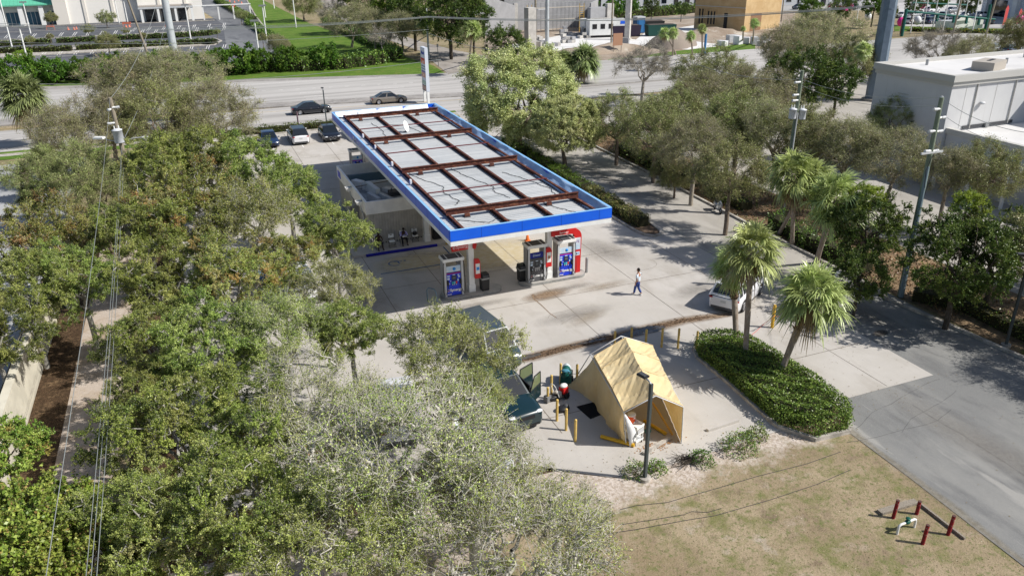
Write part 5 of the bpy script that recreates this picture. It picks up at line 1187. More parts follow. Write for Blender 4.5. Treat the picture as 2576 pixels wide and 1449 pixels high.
wire(G(100, 212, 4), G(1110, 150, 5), 1.0, 'low service wire hanging above the hedge by the highway', .03)
wire(G(1079, 85, 6), G(1290, 135, 4.5), .4, 'short wire dropping from the pole behind the sign to the right', .03)
a = G(2018, 200, 10.7); c = G(2365, 245, 11.5)
wire(G(1700, 140, 11), a, .6, 'upper wire arriving at the transformer pole from the left', .015)
wire(a, c, .5, 'upper wire between the transformer pole and the slim right pole', .013); wire(G(2015, 215, 10), G(2362, 265, 10.8), .6, 'lower wire between the transformer pole and the slim right pole', .013)
wire(c, G(2700, 340, 12), .6, 'upper wire leaving the slim right pole past the white building', .013); wire(G(2360, 280, 10.4), G(2700, 390, 11), .6, 'lower wire leaving the slim right pole past the white building', .013)
# lines lying on / crossing the sand strip (fallen cables)
for pts, lab in (([(1560, 1280), (1600, 1270), (1680, 1262), (1720, 1250), (1800, 1228), (1900, 1198), (2030, 1165), (2115, 1135)], 'dark fallen cable running along the sandy strip to the hedge'), ([(1500, 1345), (1600, 1330), (1720, 1308), (1800, 1295), (1940, 1255), (2060, 1215), (2140, 1180)], 'thin dark cable lying on the dry grass'), ([(1560, 1318), (1640, 1306), (1720, 1293), (1740, 1285), (1780, 1287), (1815, 1277)], 'short black hose lying on the dry grass')):
    m = MB(); m.tube([Vector((*G(*q)[:2], -.02)) for q in pts], .012, CAB, 5); tag(m.build('ground_cable'), lab, 'cable')
# utility cabinets right of the palms
for (px, py, w_, d, h, lab) in ((2098, 742, .55, .3, 1.5, 'white meter cabinet on a post under the dark trees'), (2128, 752, .5, .2, 1.15, 'small white box on two legs beside the meter cabinet')):
    p = G(px, py); t = thing('meter_box', lab, 'meter box', (p.x, p.y, 0), .2)
    MB().cube(-w_/2, -d/2, h-.6 if w_ > .52 else h-.3, w_/2, d/2, h, WHITE).build('cabinet', t, bevel=.01)
    MB().cyl((-w_*.3, 0, 0), (-w_*.3, 0, h-.2), .03, GREYM, 6).cyl((w_*.3, 0, 0), (w_*.3, 0, h-.2), .03, GREYM, 6).build('legs', t)

# ================================================================ PYLON SIGN
t = thing('price_pylon', 'tall narrow white pylon sign with coloured price panels at the highway', 'sign', (29.2, 101.8, 0))
PW_ = M('pylon_white', (.62, .66, .74), .4)
m = MB(); m.cube(-.22, -.1, 1.6, .22, 1.9, 7.15, PW_); m.build('cabinet', t)
for y_ in (.05, 1.75): MB().cube(-.16, y_-.12, 0, .16, y_+.12, 1.6, WHITE).build('leg', t)
for (z0, z1, c, nm) in ((5.55, 5.8, (.55, .03, .03), 'price_panel'), (5.1, 5.53, (.75, .16, .08), 'price_panel'), (4.72, 4.84, (.15, .2, .25), 'price_panel'), (4.4, 4.5, (.05, .2, .25), 'price_panel'), (3.98, 4.2, (.12, .08, .35), 'price_panel'), (3.35, 3.95, (.65, .3, .2), 'price_panel'), (2.45, 2.95, (.35, .5, .4), 'price_panel'), (1.7, 2.3, (.45, .25, .2), 'price_panel')):
    m = MB(); m.cube(-.235, .05, z0, -.221, 1.75, z1, M('pyl%d' % int(z0*100), c, .4)); m.build(nm, t)
m = MB(); m.cube(-.25, .02, 2.3, -.221, 1.78, 2.35, DGREY); m.cube(-.25, .02, 1.65, -.221, 1.78, 1.7, DGREY); m.build('panel_frame', t)
text('sign_lettering', 'Mobil', .62, M('brand_blue', (.03, .06, .5), .4), t, (-.236, .9, 6.45), (PI/2, 0, -PI/2), .004, .01)
for i, (z_, s) in enumerate(((5.3, '3.09'), (3.65, '3.49'))): text('price_lettering', s, .42, WHITE, t, (-.238, .9, z_), (PI/2, 0, -PI/2), .004, .005)
# small roadside post sign
p = G(1103, 167); t = thing('road_sign', 'thin dark roadside post sign on the grass tip beyond the highway', 'road sign', (p.x, p.y, 0)); MB().cyl((0, 0, 0), (0, 0, 3.2), .05, DGREY, 6).build('post', t); MB().box((0, 0, 3.4), (.3, .05, .5), DGREY).build('plate', t)
p = G(751, 318); t = thing('delineator', 'worn reddish verge post between the black sedan and the hedge', 'post', (p.x, p.y, 0)); MB().cyl((0, 0, 0), (0, 0, 1.7), .09, M('worn_purple', (.2, .13, .15), .8, var=.3, scale=4), 8).build('post', t)

# ---- plastic cups, leaves and scraps scattered over paving and verge
m = MB(); rq = random.Random(13)
LM_ = M('scrap_leaf', (.28, .18, .09), .8, col2=(.16, .15, .06), scale=40)
for k in range(1300):
    z_ = rq.random()
    if z_ < .4: x, y = rq.uniform(9, 31), rq.choice([rq.gauss(23.2, .5), rq.gauss(29, 3)])
    elif z_ < .7: x, y = 37.2-abs(rq.gauss(0, .7)), rq.uniform(20, 90)
    elif z_ < .85: x, y = 31.5+abs(rq.gauss(0, .4)), rq.uniform(46, 76)
    else: x, y = rq.uniform(24.4, 37), rq.uniform(12, 36)
    a = rq.random()*6.28; s_ = rq.uniform(.015, .04)
    m.add([(x, y, .012), (x+s_*math.cos(a), y+s_*math.sin(a), .022), (x+s_*math.cos(a+.8)*1.4, y+s_*math.sin(a+.8)*1.4, .014), (x+s_*math.cos(a+1.6), y+s_*math.sin(a+1.6), .03)], [(0, 1, 2, 3)], LM_)
tag(m.build('scattered_leaves'), 'fallen leaves and scraps scattered over the slab and along the kerbs', 'leaf litter', kind='stuff')
# ---- bundles and bags glimpsed under the bare tree
BAG = M('plastic_bag_white', (.72, .73, .75), .35, col2=(.5, .54, .6), scale=3, bump=1, bscale=6, spec=.5)
rj = random.Random(31)
for i, (px, py, s_, mt, lab) in enumerate(((975, 1012, .5, BAG, 'small white bag high up behind the grey twigs'), (1150, 1075, .6, BAG, 'white bag right of the pale limb, upper'), (1180, 1045, .5, BAG, 'white bag nearest the van under the branches'), (1215, 1150, .8, BAG, 'large white sheet bundle right of the clearing'), (905, 1185, .9, BAG, 'crumpled white tarp just right of the forked pale trunk'), (1020, 1255, .7, BAG, 'white and grey bundle at the head of the sandy clearing'), (770, 1130, .45, BAG, 'white bag beside the dark trunk left of the fork'), (1290, 1190, .55, BAG, 'white bag at the right edge of the bare crown'), (745, 675, .5, BAG, 'white bundle glimpsed left of the stall'), (705, 730, .5, BAG, 'pale bundle low among the left oaks'), (655, 700, .4, M('tarp_blue', (.05, .2, .5), .4), 'blue tarp scrap glimpsed among the left oaks'))):
    p = G(px, py); m = MB()
    for k in range(6): m.sphere((p.x+rj.gauss(0, s_*.5), p.y+rj.gauss(0, s_*.4), .1+rj.random()*.3), (s_*rj.uniform(.3, .6), s_*rj.uniform(.25, .5), .18*rj.uniform(.6, 1.4)), mt, 7, 5)
    tag(m.build('rubbish_bundle'), lab, 'bundle')
for (px, py, w_, d_, h_, c, lab) in ((690, 1110, .7, .5, .5, (.35, .05, .04), 'red crate glimpsed left of the forked trunk'), (800, 1150, 1.1, .7, .6, (.4, .28, .16), 'tan cardboard box beside the dark trunk'), (1045, 1290, .6, .4, .5, (.05, .045, .04), 'black box on the sandy clearing'), (1140, 1235, .3, .3, .35, (.03, .08, .5), 'small blue canister by the clearing'), (990, 1265, .25, .25, .6, (.5, .42, .08), 'yellow marker box at the left of the clearing')):
    p = G(px, py); m = MB(); m.box((p.x, p.y, h_/2), (w_, d_, h_), M('box%d' % px, c, .7), .3); m.box((p.x, p.y, h_+.02), (w_*.9, d_*.3, .03), M('lid%d' % px, tuple(v*.7 for v in c), .7), .3); tag(m.build('storage_box', bevel=.02), lab, 'box')
# ================================================================ FOLIAGE
LEAF = leafmat('leaf_foliage', transl=.22, rough=.4); PALM_M = leafmat('palm_foliage', transl=.25, rough=.35, spec=.5)
def barkmat(name, a, b): return layered(name, a, [(b, 2.5, .45, .65, 6, (3, 3, 1))], bump=.5, bscale=12)
BARKG = barkmat('pale_grey_bark', (.3, .285, .25), (.42, .4, .36)); BARKD = barkmat('dark_bark', (.07, .055, .04), (.14, .12, .1)); BARKB = barkmat('brown_bark', (.17, .13, .1), (.3, .25, .2))
def np_mesh(name, V, F, mats, col=None, smooth=False, midx=None):
    me = bpy.data.meshes.new(name); nv, nf, k = len(V), len(F), F.shape[1]
    me.vertices.add(nv); me.vertices.foreach_set('co', V.astype(np.float32).ravel())
    me.loops.add(nf*k); me.loops.foreach_set('vertex_index', F.astype(np.int32).ravel())
    me.polygons.add(nf); me.polygons.foreach_set('loop_start', np.arange(0, nf*k, k, dtype=np.int32))
    try: me.polygons.foreach_set('loop_total', np.full(nf, k, np.int32))
    except Exception: pass
    for m in mats: me.materials.append(m)
    if midx is not None: me.polygons.foreach_set('material_index', midx.astype(np.int32))
    if smooth: me.polygons.foreach_set('use_smooth', np.ones(nf, bool))
    if col is not None:
        a = me.color_attributes.new('Col', 'FLOAT_COLOR', 'POINT'); c = np.ones((nv, 4), np.float32); c[:, :3] = col
        a.data.foreach_set('color', c.ravel())
    me.update(calc_edges=True); me.validate(); return me
def nrm(a): return a/np.maximum(np.linalg.norm(a, axis=-1, keepdims=True), 1e-9)
def leaves(rg, C, L, Wd, col, up=.5, axis=None, fold=.15):
    n = len(C); N = nrm(rg.normal(size=(n, 3))+np.array([0, 0, up])); T = rg.normal(size=(n, 3)) if axis is None else axis+rg.normal(size=(n, 3))*.5
    A = nrm(np.cross(N, T)); B = np.cross(N, A); s = (L*rg.uniform(.65, 1.35, n))[:, None]; w_ = s*(Wd/float(np.mean(L)))
    V = np.stack([C-A*s*.5, C+B*w_*.5+N*w_*fold, C+A*s*.5, C-B*w_*.5+N*w_*fold], 1).reshape(-1, 3)
    return V, np.arange(4*n).reshape(n, 4), np.repeat(col, 4, 0)
def pal(rg, n, cols, ws, jit=.18):
    c = np.array(cols)[rg.choice(len(cols), n, p=np.array(ws)/sum(ws))]; return np.clip(c*(1+rg.normal(size=(n, 1))*jit), .004, 1)
def segs(A, B, ra, rb, n=4):
    d = nrm(B-A); h = np.where(np.abs(d[:, 2:3]) < .9, np.array([[0, 0, 1.]]), np.array([[1., 0, 0]])); u = nrm(np.cross(d, h)); v = np.cross(d, u)
    rings = []
    for P, r in ((A, ra), (B, rb)):
        for k in range(n): a = 2*PI*k/n; rings.append(P+(u*math.cos(a)+v*math.sin(a))*r[:, None])
    V = np.stack(rings, 1).reshape(-1, 3); m = len(A); base = np.arange(m)[:, None]*2*n
    F = np.concatenate([base+np.array([[k, (k+1) % n, n+(k+1) % n, n+k]]) for k in range(n)], 0); return V, F
def poly3(a, b, n, wob, rg, droop=0):
    t = np.linspace(0, 1, n+1)[:, None]; P = a+(b-a)*t; P[1:-1] += rg.normal(size=(n-1, 3))*wob; P[:, 2] += droop*np.sin(PI*t[:, 0]); return P
PROTO = {}
def tree_proto(kind, seed, br=.042, R=5., zc=5., rz=2.6, ncl=110, ntw=14, nleaf=45000, L=.09, Wl=.045, cols=None, ws=None, bark=None, twl=.75, twr=.009, lowcut=-.55, jit=.35, clv=.2, trunk=.24, up=.6, shell=.5, clr=.0):
    rg = np.random.default_rng(seed); segA = []; segB = []; ra = []; rb = []
    def add(P, r0, r1):
        n = len(P)-1; rr = np.linspace(r0, r1, n+1)
        for i in range(n): segA.append(P[i]); segB.append(P[i+1]); ra.append(rr[i]); rb.append(rr[i+1])
    h0 = zc*rg.uniform(.28, .4); T = poly3(np.zeros(3), np.array([rg.normal()*.25, rg.normal()*.25, h0]), 4, .04, rg); add(np.array([[0, 0, -4.5], [.05, 0, -2.2], [0, 0, 0]]), trunk*1.3, trunk*1.25); add(T, trunk*1.25, trunk*.85)
    nodes = []; K = 7
    for k in range(K):
        a = 2*PI*k/K+rg.uniform(-.3, .3); el = rg.uniform(.1, .8) if k else 1.3; d = np.array([math.cos(a)*math.cos(el), math.sin(a)*math.cos(el), math.sin(el)])
        e = np.array([0, 0, zc*.8])+d*np.array([R, R, rz])*rg.uniform(.55, .75); P = poly3(T[-1], e, 7, R*.045, rg, .3); add(P, trunk*.6, .035); nodes += list(P[2:])
    D = nrm(rg.normal(size=(ncl*3, 3))); rad = rg.uniform(shell, 1, ncl*3)**.6
    lump = 1+jit*.5*(np.sin(D[:, 0]*4.1+seed)+np.sin(D[:, 1]*5.3+seed*2)+np.sin(D[:, 2]*4+D[:, 0]*3))/1.5
    D2 = D[D[:, 2] > lowcut][:ncl]; rad = rad[D[:, 2] > lowcut][:ncl]; lump = lump[D[:, 2] > lowcut][:ncl]
    CC = np.array([0, 0, zc])+D2*np.array([R, R, rz])*(rad*lump)[:, None]; order = np.argsort(np.linalg.norm(CC-np.array([0, 0, zc*.7]), axis=1)); CC = CC[order]; D2 = D2[order]
    nd = np.array(nodes)
    for c in CC:
        j = np.argmin(np.linalg.norm(nd-c, axis=1)); P = poly3(nd[j], c, 4, .12*R/5, rg, .12); add(P, br, .016); nd = np.vstack([nd, P[2:]])
    n = len(CC)*ntw; ci = np.repeat(np.arange(len(CC)), ntw); base = CC[ci]+rg.normal(size=(n, 3))*.12
    dirs = nrm(D2[ci]*.55+rg.normal(size=(n, 3))*.75+np.array([0, 0, .22])); tl = (twl*rg.uniform(.5, 1.3, n))[:, None]
    mid = base+dirs*tl*.5+rg.normal(size=(n, 3))*.06; tip = mid+nrm(dirs+rg.normal(size=(n, 3))*.45)*tl*.5
    tw0 = np.full(n, twr*1.5)
    A = np.concatenate([np.array(segA), base, mid]); B = np.concatenate([np.array(segB), mid, tip])
    r0 = np.concatenate([np.array(ra), tw0, tw0*.75]); r1 = np.concatenate([np.array(rb), tw0*.75, tw0*.4])
    nb = len(segA); V1, F1 = segs(A[:nb], B[:nb], r0[:nb], r1[:nb], 7); V2, F2 = segs(A[nb:], B[nb:], r0[nb:], r1[nb:], 3)
    trunkm = np_mesh(kind+'_trunk', V1, F1, [bark], smooth=True); twm = np_mesh(kind+'_twigs', V2, F2, [bark])
    k = rg.integers(0, n, nleaf); t = rg.uniform(.15, 1.1, nleaf)[:, None]
    C = np.where(t < .5, base[k]+(mid[k]-base[k])*t*2, mid[k]+(tip[k]-mid[k])*(t*2-1))+rg.normal(size=(nleaf, 3))*(.06+clr)
    colc = pal(rg, len(CC), cols, ws, clv); col = pal(rg, nleaf, cols, ws, .22); col = .5*col+.5*colc[ci[k]]
    V, F, cc = leaves(rg, C, np.full(nleaf, L), Wl, col, up)
    crown = np_mesh(kind+'_crown', V, F, [LEAF], cc)
    PROTO[kind] = (trunkm, twm, crown, R, zc); return kind
G1, G2, G3, G4 = (.27, .34, .065), (.48, .52, .15), (.09, .14, .028), (.46, .4, .19)
OR_ = (.42, .2, .08)
BARKW = barkmat('light_grey_bark', (.45, .425, .37), (.62, .59, .52))
tree_proto('oakA', 1, ncl=180, ntw=14, nleaf=105000, L=.115, Wl=.066, cols=[G1, G2, G3, G4], ws=[4, 3.6, 2, .6], bark=BARKG, rz=3.1, twl=.7, shell=.45, lowcut=-.7, clv=.3, jit=.5)
tree_proto('oakB', 2, ncl=170, ntw=14, nleaf=105000, L=.115, Wl=.066, cols=[G1, G2, G3, (.28, .27, .08)], ws=[4, 3, 3, 1], bark=BARKG, rz=3.4, lowcut=-.8, twl=.7, shell=.45, clv=.3, jit=.5)
tree_proto('oakO', 3, ncl=175, ntw=13, nleaf=100000, L=.115, Wl=.066, cols=[G1, G2, OR_, G4, (.42, .28, .08), G3], ws=[3, 3, 1.2, 1, .8, 1.8], bark=BARKG, rz=3.2, twl=.7, shell=.45, lowcut=-.7, clv=.3, jit=.5)
tree_proto('oakC', 13, ncl=150, ntw=16, nleaf=60000, L=.11, Wl=.06, cols=[G1, G2, G3, (.42, .42, .17)], ws=[3, 4, 1.5, 1.5], bark=BARKW, rz=3.0, twl=1.0, twr=.011, shell=.4, lowcut=-.6, clv=.3, jit=.55)
tree_proto('oakG', 4, br=.075, ncl=150, ntw=15, nleaf=23000, L=.1, Wl=.058, cols=[G1, G2, (.42, .42, .17), G4, G3], ws=[3, 4, 2.2, 1.3, 1.5], bark=BARKW, rz=2.7, twl=1.25, twr=.0115, lowcut=-.35, trunk=.42, jit=.5, clv=.3)
tree_proto('bushy', 5, R=4, zc=3.2, ncl=170, ntw=12, nleaf=48000, L=.2, Wl=.13, cols=[(.25, .35, .05), (.4, .46, .1), (.1, .18, .025), (.5, .25, .12)], ws=[4, 3.5, 2.4, .8], bark=BARKB, rz=2.8, lowcut=-.85, twl=.8)
tree_proto('dark', 6, R=5, ncl=180, ntw=11, nleaf=60000, L=.18, Wl=.1, cols=[(.06, .11, .018), (.12, .18, .03), (.24, .29, .06)], ws=[4, 3, 1.5], bark=BARKD, rz=4.6, lowcut=-.95, twl=.9, shell=.5)
tree_proto('midG', 7, ncl=210, ntw=14, nleaf=50000, L=.14, Wl=.07, cols=[(.28, .33, .09), (.43, .46, .18), (.42, .38, .2), (.12, .155, .035)], ws=[3, 3, 1.2, 2], bark=BARKB, rz=3.9, twl=1.0, twr=.009, lowcut=-.8, clr=.06)
tree_proto('midB', 8, ncl=170, ntw=18, nleaf=40000, L=.13, Wl=.06, cols=[(.33, .34, .13), (.43, .43, .2), (.42, .35, .19), (.17, .2, .06)], ws=[3, 3, .9, 2], bark=barkmat('tan_grey_bark', (.28, .24, .19), (.4, .36, .3)), rz=3.4, twl=1.2, twr=.01, lowcut=-.65, clr=.06)
tree_proto('midY', 9, R=5, zc=5.6, ncl=260, ntw=14, nleaf=150000, L=.16, Wl=.085, cols=[(.58, .61, .24), (.5, .55, .24), (.4, .47, .2), (.66, .64, .34)], ws=[3, 3, 2, 1.3], bark=BARKB, rz=4.4, twl=.8, lowcut=-.75, clv=.1, up=1.8, jit=.22, shell=.8, clr=.05, trunk=.3)
tree_proto('bare', 10, ncl=100, ntw=30, nleaf=5000, L=.14, Wl=.05, cols=[(.34, .31, .18), (.4, .36, .24)], ws=[1, 1], bark=barkmat('bare_twig_bark', (.3, .27, .23), (.42, .39, .34)), rz=2.8, twl=1.2, twr=.011)
tree_proto('lush', 11, R=4, zc=3.6, ncl=120, ntw=10, nleaf=32000, L=.27, Wl=.17, cols=[(.1, .2, .02), (.17, .3, .035), (.05, .11, .015), (.28, .38, .06)], ws=[4, 3, 2, 1], bark=BARKD, rz=3.2, lowcut=-.9, twl=.8)
tree_proto('yelgreen', 12, R=4, zc=4.5, ncl=110, ntw=10, nleaf=36000, L=.17, Wl=.1, cols=[(.32, .42, .04), (.46, .54, .08), (.18, .28, .03)], ws=[3, 3, 2], bark=BARKD, rz=3.4, twl=.8)
GROW = dict(oakA=1.15, oakB=1.17, oakO=1.14, oakC=1.12, oakG=1.05, midG=1.04, midB=1.02, dark=1.12, midY=1.1)
TN = dict(oakC='oak_tree', oakA='oak_tree', oakB='oak_tree', oakO='oak_tree', oakG='grey_oak_tree', bushy='broadleaf_shrub', dark='dense_tree', midG='oak_tree', midB='scrubby_tree', midY='yellow_green_tree', bare='bare_tree', lush='hedge_tree', yelgreen='bright_green_tree')
rt = random.Random(21)
def tree(kind, px, py, zc, rpx, label, cat='tree', sz=1.0, rot=None, world=None, group=None):
    tr, tw, cr, R0, z0 = PROTO[kind]
    p = Vector((*world, zc)) if world else G(px, py, zc)
    Rw = rpx*GROW.get(kind, 1)*depth(p)/FPX if not world else rpx
    t = thing(TN[kind], label, cat, (p.x, p.y, 0), rt.uniform(0, 6.28) if rot is None else rot, group)
    s = Rw/R0; up_ = (zc-z0*s)/s; t.scale = (s, s, s*sz)
    for nm, me in (('trunk', tr), ('twigs', tw), ('crown', cr)):
        o = bpy.data.objects.new(nm, me); COL.objects.link(o); o.parent = t; o.location = (0, 0, up_)
    return t

# ---- hedges
HC = M('hedge_core_twigs', (.03, .03, .012), .9)
def hedge(label, pts, w_, h, cols, ws, dens=260, L=.08, Wl=.045, name='hedge', seed=1, cat='hedge', closed=False, wob=.12, z0=.0, top=None):
    rg = np.random.default_rng(seed); P = [np.array([p[0], p[1]]) for p in pts]
    t = thing(name, label, cat, (float(P[0][0]), float(P[0][1]), z0)); O = P[0]; m = MB(); Cs = []; sl = []
    for a, b in zip(P, P[1:]):
        L_ = np.linalg.norm(b-a); d = (b-a)/L_; n_ = np.array([-d[1], d[0]])
        q = [a-d*.1-n_*w_*.36, b+d*.1-n_*w_*.36, b+d*.1+n_*w_*.36, a-d*.1+n_*w_*.36]; m.prism([tuple(v-O) for v in q], 0, h*.8, HC)
        area = L_*(w_+2*h); n = int(area*dens); s = rg.uniform(-.15, L_+.15, n); u = rg.uniform(-1, 1, n)*(h+w_/2)
        side = np.abs(u) > w_/2; off = np.where(side, np.sign(u)*w_/2, u); z = np.where(side, h-(np.abs(u)-w_/2), h)
        ph = s+np.dot(a, [1.3, .7]); bump = wob*(np.sin(ph*2.3+u)+np.sin(ph*5.1+1+u*2)*.6+rg.normal(size=n)*.5)
        edge = np.minimum(1, np.hypot(np.minimum(0, w_/2-.18-np.abs(off)), np.minimum(0, h-.18-z))/.25)
        off = off*(1-.12*edge)+np.where(side, np.sign(u)*bump, 0); z = np.clip(z+np.where(side, 0, bump)-.08*edge, .02, None)
        Cs.append(np.stack([a[0]-O[0]+d[0]*s+n_[0]*off, a[1]-O[1]+d[1]*s+n_[1]*off, z+rg.normal(size=n)*.03], 1)); 
    C = np.concatenate(Cs); col = pal(rg, len(C), cols, ws, .25); V, F, cc = leaves(rg, C, np.full(len(C), L), Wl, col, .8)
    m.build('stems', t); o = bpy.data.objects.new('foliage', np_mesh('hedge_foliage', V, F, [LEAF], cc)); COL.objects.link(o); o.parent = t; return t
HG = [(.09, .17, .03), (.15, .25, .045), (.24, .34, .07)]; HW = [3, 3, 1.5]
HY = [(.18, .2, .05), (.31, .29, .09), (.12, .15, .03), (.33, .22, .1)]; HYW = [3, 2, 3, 1]
hedge('clipped bright green hedge in the middle of the long kerbed island', [(30.15, 69.3), (30.0, 64), (29.95, 57.6)], 1.35, 1.0, [(.1, .2, .02), (.17, .28, .03), (.06, .12, .015)], [3, 3, 1], 150, .11, .06, seed=1)
hedge('olive brown hedge at the near tip of the long kerbed island', [(29.95, 57.0), (29.9, 52), (29.95, 48.3)], 1.3, .95, HY, HYW, 200, .1, .055, seed=2)
hedge('dark hedge under the yellow green tree at the far end of the kerbed island', [(30.2, 76.3), (30.2, 71)], 1.5, .95, HG, HW, 140, .12, .065, seed=3)
hedge('hedge behind the parked cars at the back edge of the forecourt', [(-3, 93.1), (27.5, 93.1)], 1.1, .85, [(.1, .16, .02), (.18, .22, .03), (.06, .1, .012)], [3, 2, 2], 110, .13, .07, seed=4)
# palm bed hedge: broad clipped mass
def blob_hedge(label, poly_, h, cols, ws, dens, L, Wl, seed, name='hedge', cat='hedge'):
    rg = np.random.default_rng(seed); P = np.array([p[:2] for p in poly_]); c = P.mean(0); t = thing(name, label, cat, (*c, 0))
    sh = (P-c); MB().prism([tuple(v*.86) for v in sh], .02, h*.86, HC).build('stems', t)
    lo, hi = sh.min(0), sh.max(0); n = int(np.prod(hi-lo)*dens*1.3); Q = rg.uniform(lo, hi, (n, 2)); Cs = []
    def inside(Q, Pg):
        r_ = np.zeros(len(Q), bool); j = len(Pg)-1
        for i in range(len(Pg)):
            a, b = Pg[i], Pg[j]; cond = ((a[1] > Q[:, 1]) != (b[1] > Q[:, 1])) & (Q[:, 0] < (b[0]-a[0])*(Q[:, 1]-a[1])/(b[1]-a[1]+1e-9)+a[0]); r_ ^= cond; j = i
        return r_
    Q = Q[inside(Q, sh)]; inner = inside(Q/.88, sh); z = np.where(inner, h, h-.1)+.12*np.sin(Q[:, 0]*2.6)*np.sin(Q[:, 1]*2.1+1)+.07*np.sin(Q[:, 0]*6+Q[:, 1]*5)+rg.normal(size=len(Q))*.035
    Cs.append(np.column_stack([Q, z]))
    for i in range(len(sh)):
        a, b = sh[i], sh[(i+1) % len(sh)]; Ls = np.linalg.norm(b-a); n = int(Ls*h*dens*1.1); s = rg.uniform(0, 1, n)[:, None]; e = a+(b-a)*s; zz = rg.uniform(.03, h-.05, n)
        e = e*(1+.02*rg.normal(size=(n, 1)))*(1.0+.05*np.sin(zz*3))[:, None]; Cs.append(np.column_stack([e, zz]))
    C = np.concatenate(Cs); V, F, cc = leaves(rg, C, np.full(len(C), L), Wl, pal(rg, len(C), cols, ws, .25), .9)
    o = bpy.data.objects.new('foliage', np_mesh('hedge_foliage', V, F, [LEAF], cc)); COL.objects.link(o); o.parent = t; return t
bp_ = np.array(bed); bc = bp_.mean(0)
blob_hedge('broad clipped dark green hedge filling the kerbed bed around the palm trunks', [tuple(bc+(p-bc)*.94) for p in bp_], .95, [(.1, .18, .03), (.17, .27, .045), (.27, .37, .075)], [3, 3, 1.8], 460, .09, .055, 5)
def shrub(label, px, py, r, h, cols=HG, ws=HW, seed=1, dens=420, L=.075, world=None, name='shrub', n=11, sx=1):
    p = G(px, py) if world is None else Vector((*world, 0)); rg = np.random.default_rng(seed); t = thing(name, label, 'shrub', (p.x, p.y, 0))
    k = int(4*PI*r*h*dens*.5); D = nrm(rg.normal(size=(k, 3))); D[:, 2] = np.abs(D[:, 2]); lump = 1+.16*np.sin(D[:, 0]*6+seed)+.14*np.sin(D[:, 1]*7+2*seed)+.1*np.sin(D[:, 2]*9)
    C = D*np.array([r*sx, r, h])*(lump*rg.uniform(.7, 1.03, k))[:, None]; V, F, cc = leaves(rg, C, np.full(k, L), L*.55, pal(rg, k, cols, ws, .25), .8)
    o = bpy.data.objects.new('foliage', np_mesh('shrub_foliage', V, F, [LEAF], cc)); COL.objects.link(o); o.parent = t
    A = np.zeros((n, 3)); B = nrm(rg.normal(size=(n, 3))+np.array([0, 0, 1.2]))*np.array([r, r, h])*.85; B[:, 2] = np.abs(B[:, 2]); V, F = segs(A, B, np.full(n, .02), np.full(n, .006), 4)
    o = bpy.data.objects.new('stems', np_mesh('stems', V, F, [BARKB])); COL.objects.link(o); o.parent = t; return t
shrub('low green shrub with reddish tips growing around the lamp post foot', 1600, 1190, .55, .5, HY+HG, HYW+HW, 2, sx=1.1)
shrub('small bright green shrub touching the right side of the lamp post', 1650, 1185, .45, .5, [(.12, .22, .02), (.2, .3, .04)], [1, 1], 3)
shrub('round green shrub on the sandy strip between lamp post and larger shrub', 1765, 1160, .5, .55, [(.09, .17, .02), (.17, .26, .04), (.05, .1, .01)], [2, 2, 1], 4)
shrub('larger olive green shrub with two humps beside the palm bed kerb', 1860, 1130, .75, .75, HY+HG, [2, 1, 2, .6, 2, 3, 2], 5, sx=1.15)
shrub('small yellow green shrub hump just left of the palm bed kerb', 1905, 1100, .5, .6, [(.16, .22, .04), (.24, .28, .07), (.09, .13, .02)], [2, 2, 1], 6)
m = MB(); rs_ = random.Random(4)
for k in range(90):
    a = rs_.uniform(0, 6.28); p = G(1722, 1160); m.tube([(p.x+rs_.gauss(0, .3), p.y+rs_.gauss(0, .2), 0), (p.x+rs_.gauss(0, .4), p.y+rs_.gauss(0, .25), rs_.uniform(.03, .25))], .008, BARKD, 3)
tag(m.build('dead_brush'), 'patch of dark dead twigs left of the round green shrub', 'dead shrub', kind='stuff')

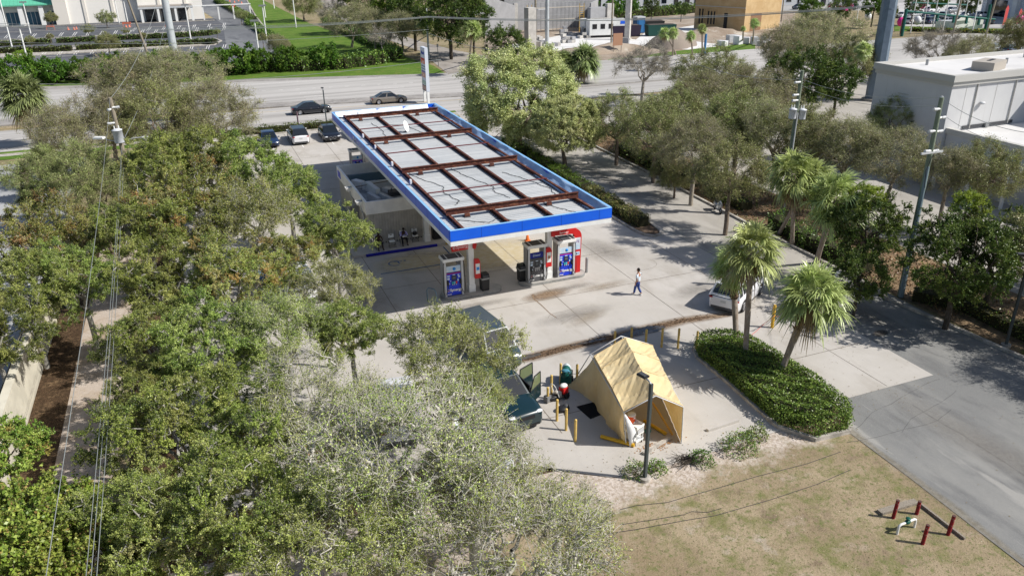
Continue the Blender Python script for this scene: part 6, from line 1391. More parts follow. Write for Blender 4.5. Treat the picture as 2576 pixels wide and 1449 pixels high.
# ---- palms
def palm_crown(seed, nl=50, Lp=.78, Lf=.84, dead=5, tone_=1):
    rg = np.random.default_rng(seed); V = []; F = []; Cc = []; base = 0
    for i in range(nl+dead):
        isd = i >= nl; az = i*2.399+rg.uniform(-.5, .5); el = (PI/2-.15)-(i/nl)**.85*(PI*.66) if not isd else rg.uniform(-1.35, -1.0); el += rg.uniform(-.25, .25)
        d = np.array([math.cos(az)*math.cos(el), math.sin(az)*math.cos(el), math.sin(el)]); side = np.array([-math.sin(az), math.cos(az), 0]); upv = np.cross(d, side); upv = -upv if upv[2] < 0 else upv
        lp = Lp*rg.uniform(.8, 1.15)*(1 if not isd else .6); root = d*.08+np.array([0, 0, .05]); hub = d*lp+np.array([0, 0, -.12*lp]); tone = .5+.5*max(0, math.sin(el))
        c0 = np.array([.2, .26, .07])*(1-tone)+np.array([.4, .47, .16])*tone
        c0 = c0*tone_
        if isd: c0 = np.array([.26, .19, .1])
        c0 = c0*rg.uniform(.65, 1.3)
        w_ = side*.018; V += [root-w_, root+w_, hub+w_, hub-w_]; Cc += [c0*1.1]*4; F.append([base, base+1, base+2, base+3]); base += 4
        ns = 26; roll = rg.uniform(-1.0, 1.0)
        for k in range(ns):
            th = (k/(ns-1)-.5)*2*R_(118); ln = Lf*(1-.28*abs(th)/R_(118))*rg.uniform(.75, 1.2)
            dd = d*math.cos(th)+(side*math.cos(roll)+upv*math.sin(roll))*math.sin(th)+upv*.12*abs(math.sin(th)); dd = dd/np.linalg.norm(dd)
            wv = np.cross(dd, upv); wv = wv/np.linalg.norm(wv); pts = []; dr = rg.uniform(.15, .7)*(1.4 if isd else 1)
            for q, (s, ww) in enumerate(((0, .014), (.4, .03), (.75, .021), (1, .004))):
                p = hub+dd*ln*s+np.array([0, 0, -dr*s**2.3*ln]); pts.append((p-wv*ww, p+wv*ww))
            cc = c0*rg.uniform(.65, 1.3)
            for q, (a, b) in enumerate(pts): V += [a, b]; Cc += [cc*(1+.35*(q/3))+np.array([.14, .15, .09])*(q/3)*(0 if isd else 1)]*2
            for q in range(3): F.append([base+2*q, base+2*q+1, base+2*q+3, base+2*q+2])
            base += 8
    return np_mesh('palm_crown', np.array(V), np.array(F), [PALM_M], np.clip(np.array(Cc), 0, 1))
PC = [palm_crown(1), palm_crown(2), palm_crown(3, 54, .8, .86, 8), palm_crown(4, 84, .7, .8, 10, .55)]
PTR = barkmat('palm_trunk_bark', (.26, .21, .17), (.37, .33, .29)); BOOT = barkmat('palm_boot_bark', (.1, .065, .04), (.22, .15, .1))
def palm(label, base, top, R=1.75, v=0, r=.15, boots=False, rot=0, name='palm_tree', cat='palm', green=False):
    b = Vector(base); tp = Vector(top); t = thing(name, label, cat, b)
    d = tp-b; mid = d*.5+Vector((d.x*.12, d.y*.12, 0))*-1; P = []
    for i in range(9): f = i/8; P.append((Vector((0, 0, 0))*(1-f)**2+mid*2*f*(1-f)+d*f*f))
    rr = [r*1.25]+[r*(1+.05*math.sin(k*2)) for k in range(1, 9)]
    m = MB(); m.tube(P, rr, PTR, 12)
    m.build('trunk', t)
    if boots:
        m = MB(); m.tube(P[5:], [r*1.25, r*1.45, r*1.5, r*1.2], BOOT, 10)
        for k in range(40): 
            f = .62+.38*k/40; p = P[5]+(P[8]-P[5])*((f-.62)/.38); a = k*2.4; m.tube([p+Vector((math.cos(a)*r*.9, math.sin(a)*r*.9, -.05)), p+Vector((math.cos(a)*r*1.9, math.sin(a)*r*1.9, .14))], [.05, .02], BOOT, 4)
        m.build('leaf_boots', t)
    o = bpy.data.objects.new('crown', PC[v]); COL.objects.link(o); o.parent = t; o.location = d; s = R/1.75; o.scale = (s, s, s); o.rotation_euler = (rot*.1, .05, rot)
    return t
def palmp(label, bp, tp, hz, rpx, **k):
    b = G(*bp); q = G(*tp, hz); R = rpx*depth(q)/FPX; return palm(label, b, q, R, **k)
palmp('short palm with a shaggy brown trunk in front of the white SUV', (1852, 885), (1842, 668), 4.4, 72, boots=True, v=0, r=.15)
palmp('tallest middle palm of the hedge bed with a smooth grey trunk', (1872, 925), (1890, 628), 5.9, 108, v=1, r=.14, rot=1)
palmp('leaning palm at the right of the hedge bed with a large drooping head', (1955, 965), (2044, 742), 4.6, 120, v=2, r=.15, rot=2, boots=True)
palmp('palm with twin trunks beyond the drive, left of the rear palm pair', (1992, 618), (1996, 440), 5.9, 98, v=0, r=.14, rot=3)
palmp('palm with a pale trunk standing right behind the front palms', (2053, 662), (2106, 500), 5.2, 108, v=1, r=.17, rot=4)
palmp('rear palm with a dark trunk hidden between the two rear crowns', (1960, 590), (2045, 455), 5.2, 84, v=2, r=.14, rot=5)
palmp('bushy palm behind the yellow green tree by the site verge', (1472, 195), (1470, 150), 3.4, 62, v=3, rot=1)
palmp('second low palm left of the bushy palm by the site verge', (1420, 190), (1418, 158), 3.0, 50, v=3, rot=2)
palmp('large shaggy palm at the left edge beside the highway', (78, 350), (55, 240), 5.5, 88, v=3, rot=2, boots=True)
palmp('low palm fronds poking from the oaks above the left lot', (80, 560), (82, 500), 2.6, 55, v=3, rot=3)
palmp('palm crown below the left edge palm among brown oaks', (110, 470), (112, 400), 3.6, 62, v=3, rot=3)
for i, (bp, tp, h, r_, lab) in enumerate((((1692, 140), (1694, 82), 6, 20, 'thin young palm on the site verge, tallest of the left pair'), ((1700, 138), (1672, 84), 5, 22, 'young palm with a wide crown left of the dirt pile'), ((1742, 142), (1738, 90), 4.6, 18, 'short young palm in the middle of the site verge'), ((1766, 140), (1766, 72), 6.6, 18, 'slender palm next to the blue wrapped post'), ((1893, 110), (1898, 58), 6, 18, 'palm in front of the plywood building wall'), ((1868, 108), (1870, 72), 4.5, 9, 'thin palm at the plywood building corner'), ((2210, 190), (2174, 125), 7, 30, 'lime green palm standing left of the huge steel pole'), ((1075, 90), (1075, 60), 6, 34, 'palm in the shade left of the grey block wall'), ((1180, 160), (1190, 75), 7, 34, 'ragged palm at the wood edge beside the block wall'))):
    palmp(lab, bp, tp, h, r_, v=i % 3, r=.14, rot=i)

# ================================================================ TREE PLACEMENT  (kind, px, py, crown height, radius px, label)
T = [
 # far left scrub by the highway
 ('midB', 330, 215, 4.6, 100, 'brown scrubby tree behind the left utility pole top'), ('midB', 455, 205, 5.2, 95, 'tawny scrubby tree in front of the pale steel pole'), ('midB', 545, 285, 5, 92, 'greyish twiggy tree reaching over the highway edge'),
 ('midG', 400, 300, 5, 100, 'olive tree right of the left transformer'), ('midB', 270, 300, 5, 90, 'olive brown tree left of the left transformer'), ('midB', 175, 340, 4.5, 90, 'brown tree right of the shaggy edge palm'), ('midG', 110, 440, 4.2, 75, 'olive tree above the neighbouring lot at the left edge'), ('midG', 205, 430, 4.4, 85, 'olive tree with bare grey limbs above the left lot'),
 # left mass
 ('oakA', 400, 420, 5, 105, 'green oak just right of the left utility pole foot'), ('oakA', 520, 400, 5, 100, 'green oak left of the parked navy sedan'), ('oakB', 640, 425, 4.8, 92, 'green oak crown touching the parked cars view'), ('oakA', 725, 480, 4.6, 82, 'green oak whose edge overhangs the lot beside the shop'),
 ('oakC', 620, 540, 4.8, 115, 'green oak in the middle of the left woodland'), ('oakA', 840, 585, 4.4, 92, 'green oak reaching to the shop wall corner'), ('oakO', 480, 530, 5, 120, 'dark green oak with orange tips left of centre'), ('oakB', 370, 580, 4.6, 95, 'deep shaded oak crossed by the wire bundle'),
 ('oakO', 720, 640, 4.2, 70, 'orange flecked oak above the white van'), ('oakO', 600, 700, 4.8, 110, 'rusty green oak left of the white van'), ('oakC', 850, 720, 4.6, 85, 'light green oak left of the disabled stall'), ('oakB', 430, 710, 4.8, 115, 'green oak right of the overhead wires, mid left'),
 ('oakO', 130, 610, 4.2, 115, 'oak with strongly orange tips at the left edge'), ('oakA', 60, 720, 4.6, 110, 'green oak below the orange one at the left edge'), ('oakB', 200, 700, 4.4, 95, 'green oak between the wires and the left edge'), ('midG', 250, 500, 4, 85, 'grey green scrub tree above the orange tipped oak'),
 ('oakC', 700, 830, 5, 120, 'green oak left of the foreground clearing, upper'), ('oakA', 880, 830, 4.6, 95, 'green oak directly below the painted kerb'), ('oakB', 530, 880, 5, 130, 'wide green oak in the left centre foreground'), ('oakB', 370, 850, 4.8, 100, 'green oak beside the wires above the sandy path'),
 ('oakC', 1125, 882, 4.6, 140, 'small leafed oak over the van roof at centre'), ('oakG', 820, 1040, 5.4, 175, 'grey twiggy oak above the foreground trunk'), ('oakG', 1010, 1150, 5.6, 265, 'large grey branched oak dominating the foreground with a pale trunk'), ('oakC', 1190, 1000, 4.0, 85, 'sparse leaved branches reaching over the green SUV roof'), ('oakB', 350, 985, 4.4, 85, 'dark oak leaning over the right side of the sandy path'), ('oakG', 1190, 1215, 4.6, 160, 'sparse grey oak in front of the tent area'),
 ('oakB', 440, 1070, 5, 160, 'dark green oak right of the sandy path'), ('oakB', 620, 1090, 5, 140, 'dark green oak left of the grey twiggy oak'), ('oakA', 380, 1290, 5.2, 140, 'dark green oak at the lower left above the bottom edge'), ('oakA', 620, 1290, 5.4, 190, 'green oak at the bottom left of centre'), ('oakC', 830, 1350, 5.2, 200, 'grey tangled oak at the bottom centre'),
 ('oakG', 1270, 1400, 4.6, 265, 'sparse leafed grey oak at the bottom right of the clearing'), ('oakG', 1400, 1290, 3.0, 120, 'wispy grey branches spreading towards the lamp post'),
 ('bushy', 60, 1370, 4.2, 190, 'bright large leafed shrub filling the bottom left corner'), ('bushy', 230, 1420, 4, 150, 'bright green broadleaf shrub at the bottom edge left'), ('bushy', 10, 1130, 3.6, 85, 'reddish bright shrub beside the cream wall'), ('oakB', -20, 850, 4, 110, 'dark oak outside the cream wall at the left edge'),
 # island tree
 ('midY', 1315, 256, 5.0, 122, 'large round yellow green tree at the far end of the hedge island'), ('midY', 1422, 322, 3.8, 72, 'smaller yellow green tree crown leaning over the drive, right of the round one'),
 # right of the drive, front row
 ('midG', 1555, 300, 4.4, 80, 'olive oak right of the yellow green tree'), ('midG', 1650, 330, 4.6, 90, 'olive oak at the shaded middle of the drive'), ('midB', 1750, 370, 4.8, 90, 'brownish twiggy tree over the drive kerb'), ('midG', 1840, 430, 4.8, 95, 'olive oak above the parked scooter'), 
 ('dark', 2185, 565, 4.4, 80, 'dark broadleaf tree right of the rear palms'), ('dark', 2165, 690, 2.6, 62, 'dark understorey tree by the meter cabinets'), ('dark', 2420, 640, 4.4, 112, 'dark tree right of the slim blue grey pole'), ('dark', 2520, 610, 4.2, 90, 'dark tree at the right edge'), ('yelgreen', 2440, 520, 5.4, 45, 'yellow green tree top among dark trees at the right'), ('yelgreen', 2185, 500, 5.6, 42, 'light green tree top behind the rear palms'),
 ('midG', 2480, 430, 5, 90, 'grey olive tree in front of the white building'), ('midB', 2390, 430, 5, 80, 'thin twiggy tree below the white building corner'), ('midB', 2250, 400, 5, 90, 'grey twiggy tree left of the slim blue grey pole'),
 ('midB', 2130, 370, 5, 95, 'brownish tree behind the rear palms'), ('midG', 2050, 350, 5, 90, 'olive tree right of the transformer pole'), ('midB', 1960, 330, 5, 90, 'twiggy tree behind the transformer pole'), ('midG', 1860, 300, 5, 95, 'grey green tree left of the transformer pole'), ('midB', 1760, 260, 4.8, 90, 'grey brown tree mid right'), ('bare', 1620, 160, 5, 75, 'leafless pale tree below the portable toilet'),
 ('midG', 1800, 200, 5, 90, 'grey green tree below the dirt pile'), ('midB', 1900, 240, 5, 90, 'tawny tree between plywood building and transformer pole'), ('dark', 2020, 190, 4.8, 75, 'black green dense tree left of the huge steel pole'), ('dark', 2110, 200, 4.4, 50, 'dark green tree touching the black green dense tree'), ('midB', 2070, 110, 5.5, 95, 'brown scrub tree left of the huge steel pole top'), ('midB', 1990, 130, 5.5, 75, 'brown scrub tree right of the plywood building'), ('midG', 2150, 150, 5, 60, 'olive tree just left of the huge steel pole'),
 ('bare', 2360, 120, 5, 75, 'bare branched tree behind the white building roof'), ('midB', 2440, 140, 4.5, 60, 'brown tree behind the white building roof, right'), ('midG', 2570, 85, 5.5, 55, 'olive tree at the top right edge'), ('midG', 2250, 300, 4.6, 60, 'grey tree against the white building side wall'), ('midG', 1700, 440, 2, 50, 'low scrub bush on the planting strip beside the drive'),
 # wood beyond the highway, top centre
 ('midB', 880, 55, 5, 55, 'bare brown tree beside the green swale, left'), ('midB', 940, 65, 5, 50, 'grey brown tree beside the park drive'), ('midB', 1010, 70, 5, 48, 'brown tree over the bend of the park drive'), ('bare', 840, 30, 5, 42, 'pale bare tree at the top of the swale'), ('bare', 960, 95, 4, 34, 'bare grey tree by the curved hedge'),
 ('dark', 1040, 20, 8, 60, 'big dark green tree at the top centre'), ('dark', 1130, 25, 8.5, 70, 'tall dark green tree behind the concrete utility pole'), ('dark', 1190, 40, 7, 45, 'dark tree left of the grey block wall'), ('lush', 980, 15, 6, 48, 'mid green tree at the top above the park drive'), ('dark', 900, 5, 7, 45, 'deep green tree at the top edge over the swale'), ('midG', 760, 5, 5, 45, 'olive trees at the top edge beside the mall road'), ('dark', 1270, 108, 3.4, 45, 'low dark palmetto mass below the block wall'), ('midB', 700, 110, 2, 28, 'pale reddish scrub on the swale edge'),
]
for (k, px, py, zc, r_, lab) in T: tree(k, px, py, zc, r_, lab)
for (x, y, r_, k, lab) in ((42.3, 24.2, 3.4, 'midG', 'oak just outside the right edge shading the asphalt drive'), (41.6, 19, 3.4, 'midB', 'second oak outside the right edge shading the asphalt drive'), (39.8, 14.5, 3.2, 'midG', 'third oak outside the right edge shading the asphalt drive'), (47.5, 27, 3.2, 'dark', 'dark tree outside the right edge beyond the hedge'), (43, 56, 3.4, 'midG', 'oak on the strip behind the scooter'), (42.5, 64, 3.2, 'midG', 'oak on the strip further up the drive')):
    p_ = Vector((x, y, 4.4)); tree(k, 0, 0, 4.4, r_, lab, world=(x, y))
# hedge trees between highway verge and mall car park
gl = 'dense hedge trees between highway and mall car park'
for i, px in enumerate((-30, 55, 135, 205, 275, 345, 415, 480, 540, 600, 655, 725, 815)):
    py = 188-.05*px; zc = 2.1; rr = (40, 46, 34, 30, 38, 30, 40, 28, 36, 44, 30, 34, 36)[i]
    lab = ('at the left edge', 'second from the left edge', 'behind the edge palm', 'left of the leaning wooden pole', 'under the leaning wooden pole', 'right of the leaning wooden pole', 'left of the pale steel pole', 'just right of the pale steel pole', 'below the mall road mouth', 'right of the mall road mouth', 'at the corner of the swale', 'standing alone out of the low hedge on the swale', 'the last before the curved low hedge')[i]
    tree('lush', px, py-6, zc, rr, 'dense green hedge tree '+lab, group=gl)
hedge('clipped hedge curving from the swale along the highway verge', [G(*p)[:2] for p in ((640, 178), (760, 178), (860, 172), (950, 160), (1000, 145))], 3.0, 1.9, HG+[(.2, .28, .04)], [3, 3, 2, 2], 22, .34, .2, seed=12, wob=.3)
hedge('dark hedge line below the dense trees along the highway', [G(*p)[:2] for p in ((-60, 208), (150, 200), (330, 192), (540, 186), (640, 180))], 3.0, 1.6, HG, HW, 20, .34, .2, seed=13, wob=.3)
hedge('dark hedge line beside the park drive', [G(*p)[:2] for p in ((820, 60), (900, 95), (960, 125), (1000, 143))], 2.4, 1.5, HG, HW, 20, .34, .2, seed=14, wob=.3)
# mall car park island hedges
for i, (pts, lab) in enumerate((([(-40, 118), (130, 110)], 'first row hedge strip at the left'), ([(145, 109), (240, 104)], 'first row hedge strip in the middle'), ([(250, 103), (440, 95), (520, 90), (540, 86)], 'first row hedge strip at the right'), ([(-40, 136), (180, 128)], 'second row hedge strip at the left'), ([(195, 126), (360, 118)], 'second row hedge strip in the middle'), ([(372, 117), (520, 110), (540, 112)], 'second row hedge strip at the right'))):
    hedge('clipped car park hedge, '+lab, [G(*p)[:2] for p in pts], 1.6, 1.0, [(.09, .14, .03), (.13, .16, .04), (.06, .1, .02)], [2, 2, 1], 16, .4, .24, seed=30+i, wob=.1)
for i, (px, py, r_, lab) in enumerate(((75, 100, 11, 'near the left end'), (125, 92, 9, 'by the left light pole'), (222, 74, 14, 'above the first hedge row'), (270, 105, 26, 'the broadest one, between the hedge rows'), (265, 45, 20, 'in front of the white mall building'), (128, 45, 16, 'by the green roofed entrance'), (360, 90, 9, 'left of the pale steel pole'), (317, 78, 9, 'at the middle stalls'), (545, 80, 9, 'near the mall road'), (605, 38, 14, 'at the mall road gate'), (660, 95, 13, 'at the mall road edge'), (60, 145, 22, 'lime coloured, behind the hedge trees'))):
    tree('midG' if i != 11 else 'yelgreen', px, py, 2.6, r_, 'small car park tree '+lab)
hedge('long dark hedge behind the building site', [G(*p)[:2] for p in ((1460, 55), (1560, 48), (1700, 37), (1745, 32))], 3, 2.2, HG, HW, 9, .5, .3, seed=41, wob=.3)
hedge('low hedge along the mall road swale', [G(*p)[:2] for p in ((625, 60), (700, 110), (730, 135))], 2, 1.2, HG, HW, 14, .4, .24, seed=42, wob=.2)
hedge('hedge along the far right of the mall road', [G(*p)[:2] for p in ((545, 5), (640, 58))], 2, 1.4, HG, HW, 10, .4, .24, seed=43, wob=.2)
hedge('shrubby hedge between the drive kerb and the far car park, left part', [(39.6, 69), (39.4, 63), (39.4, 57)], 1.4, .9, HG+HY, HW+HYW, 60, .16, .08, seed=44, wob=.25)
hedge('shrubby hedge between the drive kerb and the far car park, near the scooter', [(39.6, 53), (39.5, 48.5)], 1.4, .8, HG+HY, HW+HYW, 60, .16, .08, seed=45, wob=.25)
hedge('dark hedge behind the bicycle', [(39.0, 44.5), (38.4, 40), (38.6, 35)], 1.3, 1.1, HG, HW, 80, .14, .08, seed=46, wob=.25)
hedge('hedge at the right edge beyond the asphalt drive', [G(*p)[:2] for p in ((2300, 752), (2420, 775), (2500, 815), (2640, 880))], 1.1, .8, HG+HY, HW+HYW, 120, .11, .06, seed=47, wob=.2)
hedge('flowering low bed below the dealership', [G(*p)[:2] for p in ((2290, 78), (2400, 82), (2560, 86))], 3, .7, [(.35, .3, .03), (.12, .2, .03), (.2, .3, .04)], [1, 2, 1], 12, .4, .24, seed=48, wob=.1)
# dry grass, fallen leaves and litter scattered on the near field
rg = np.random.default_rng(77); n = 70000
X = rg.uniform(4, 24.55, n)+np.abs(rg.normal(size=n))*.06; Y = rg.uniform(4, 22.6, n); keep = (Y < 20.2+rg.normal(size=n)*.6) | (rg.uniform(size=n) < .12); X = X[keep]; Y = Y[keep]; n = len(X)
patch = np.sin(X*.9+1)*np.sin(Y*.8)+.5*np.sin(X*2.3+Y*1.7); cg = np.where((patch > .25)[:, None], pal(rg, n, [(.24, .26, .08), (.19, .22, .06), (.4, .34, .18)], [2, 2, 2]), pal(rg, n, [(.46, .35, .21), (.36, .27, .15), (.28, .25, .11), (.56, .48, .34)], [3, 2, 2, 1]))
C = np.column_stack([X, Y, -.045+np.abs(rg.normal(size=n))*.012]); V, F, cc = leaves(rg, C, np.full(n, .055), .02, cg, 1.6)
o = bpy.data.objects.new('dry_grass', np_mesh('dry_grass', V, F, [LEAF], cc)); COL.objects.link(o); tag(o, 'sparse dry grass blades and fallen leaves over the near field', 'grass', kind='stuff')
n = 16000; X = rg.uniform(37.9, 43.8, n); Y = rg.uniform(28, 92, n); C = np.column_stack([X, Y, rg.uniform(0, .05, n)]); V, F, cc = leaves(rg, C, np.full(n, .16), .08, pal(rg, n, [(.3, .17, .08), (.4, .26, .15), (.2, .13, .07), (.12, .16, .05)], [3, 2, 2, 1]), 1.5)
o = bpy.data.objects.new('fallen_leaves', np_mesh('fallen_leaves', V, F, [LEAF], cc)); COL.objects.link(o); tag(o, 'fallen leaves and low scrub on the planting strip beside the drive', 'leaf litter', kind='stuff')
# ================================================================ BUILDINGS
STUC = layered('white_stucco', (.6, .6, .6), [((.54, .54, .55), .3, .45, .7, 5, None), ((.5, .49, .47), 1.2, .6, .8, 6, (3, 3, .25))], rough=.75, bump=.05); ROOFW = layered('white_roof_membrane', (.66, .65, .64), [((.58, .57, .56), .2, .45, .65, 5, None)], bump=0)
TRIM = M('stucco_trim', (.5, .49, .46), .7)
t = thing('white_building', 'large white flat roofed building at the right edge behind the trees', 'building')
m = MB(); m.cube(58.9, 48.0, -.05, 95, 56.2, 8.6, STUC); m.build('wall', t)
m = MB()
m.cube(58.6, 47.7, 8.6, 95, 48.15, 9.15, TRIM); m.cube(58.6, 48.15, 8.6, 59.05, 56.4, 9.15, TRIM); m.cube(59.05, 56.0, 8.6, 95, 56.4, 9.15, TRIM)
m.cube(58.78, 47.84, 8.25, 95, 48.0, 8.6, TRIM); m.cube(58.78, 48.0, 8.25, 58.9, 56.3, 8.6, TRIM); m.build('parapet', t)
MB().cube(59.05, 48.15, 8.6, 95, 56.0, 8.85, ROOFW).build('roof', t)
m = MB(); m.box((65.6, 50.3, 9.25), (3.0, 1.8, .75), M('ac_tan', (.42, .38, .33), .6), .35); m.box((65.9, 50.4, 9.64), (1.4, .3, .03), DARK, .35); m.build('rooftop_unit', t)
m = MB(); m.cube(72.5, 30, -.05, 95, 48.0, 11.5, STUC); m.build('wing_wall', t)
m = MB(); m.cube(59.3, 28, -.05, 72.5, 47.95, 4.3, STUC); m.build('low_wing', t)
m = MB(); m.cube(59.15, 27.8, 4.3, 59.6, 48, 4.75, TRIM); m.cube(59.6, 27.8, 4.3, 72.5, 28.2, 4.75, TRIM); m.build('parapet', t)
MB().cube(59.6, 28.2, 4.3, 72.4, 47.9, 4.4, ROOFW).build('roof', t)
m = MB(); m.sphere((62.6, 47.8, 6.6), (.3, .22, .14), LGREY, 10, 6); m.build('wall_lamp', t)
m = MB(); m.cube(61, 47.9, 4.5, 67, 47.99, 4.75, DGREY); m.cube(63.5, 47.7, 4.45, 63.9, 47.9, 4.8, GREYM); m.build('flashing_gap', t)
for z_ in (6.5, 6.8): 
    m = MB(); m.cube(58.87, 52.2, z_, 58.9, 53.4, z_+.1, TRIM); m.build('wall_vent', t)
m = MB(); m.cube(57.2, 40, 2.9, 59.28, 47, 3.1, WHITE); 
for y_ in (40.3, 43.5, 46.7): m.cube(57.3, y_-.1, 0, 57.5, y_+.1, 2.9, WHITE)
m.build('walkway_canopy', t)
for x_ in (61.8, 66.4, 71.0):
    m = MB(); m.cyl((x_, 47.93, 4.5), (x_, 47.93, 8.3), .06, TRIM, 6); m.build('downpipe', t)
for x_ in (60.6, 64.2, 68.8): MB().cube(x_-.015, 47.985, 4.6, x_+.015, 47.999, 8.2, TRIM).build('wall_joint', t)
for (x_, y_) in ((70, 52), (75, 54), (63, 54.5), (80, 50)):
    m = MB(); m.cyl((x_, y_, 8.85), (x_, y_, 9.35), .12, GREYM, 8); m.build('roof_vent', t)
for y_ in (30, 36, 42):
    m = MB(); m.box((66, y_, 4.75), (1.6, 1.1, .7), LGREY, .1); m.build('rooftop_unit', t)
# cream wall on the left
m = MB(); m.prism([(-9.75, -8), (-9.4, -8), (-9.3, 40), (-9.25, 48), (-9.6, 48), (-9.65, 40)], -.05, 2.3, M('cream_wall', (.6, .56, .46), .8, var=.08, scale=1, bump=.1)); tag(m.build('boundary_wall'), 'cream rendered boundary wall with leaf shadows at the left edge', 'wall')
# ---- mall, top left
MW = M('mall_wall', (.82, .79, .74), .8, var=.04, scale=.1); MWD = M('mall_wall_shade', (.7, .66, .6), .8)
t = thing('mall_building', 'pale mall building with tall blank walls and a small entrance canopy', 'building')
q0 = G(165, 62); q1 = G(520, 46); ang = math.atan2((q1-q0).y, (q1-q0).x); L_ = (q1-q0).length
MX_ = Matrix.Translation(q0) @ Matrix.Rotation(ang, 4, 'Z')
m = MB(); m.cube(0, 0, 0, L_*.52, 30, 14, MW, mx=MX_); m.cube(L_*.52, -2.5, 0, L_*.98, 28, 14, MW, mx=MX_); m.cube(-2, -.6, 0, 1.2, 1, 14, MWD, mx=MX_); m.build('wall', t)
for a in (.14, .33, .66, .85): MB().cube(L_*a, -.25 if a < .5 else -2.75, 0, L_*a+.7, 0 if a < .5 else -2.5, 14, MWD, mx=MX_).build('pilaster', t)
q2 = G(330, 62); k = (q2-q0).length
m = MB(); m.cube(k, -8.0, 3.9, k+13.5, -2.6, 4.2, M('canopy_tile', (.3, .27, .24), .8), mx=MX_); m.cube(k-.2, -8.3, 3.6, k+13.7, -7.9, 4.0, LGREY, mx=MX_); m.build('entrance_canopy', t)
for a in (.2, 4.4, 8.8, 13): MB().cube(k+a, -8.2, 0, k+a+.6, -7.6, 3.6, WHITE, mx=MX_).build('column', t)
for a in (1.2, 5.4, 9.8): MB().cube(k+a, -2.62, 0, k+a+2.6, -2.5, 3.0, GLASS, mx=MX_).build('door', t)
m = MB(); m.cube(k+13.7, -8.2, 3.75, k+29, -7.2, 3.95, WHITE, mx=MX_); 
for a in (16, 20, 24, 28.5): m.cube(k+a, -8, 0, k+a+.35, -7.6, 3.75, WHITE, mx=MX_)
m.build('covered_walk', t)
t = thing('green_roofed_building', 'mall entrance block with pale green metal roof, white columns and blue glass doors', 'building')
q0 = G(-60, 70); q1 = G(160, 60); ang = math.atan2((q1-q0).y, (q1-q0).x); L_ = (q1-q0).length; MX_ = Matrix.Translation(q0) @ Matrix.Rotation(ang, 4, 'Z')
MB().cube(0, 0, 0, L_-.3, 14, 5.6, MW, mx=MX_).build('wall', t)
m = MB(); m.add([(-1, -2.6, 5.3), (L_+.6, -2.6, 5.3), (L_-1.5, 8, 9.2), (-1, 8, 9.2), (-1, -2.6, 5.0), (L_+.6, -2.6, 5.0), (L_+.6, 16, 5.0), (L_-1.5, 8, 9.2)], [(0, 1, 2, 3), (4, 5, 1, 0), (5, 6, 2, 1)], M('green_metal_roof', (.12, .45, .3), .4), mx=MX_)
for i in range(int(L_/.9)): m.tube([(-.5+i*.9, -2.6, 5.33), (-.5+i*.9, 7.9, 9.24)], .04, MATS['green_metal_roof'], 4, mx=MX_)
m.build('roof', t)
for i in range(6): MB().cube(1+i*4.9, -2.2, 0, 2.1+i*4.9, -1.3, 5.0, WHITE, mx=MX_).build('column', t)
for i in range(5):
    f = MB().cube(2.6+i*4.9, -.08, 0, 5.6+i*4.9, -.0, 3.3, M('door_glass_blue', (.02, .1, .16), .1, spec=.8), mx=MX_).build('door', t)
    m = MB()
    for a in (0, 1, 2, 2.94): m.cube(2.6+a+i*4.9, -.12, 0, 2.68+a+i*4.9, -.081, 3.3, WHITE, mx=MX_)
    m.build('door_frame', f)
# mall lights and stall marks
def lpole(label, px, py, top_y, r=.2, head=True):
    p = G(px, py); lo, hi = 0, 40
    for _ in range(30):
        md = (lo+hi)/2; d = Vector((p.x, p.y, md-CAM_Z)); yy = 724.5-FPX*d.dot(_u)/d.dot(_f)
        lo, hi = (md, hi) if yy > top_y else (lo, md)
    h = lo; t = thing('light_pole', label, 'light pole', (p.x, p.y, 0), 0, 'pale car park light poles'); MB().cyl((0, 0, 0), (0, 0, h), r, WHITE, 8, r*.7).build('pole', t)
    if head: MB().box((0, 0, h+.15), (1.5, .5, .3), GREYM).build('lamp_head', t)
for (px, py, ty, lab) in ((30, 118, -8, 'leftmost pale light pole of the mall car park'), (80, 195, 70, 'pale light pole rising behind the left hedge trees'), (77, 85, 8, 'pale light pole in front of the green roof'), (210, 42, -20, 'pale pole before the blank mall wall'), (300, 58, 0, 'thin pale pole right of the mall corner'), (322, 60, 2, 'second thin pale pole right of the mall corner'), (480, 100, 15, 'dark headed light pole right of the pale steel pole'), (652, 140, 55, 'short pale post by the mall road mouth'), (668, 45, -10, 'pale pole on the grass beside the mall road'), (690, 22, -15, 'upper pale pole on the grass beside the mall road'), (745, 70, -20, 'pale pole on the swale near the mall road'), (672, 108, 17, 'tall pale pole at the mall road edge')): lpole(lab, px, py, ty, .16)
m = MB()
for row, (x0, y0, x1, y1, n) in enumerate(((10, 97, 560, 76, 17), (60, 143, 560, 122, 13), (330, 80, 560, 68, 7))):
    for i in range(n):
        f = i/(n-1); px = x0+(x1-x0)*f; py = y0+(y1-y0)*f
        a = G(px, py); b = G(px+9-f*6, py-9)
        for o_ in (0, .45): dline(m, a+Vector((o_, 0, 0)), b+Vector((o_, 0, 0)), .14, LINE, -.012)
for (a, b) in (((0, 82), (560, 62)), ((-20, 100), (560, 78)), ((0, 148), (520, 128))): dline(m, G(*a), G(*b), .5, KERB, -.0135)
o = m.build('car_park_marking'); tag(o, kind='structure')
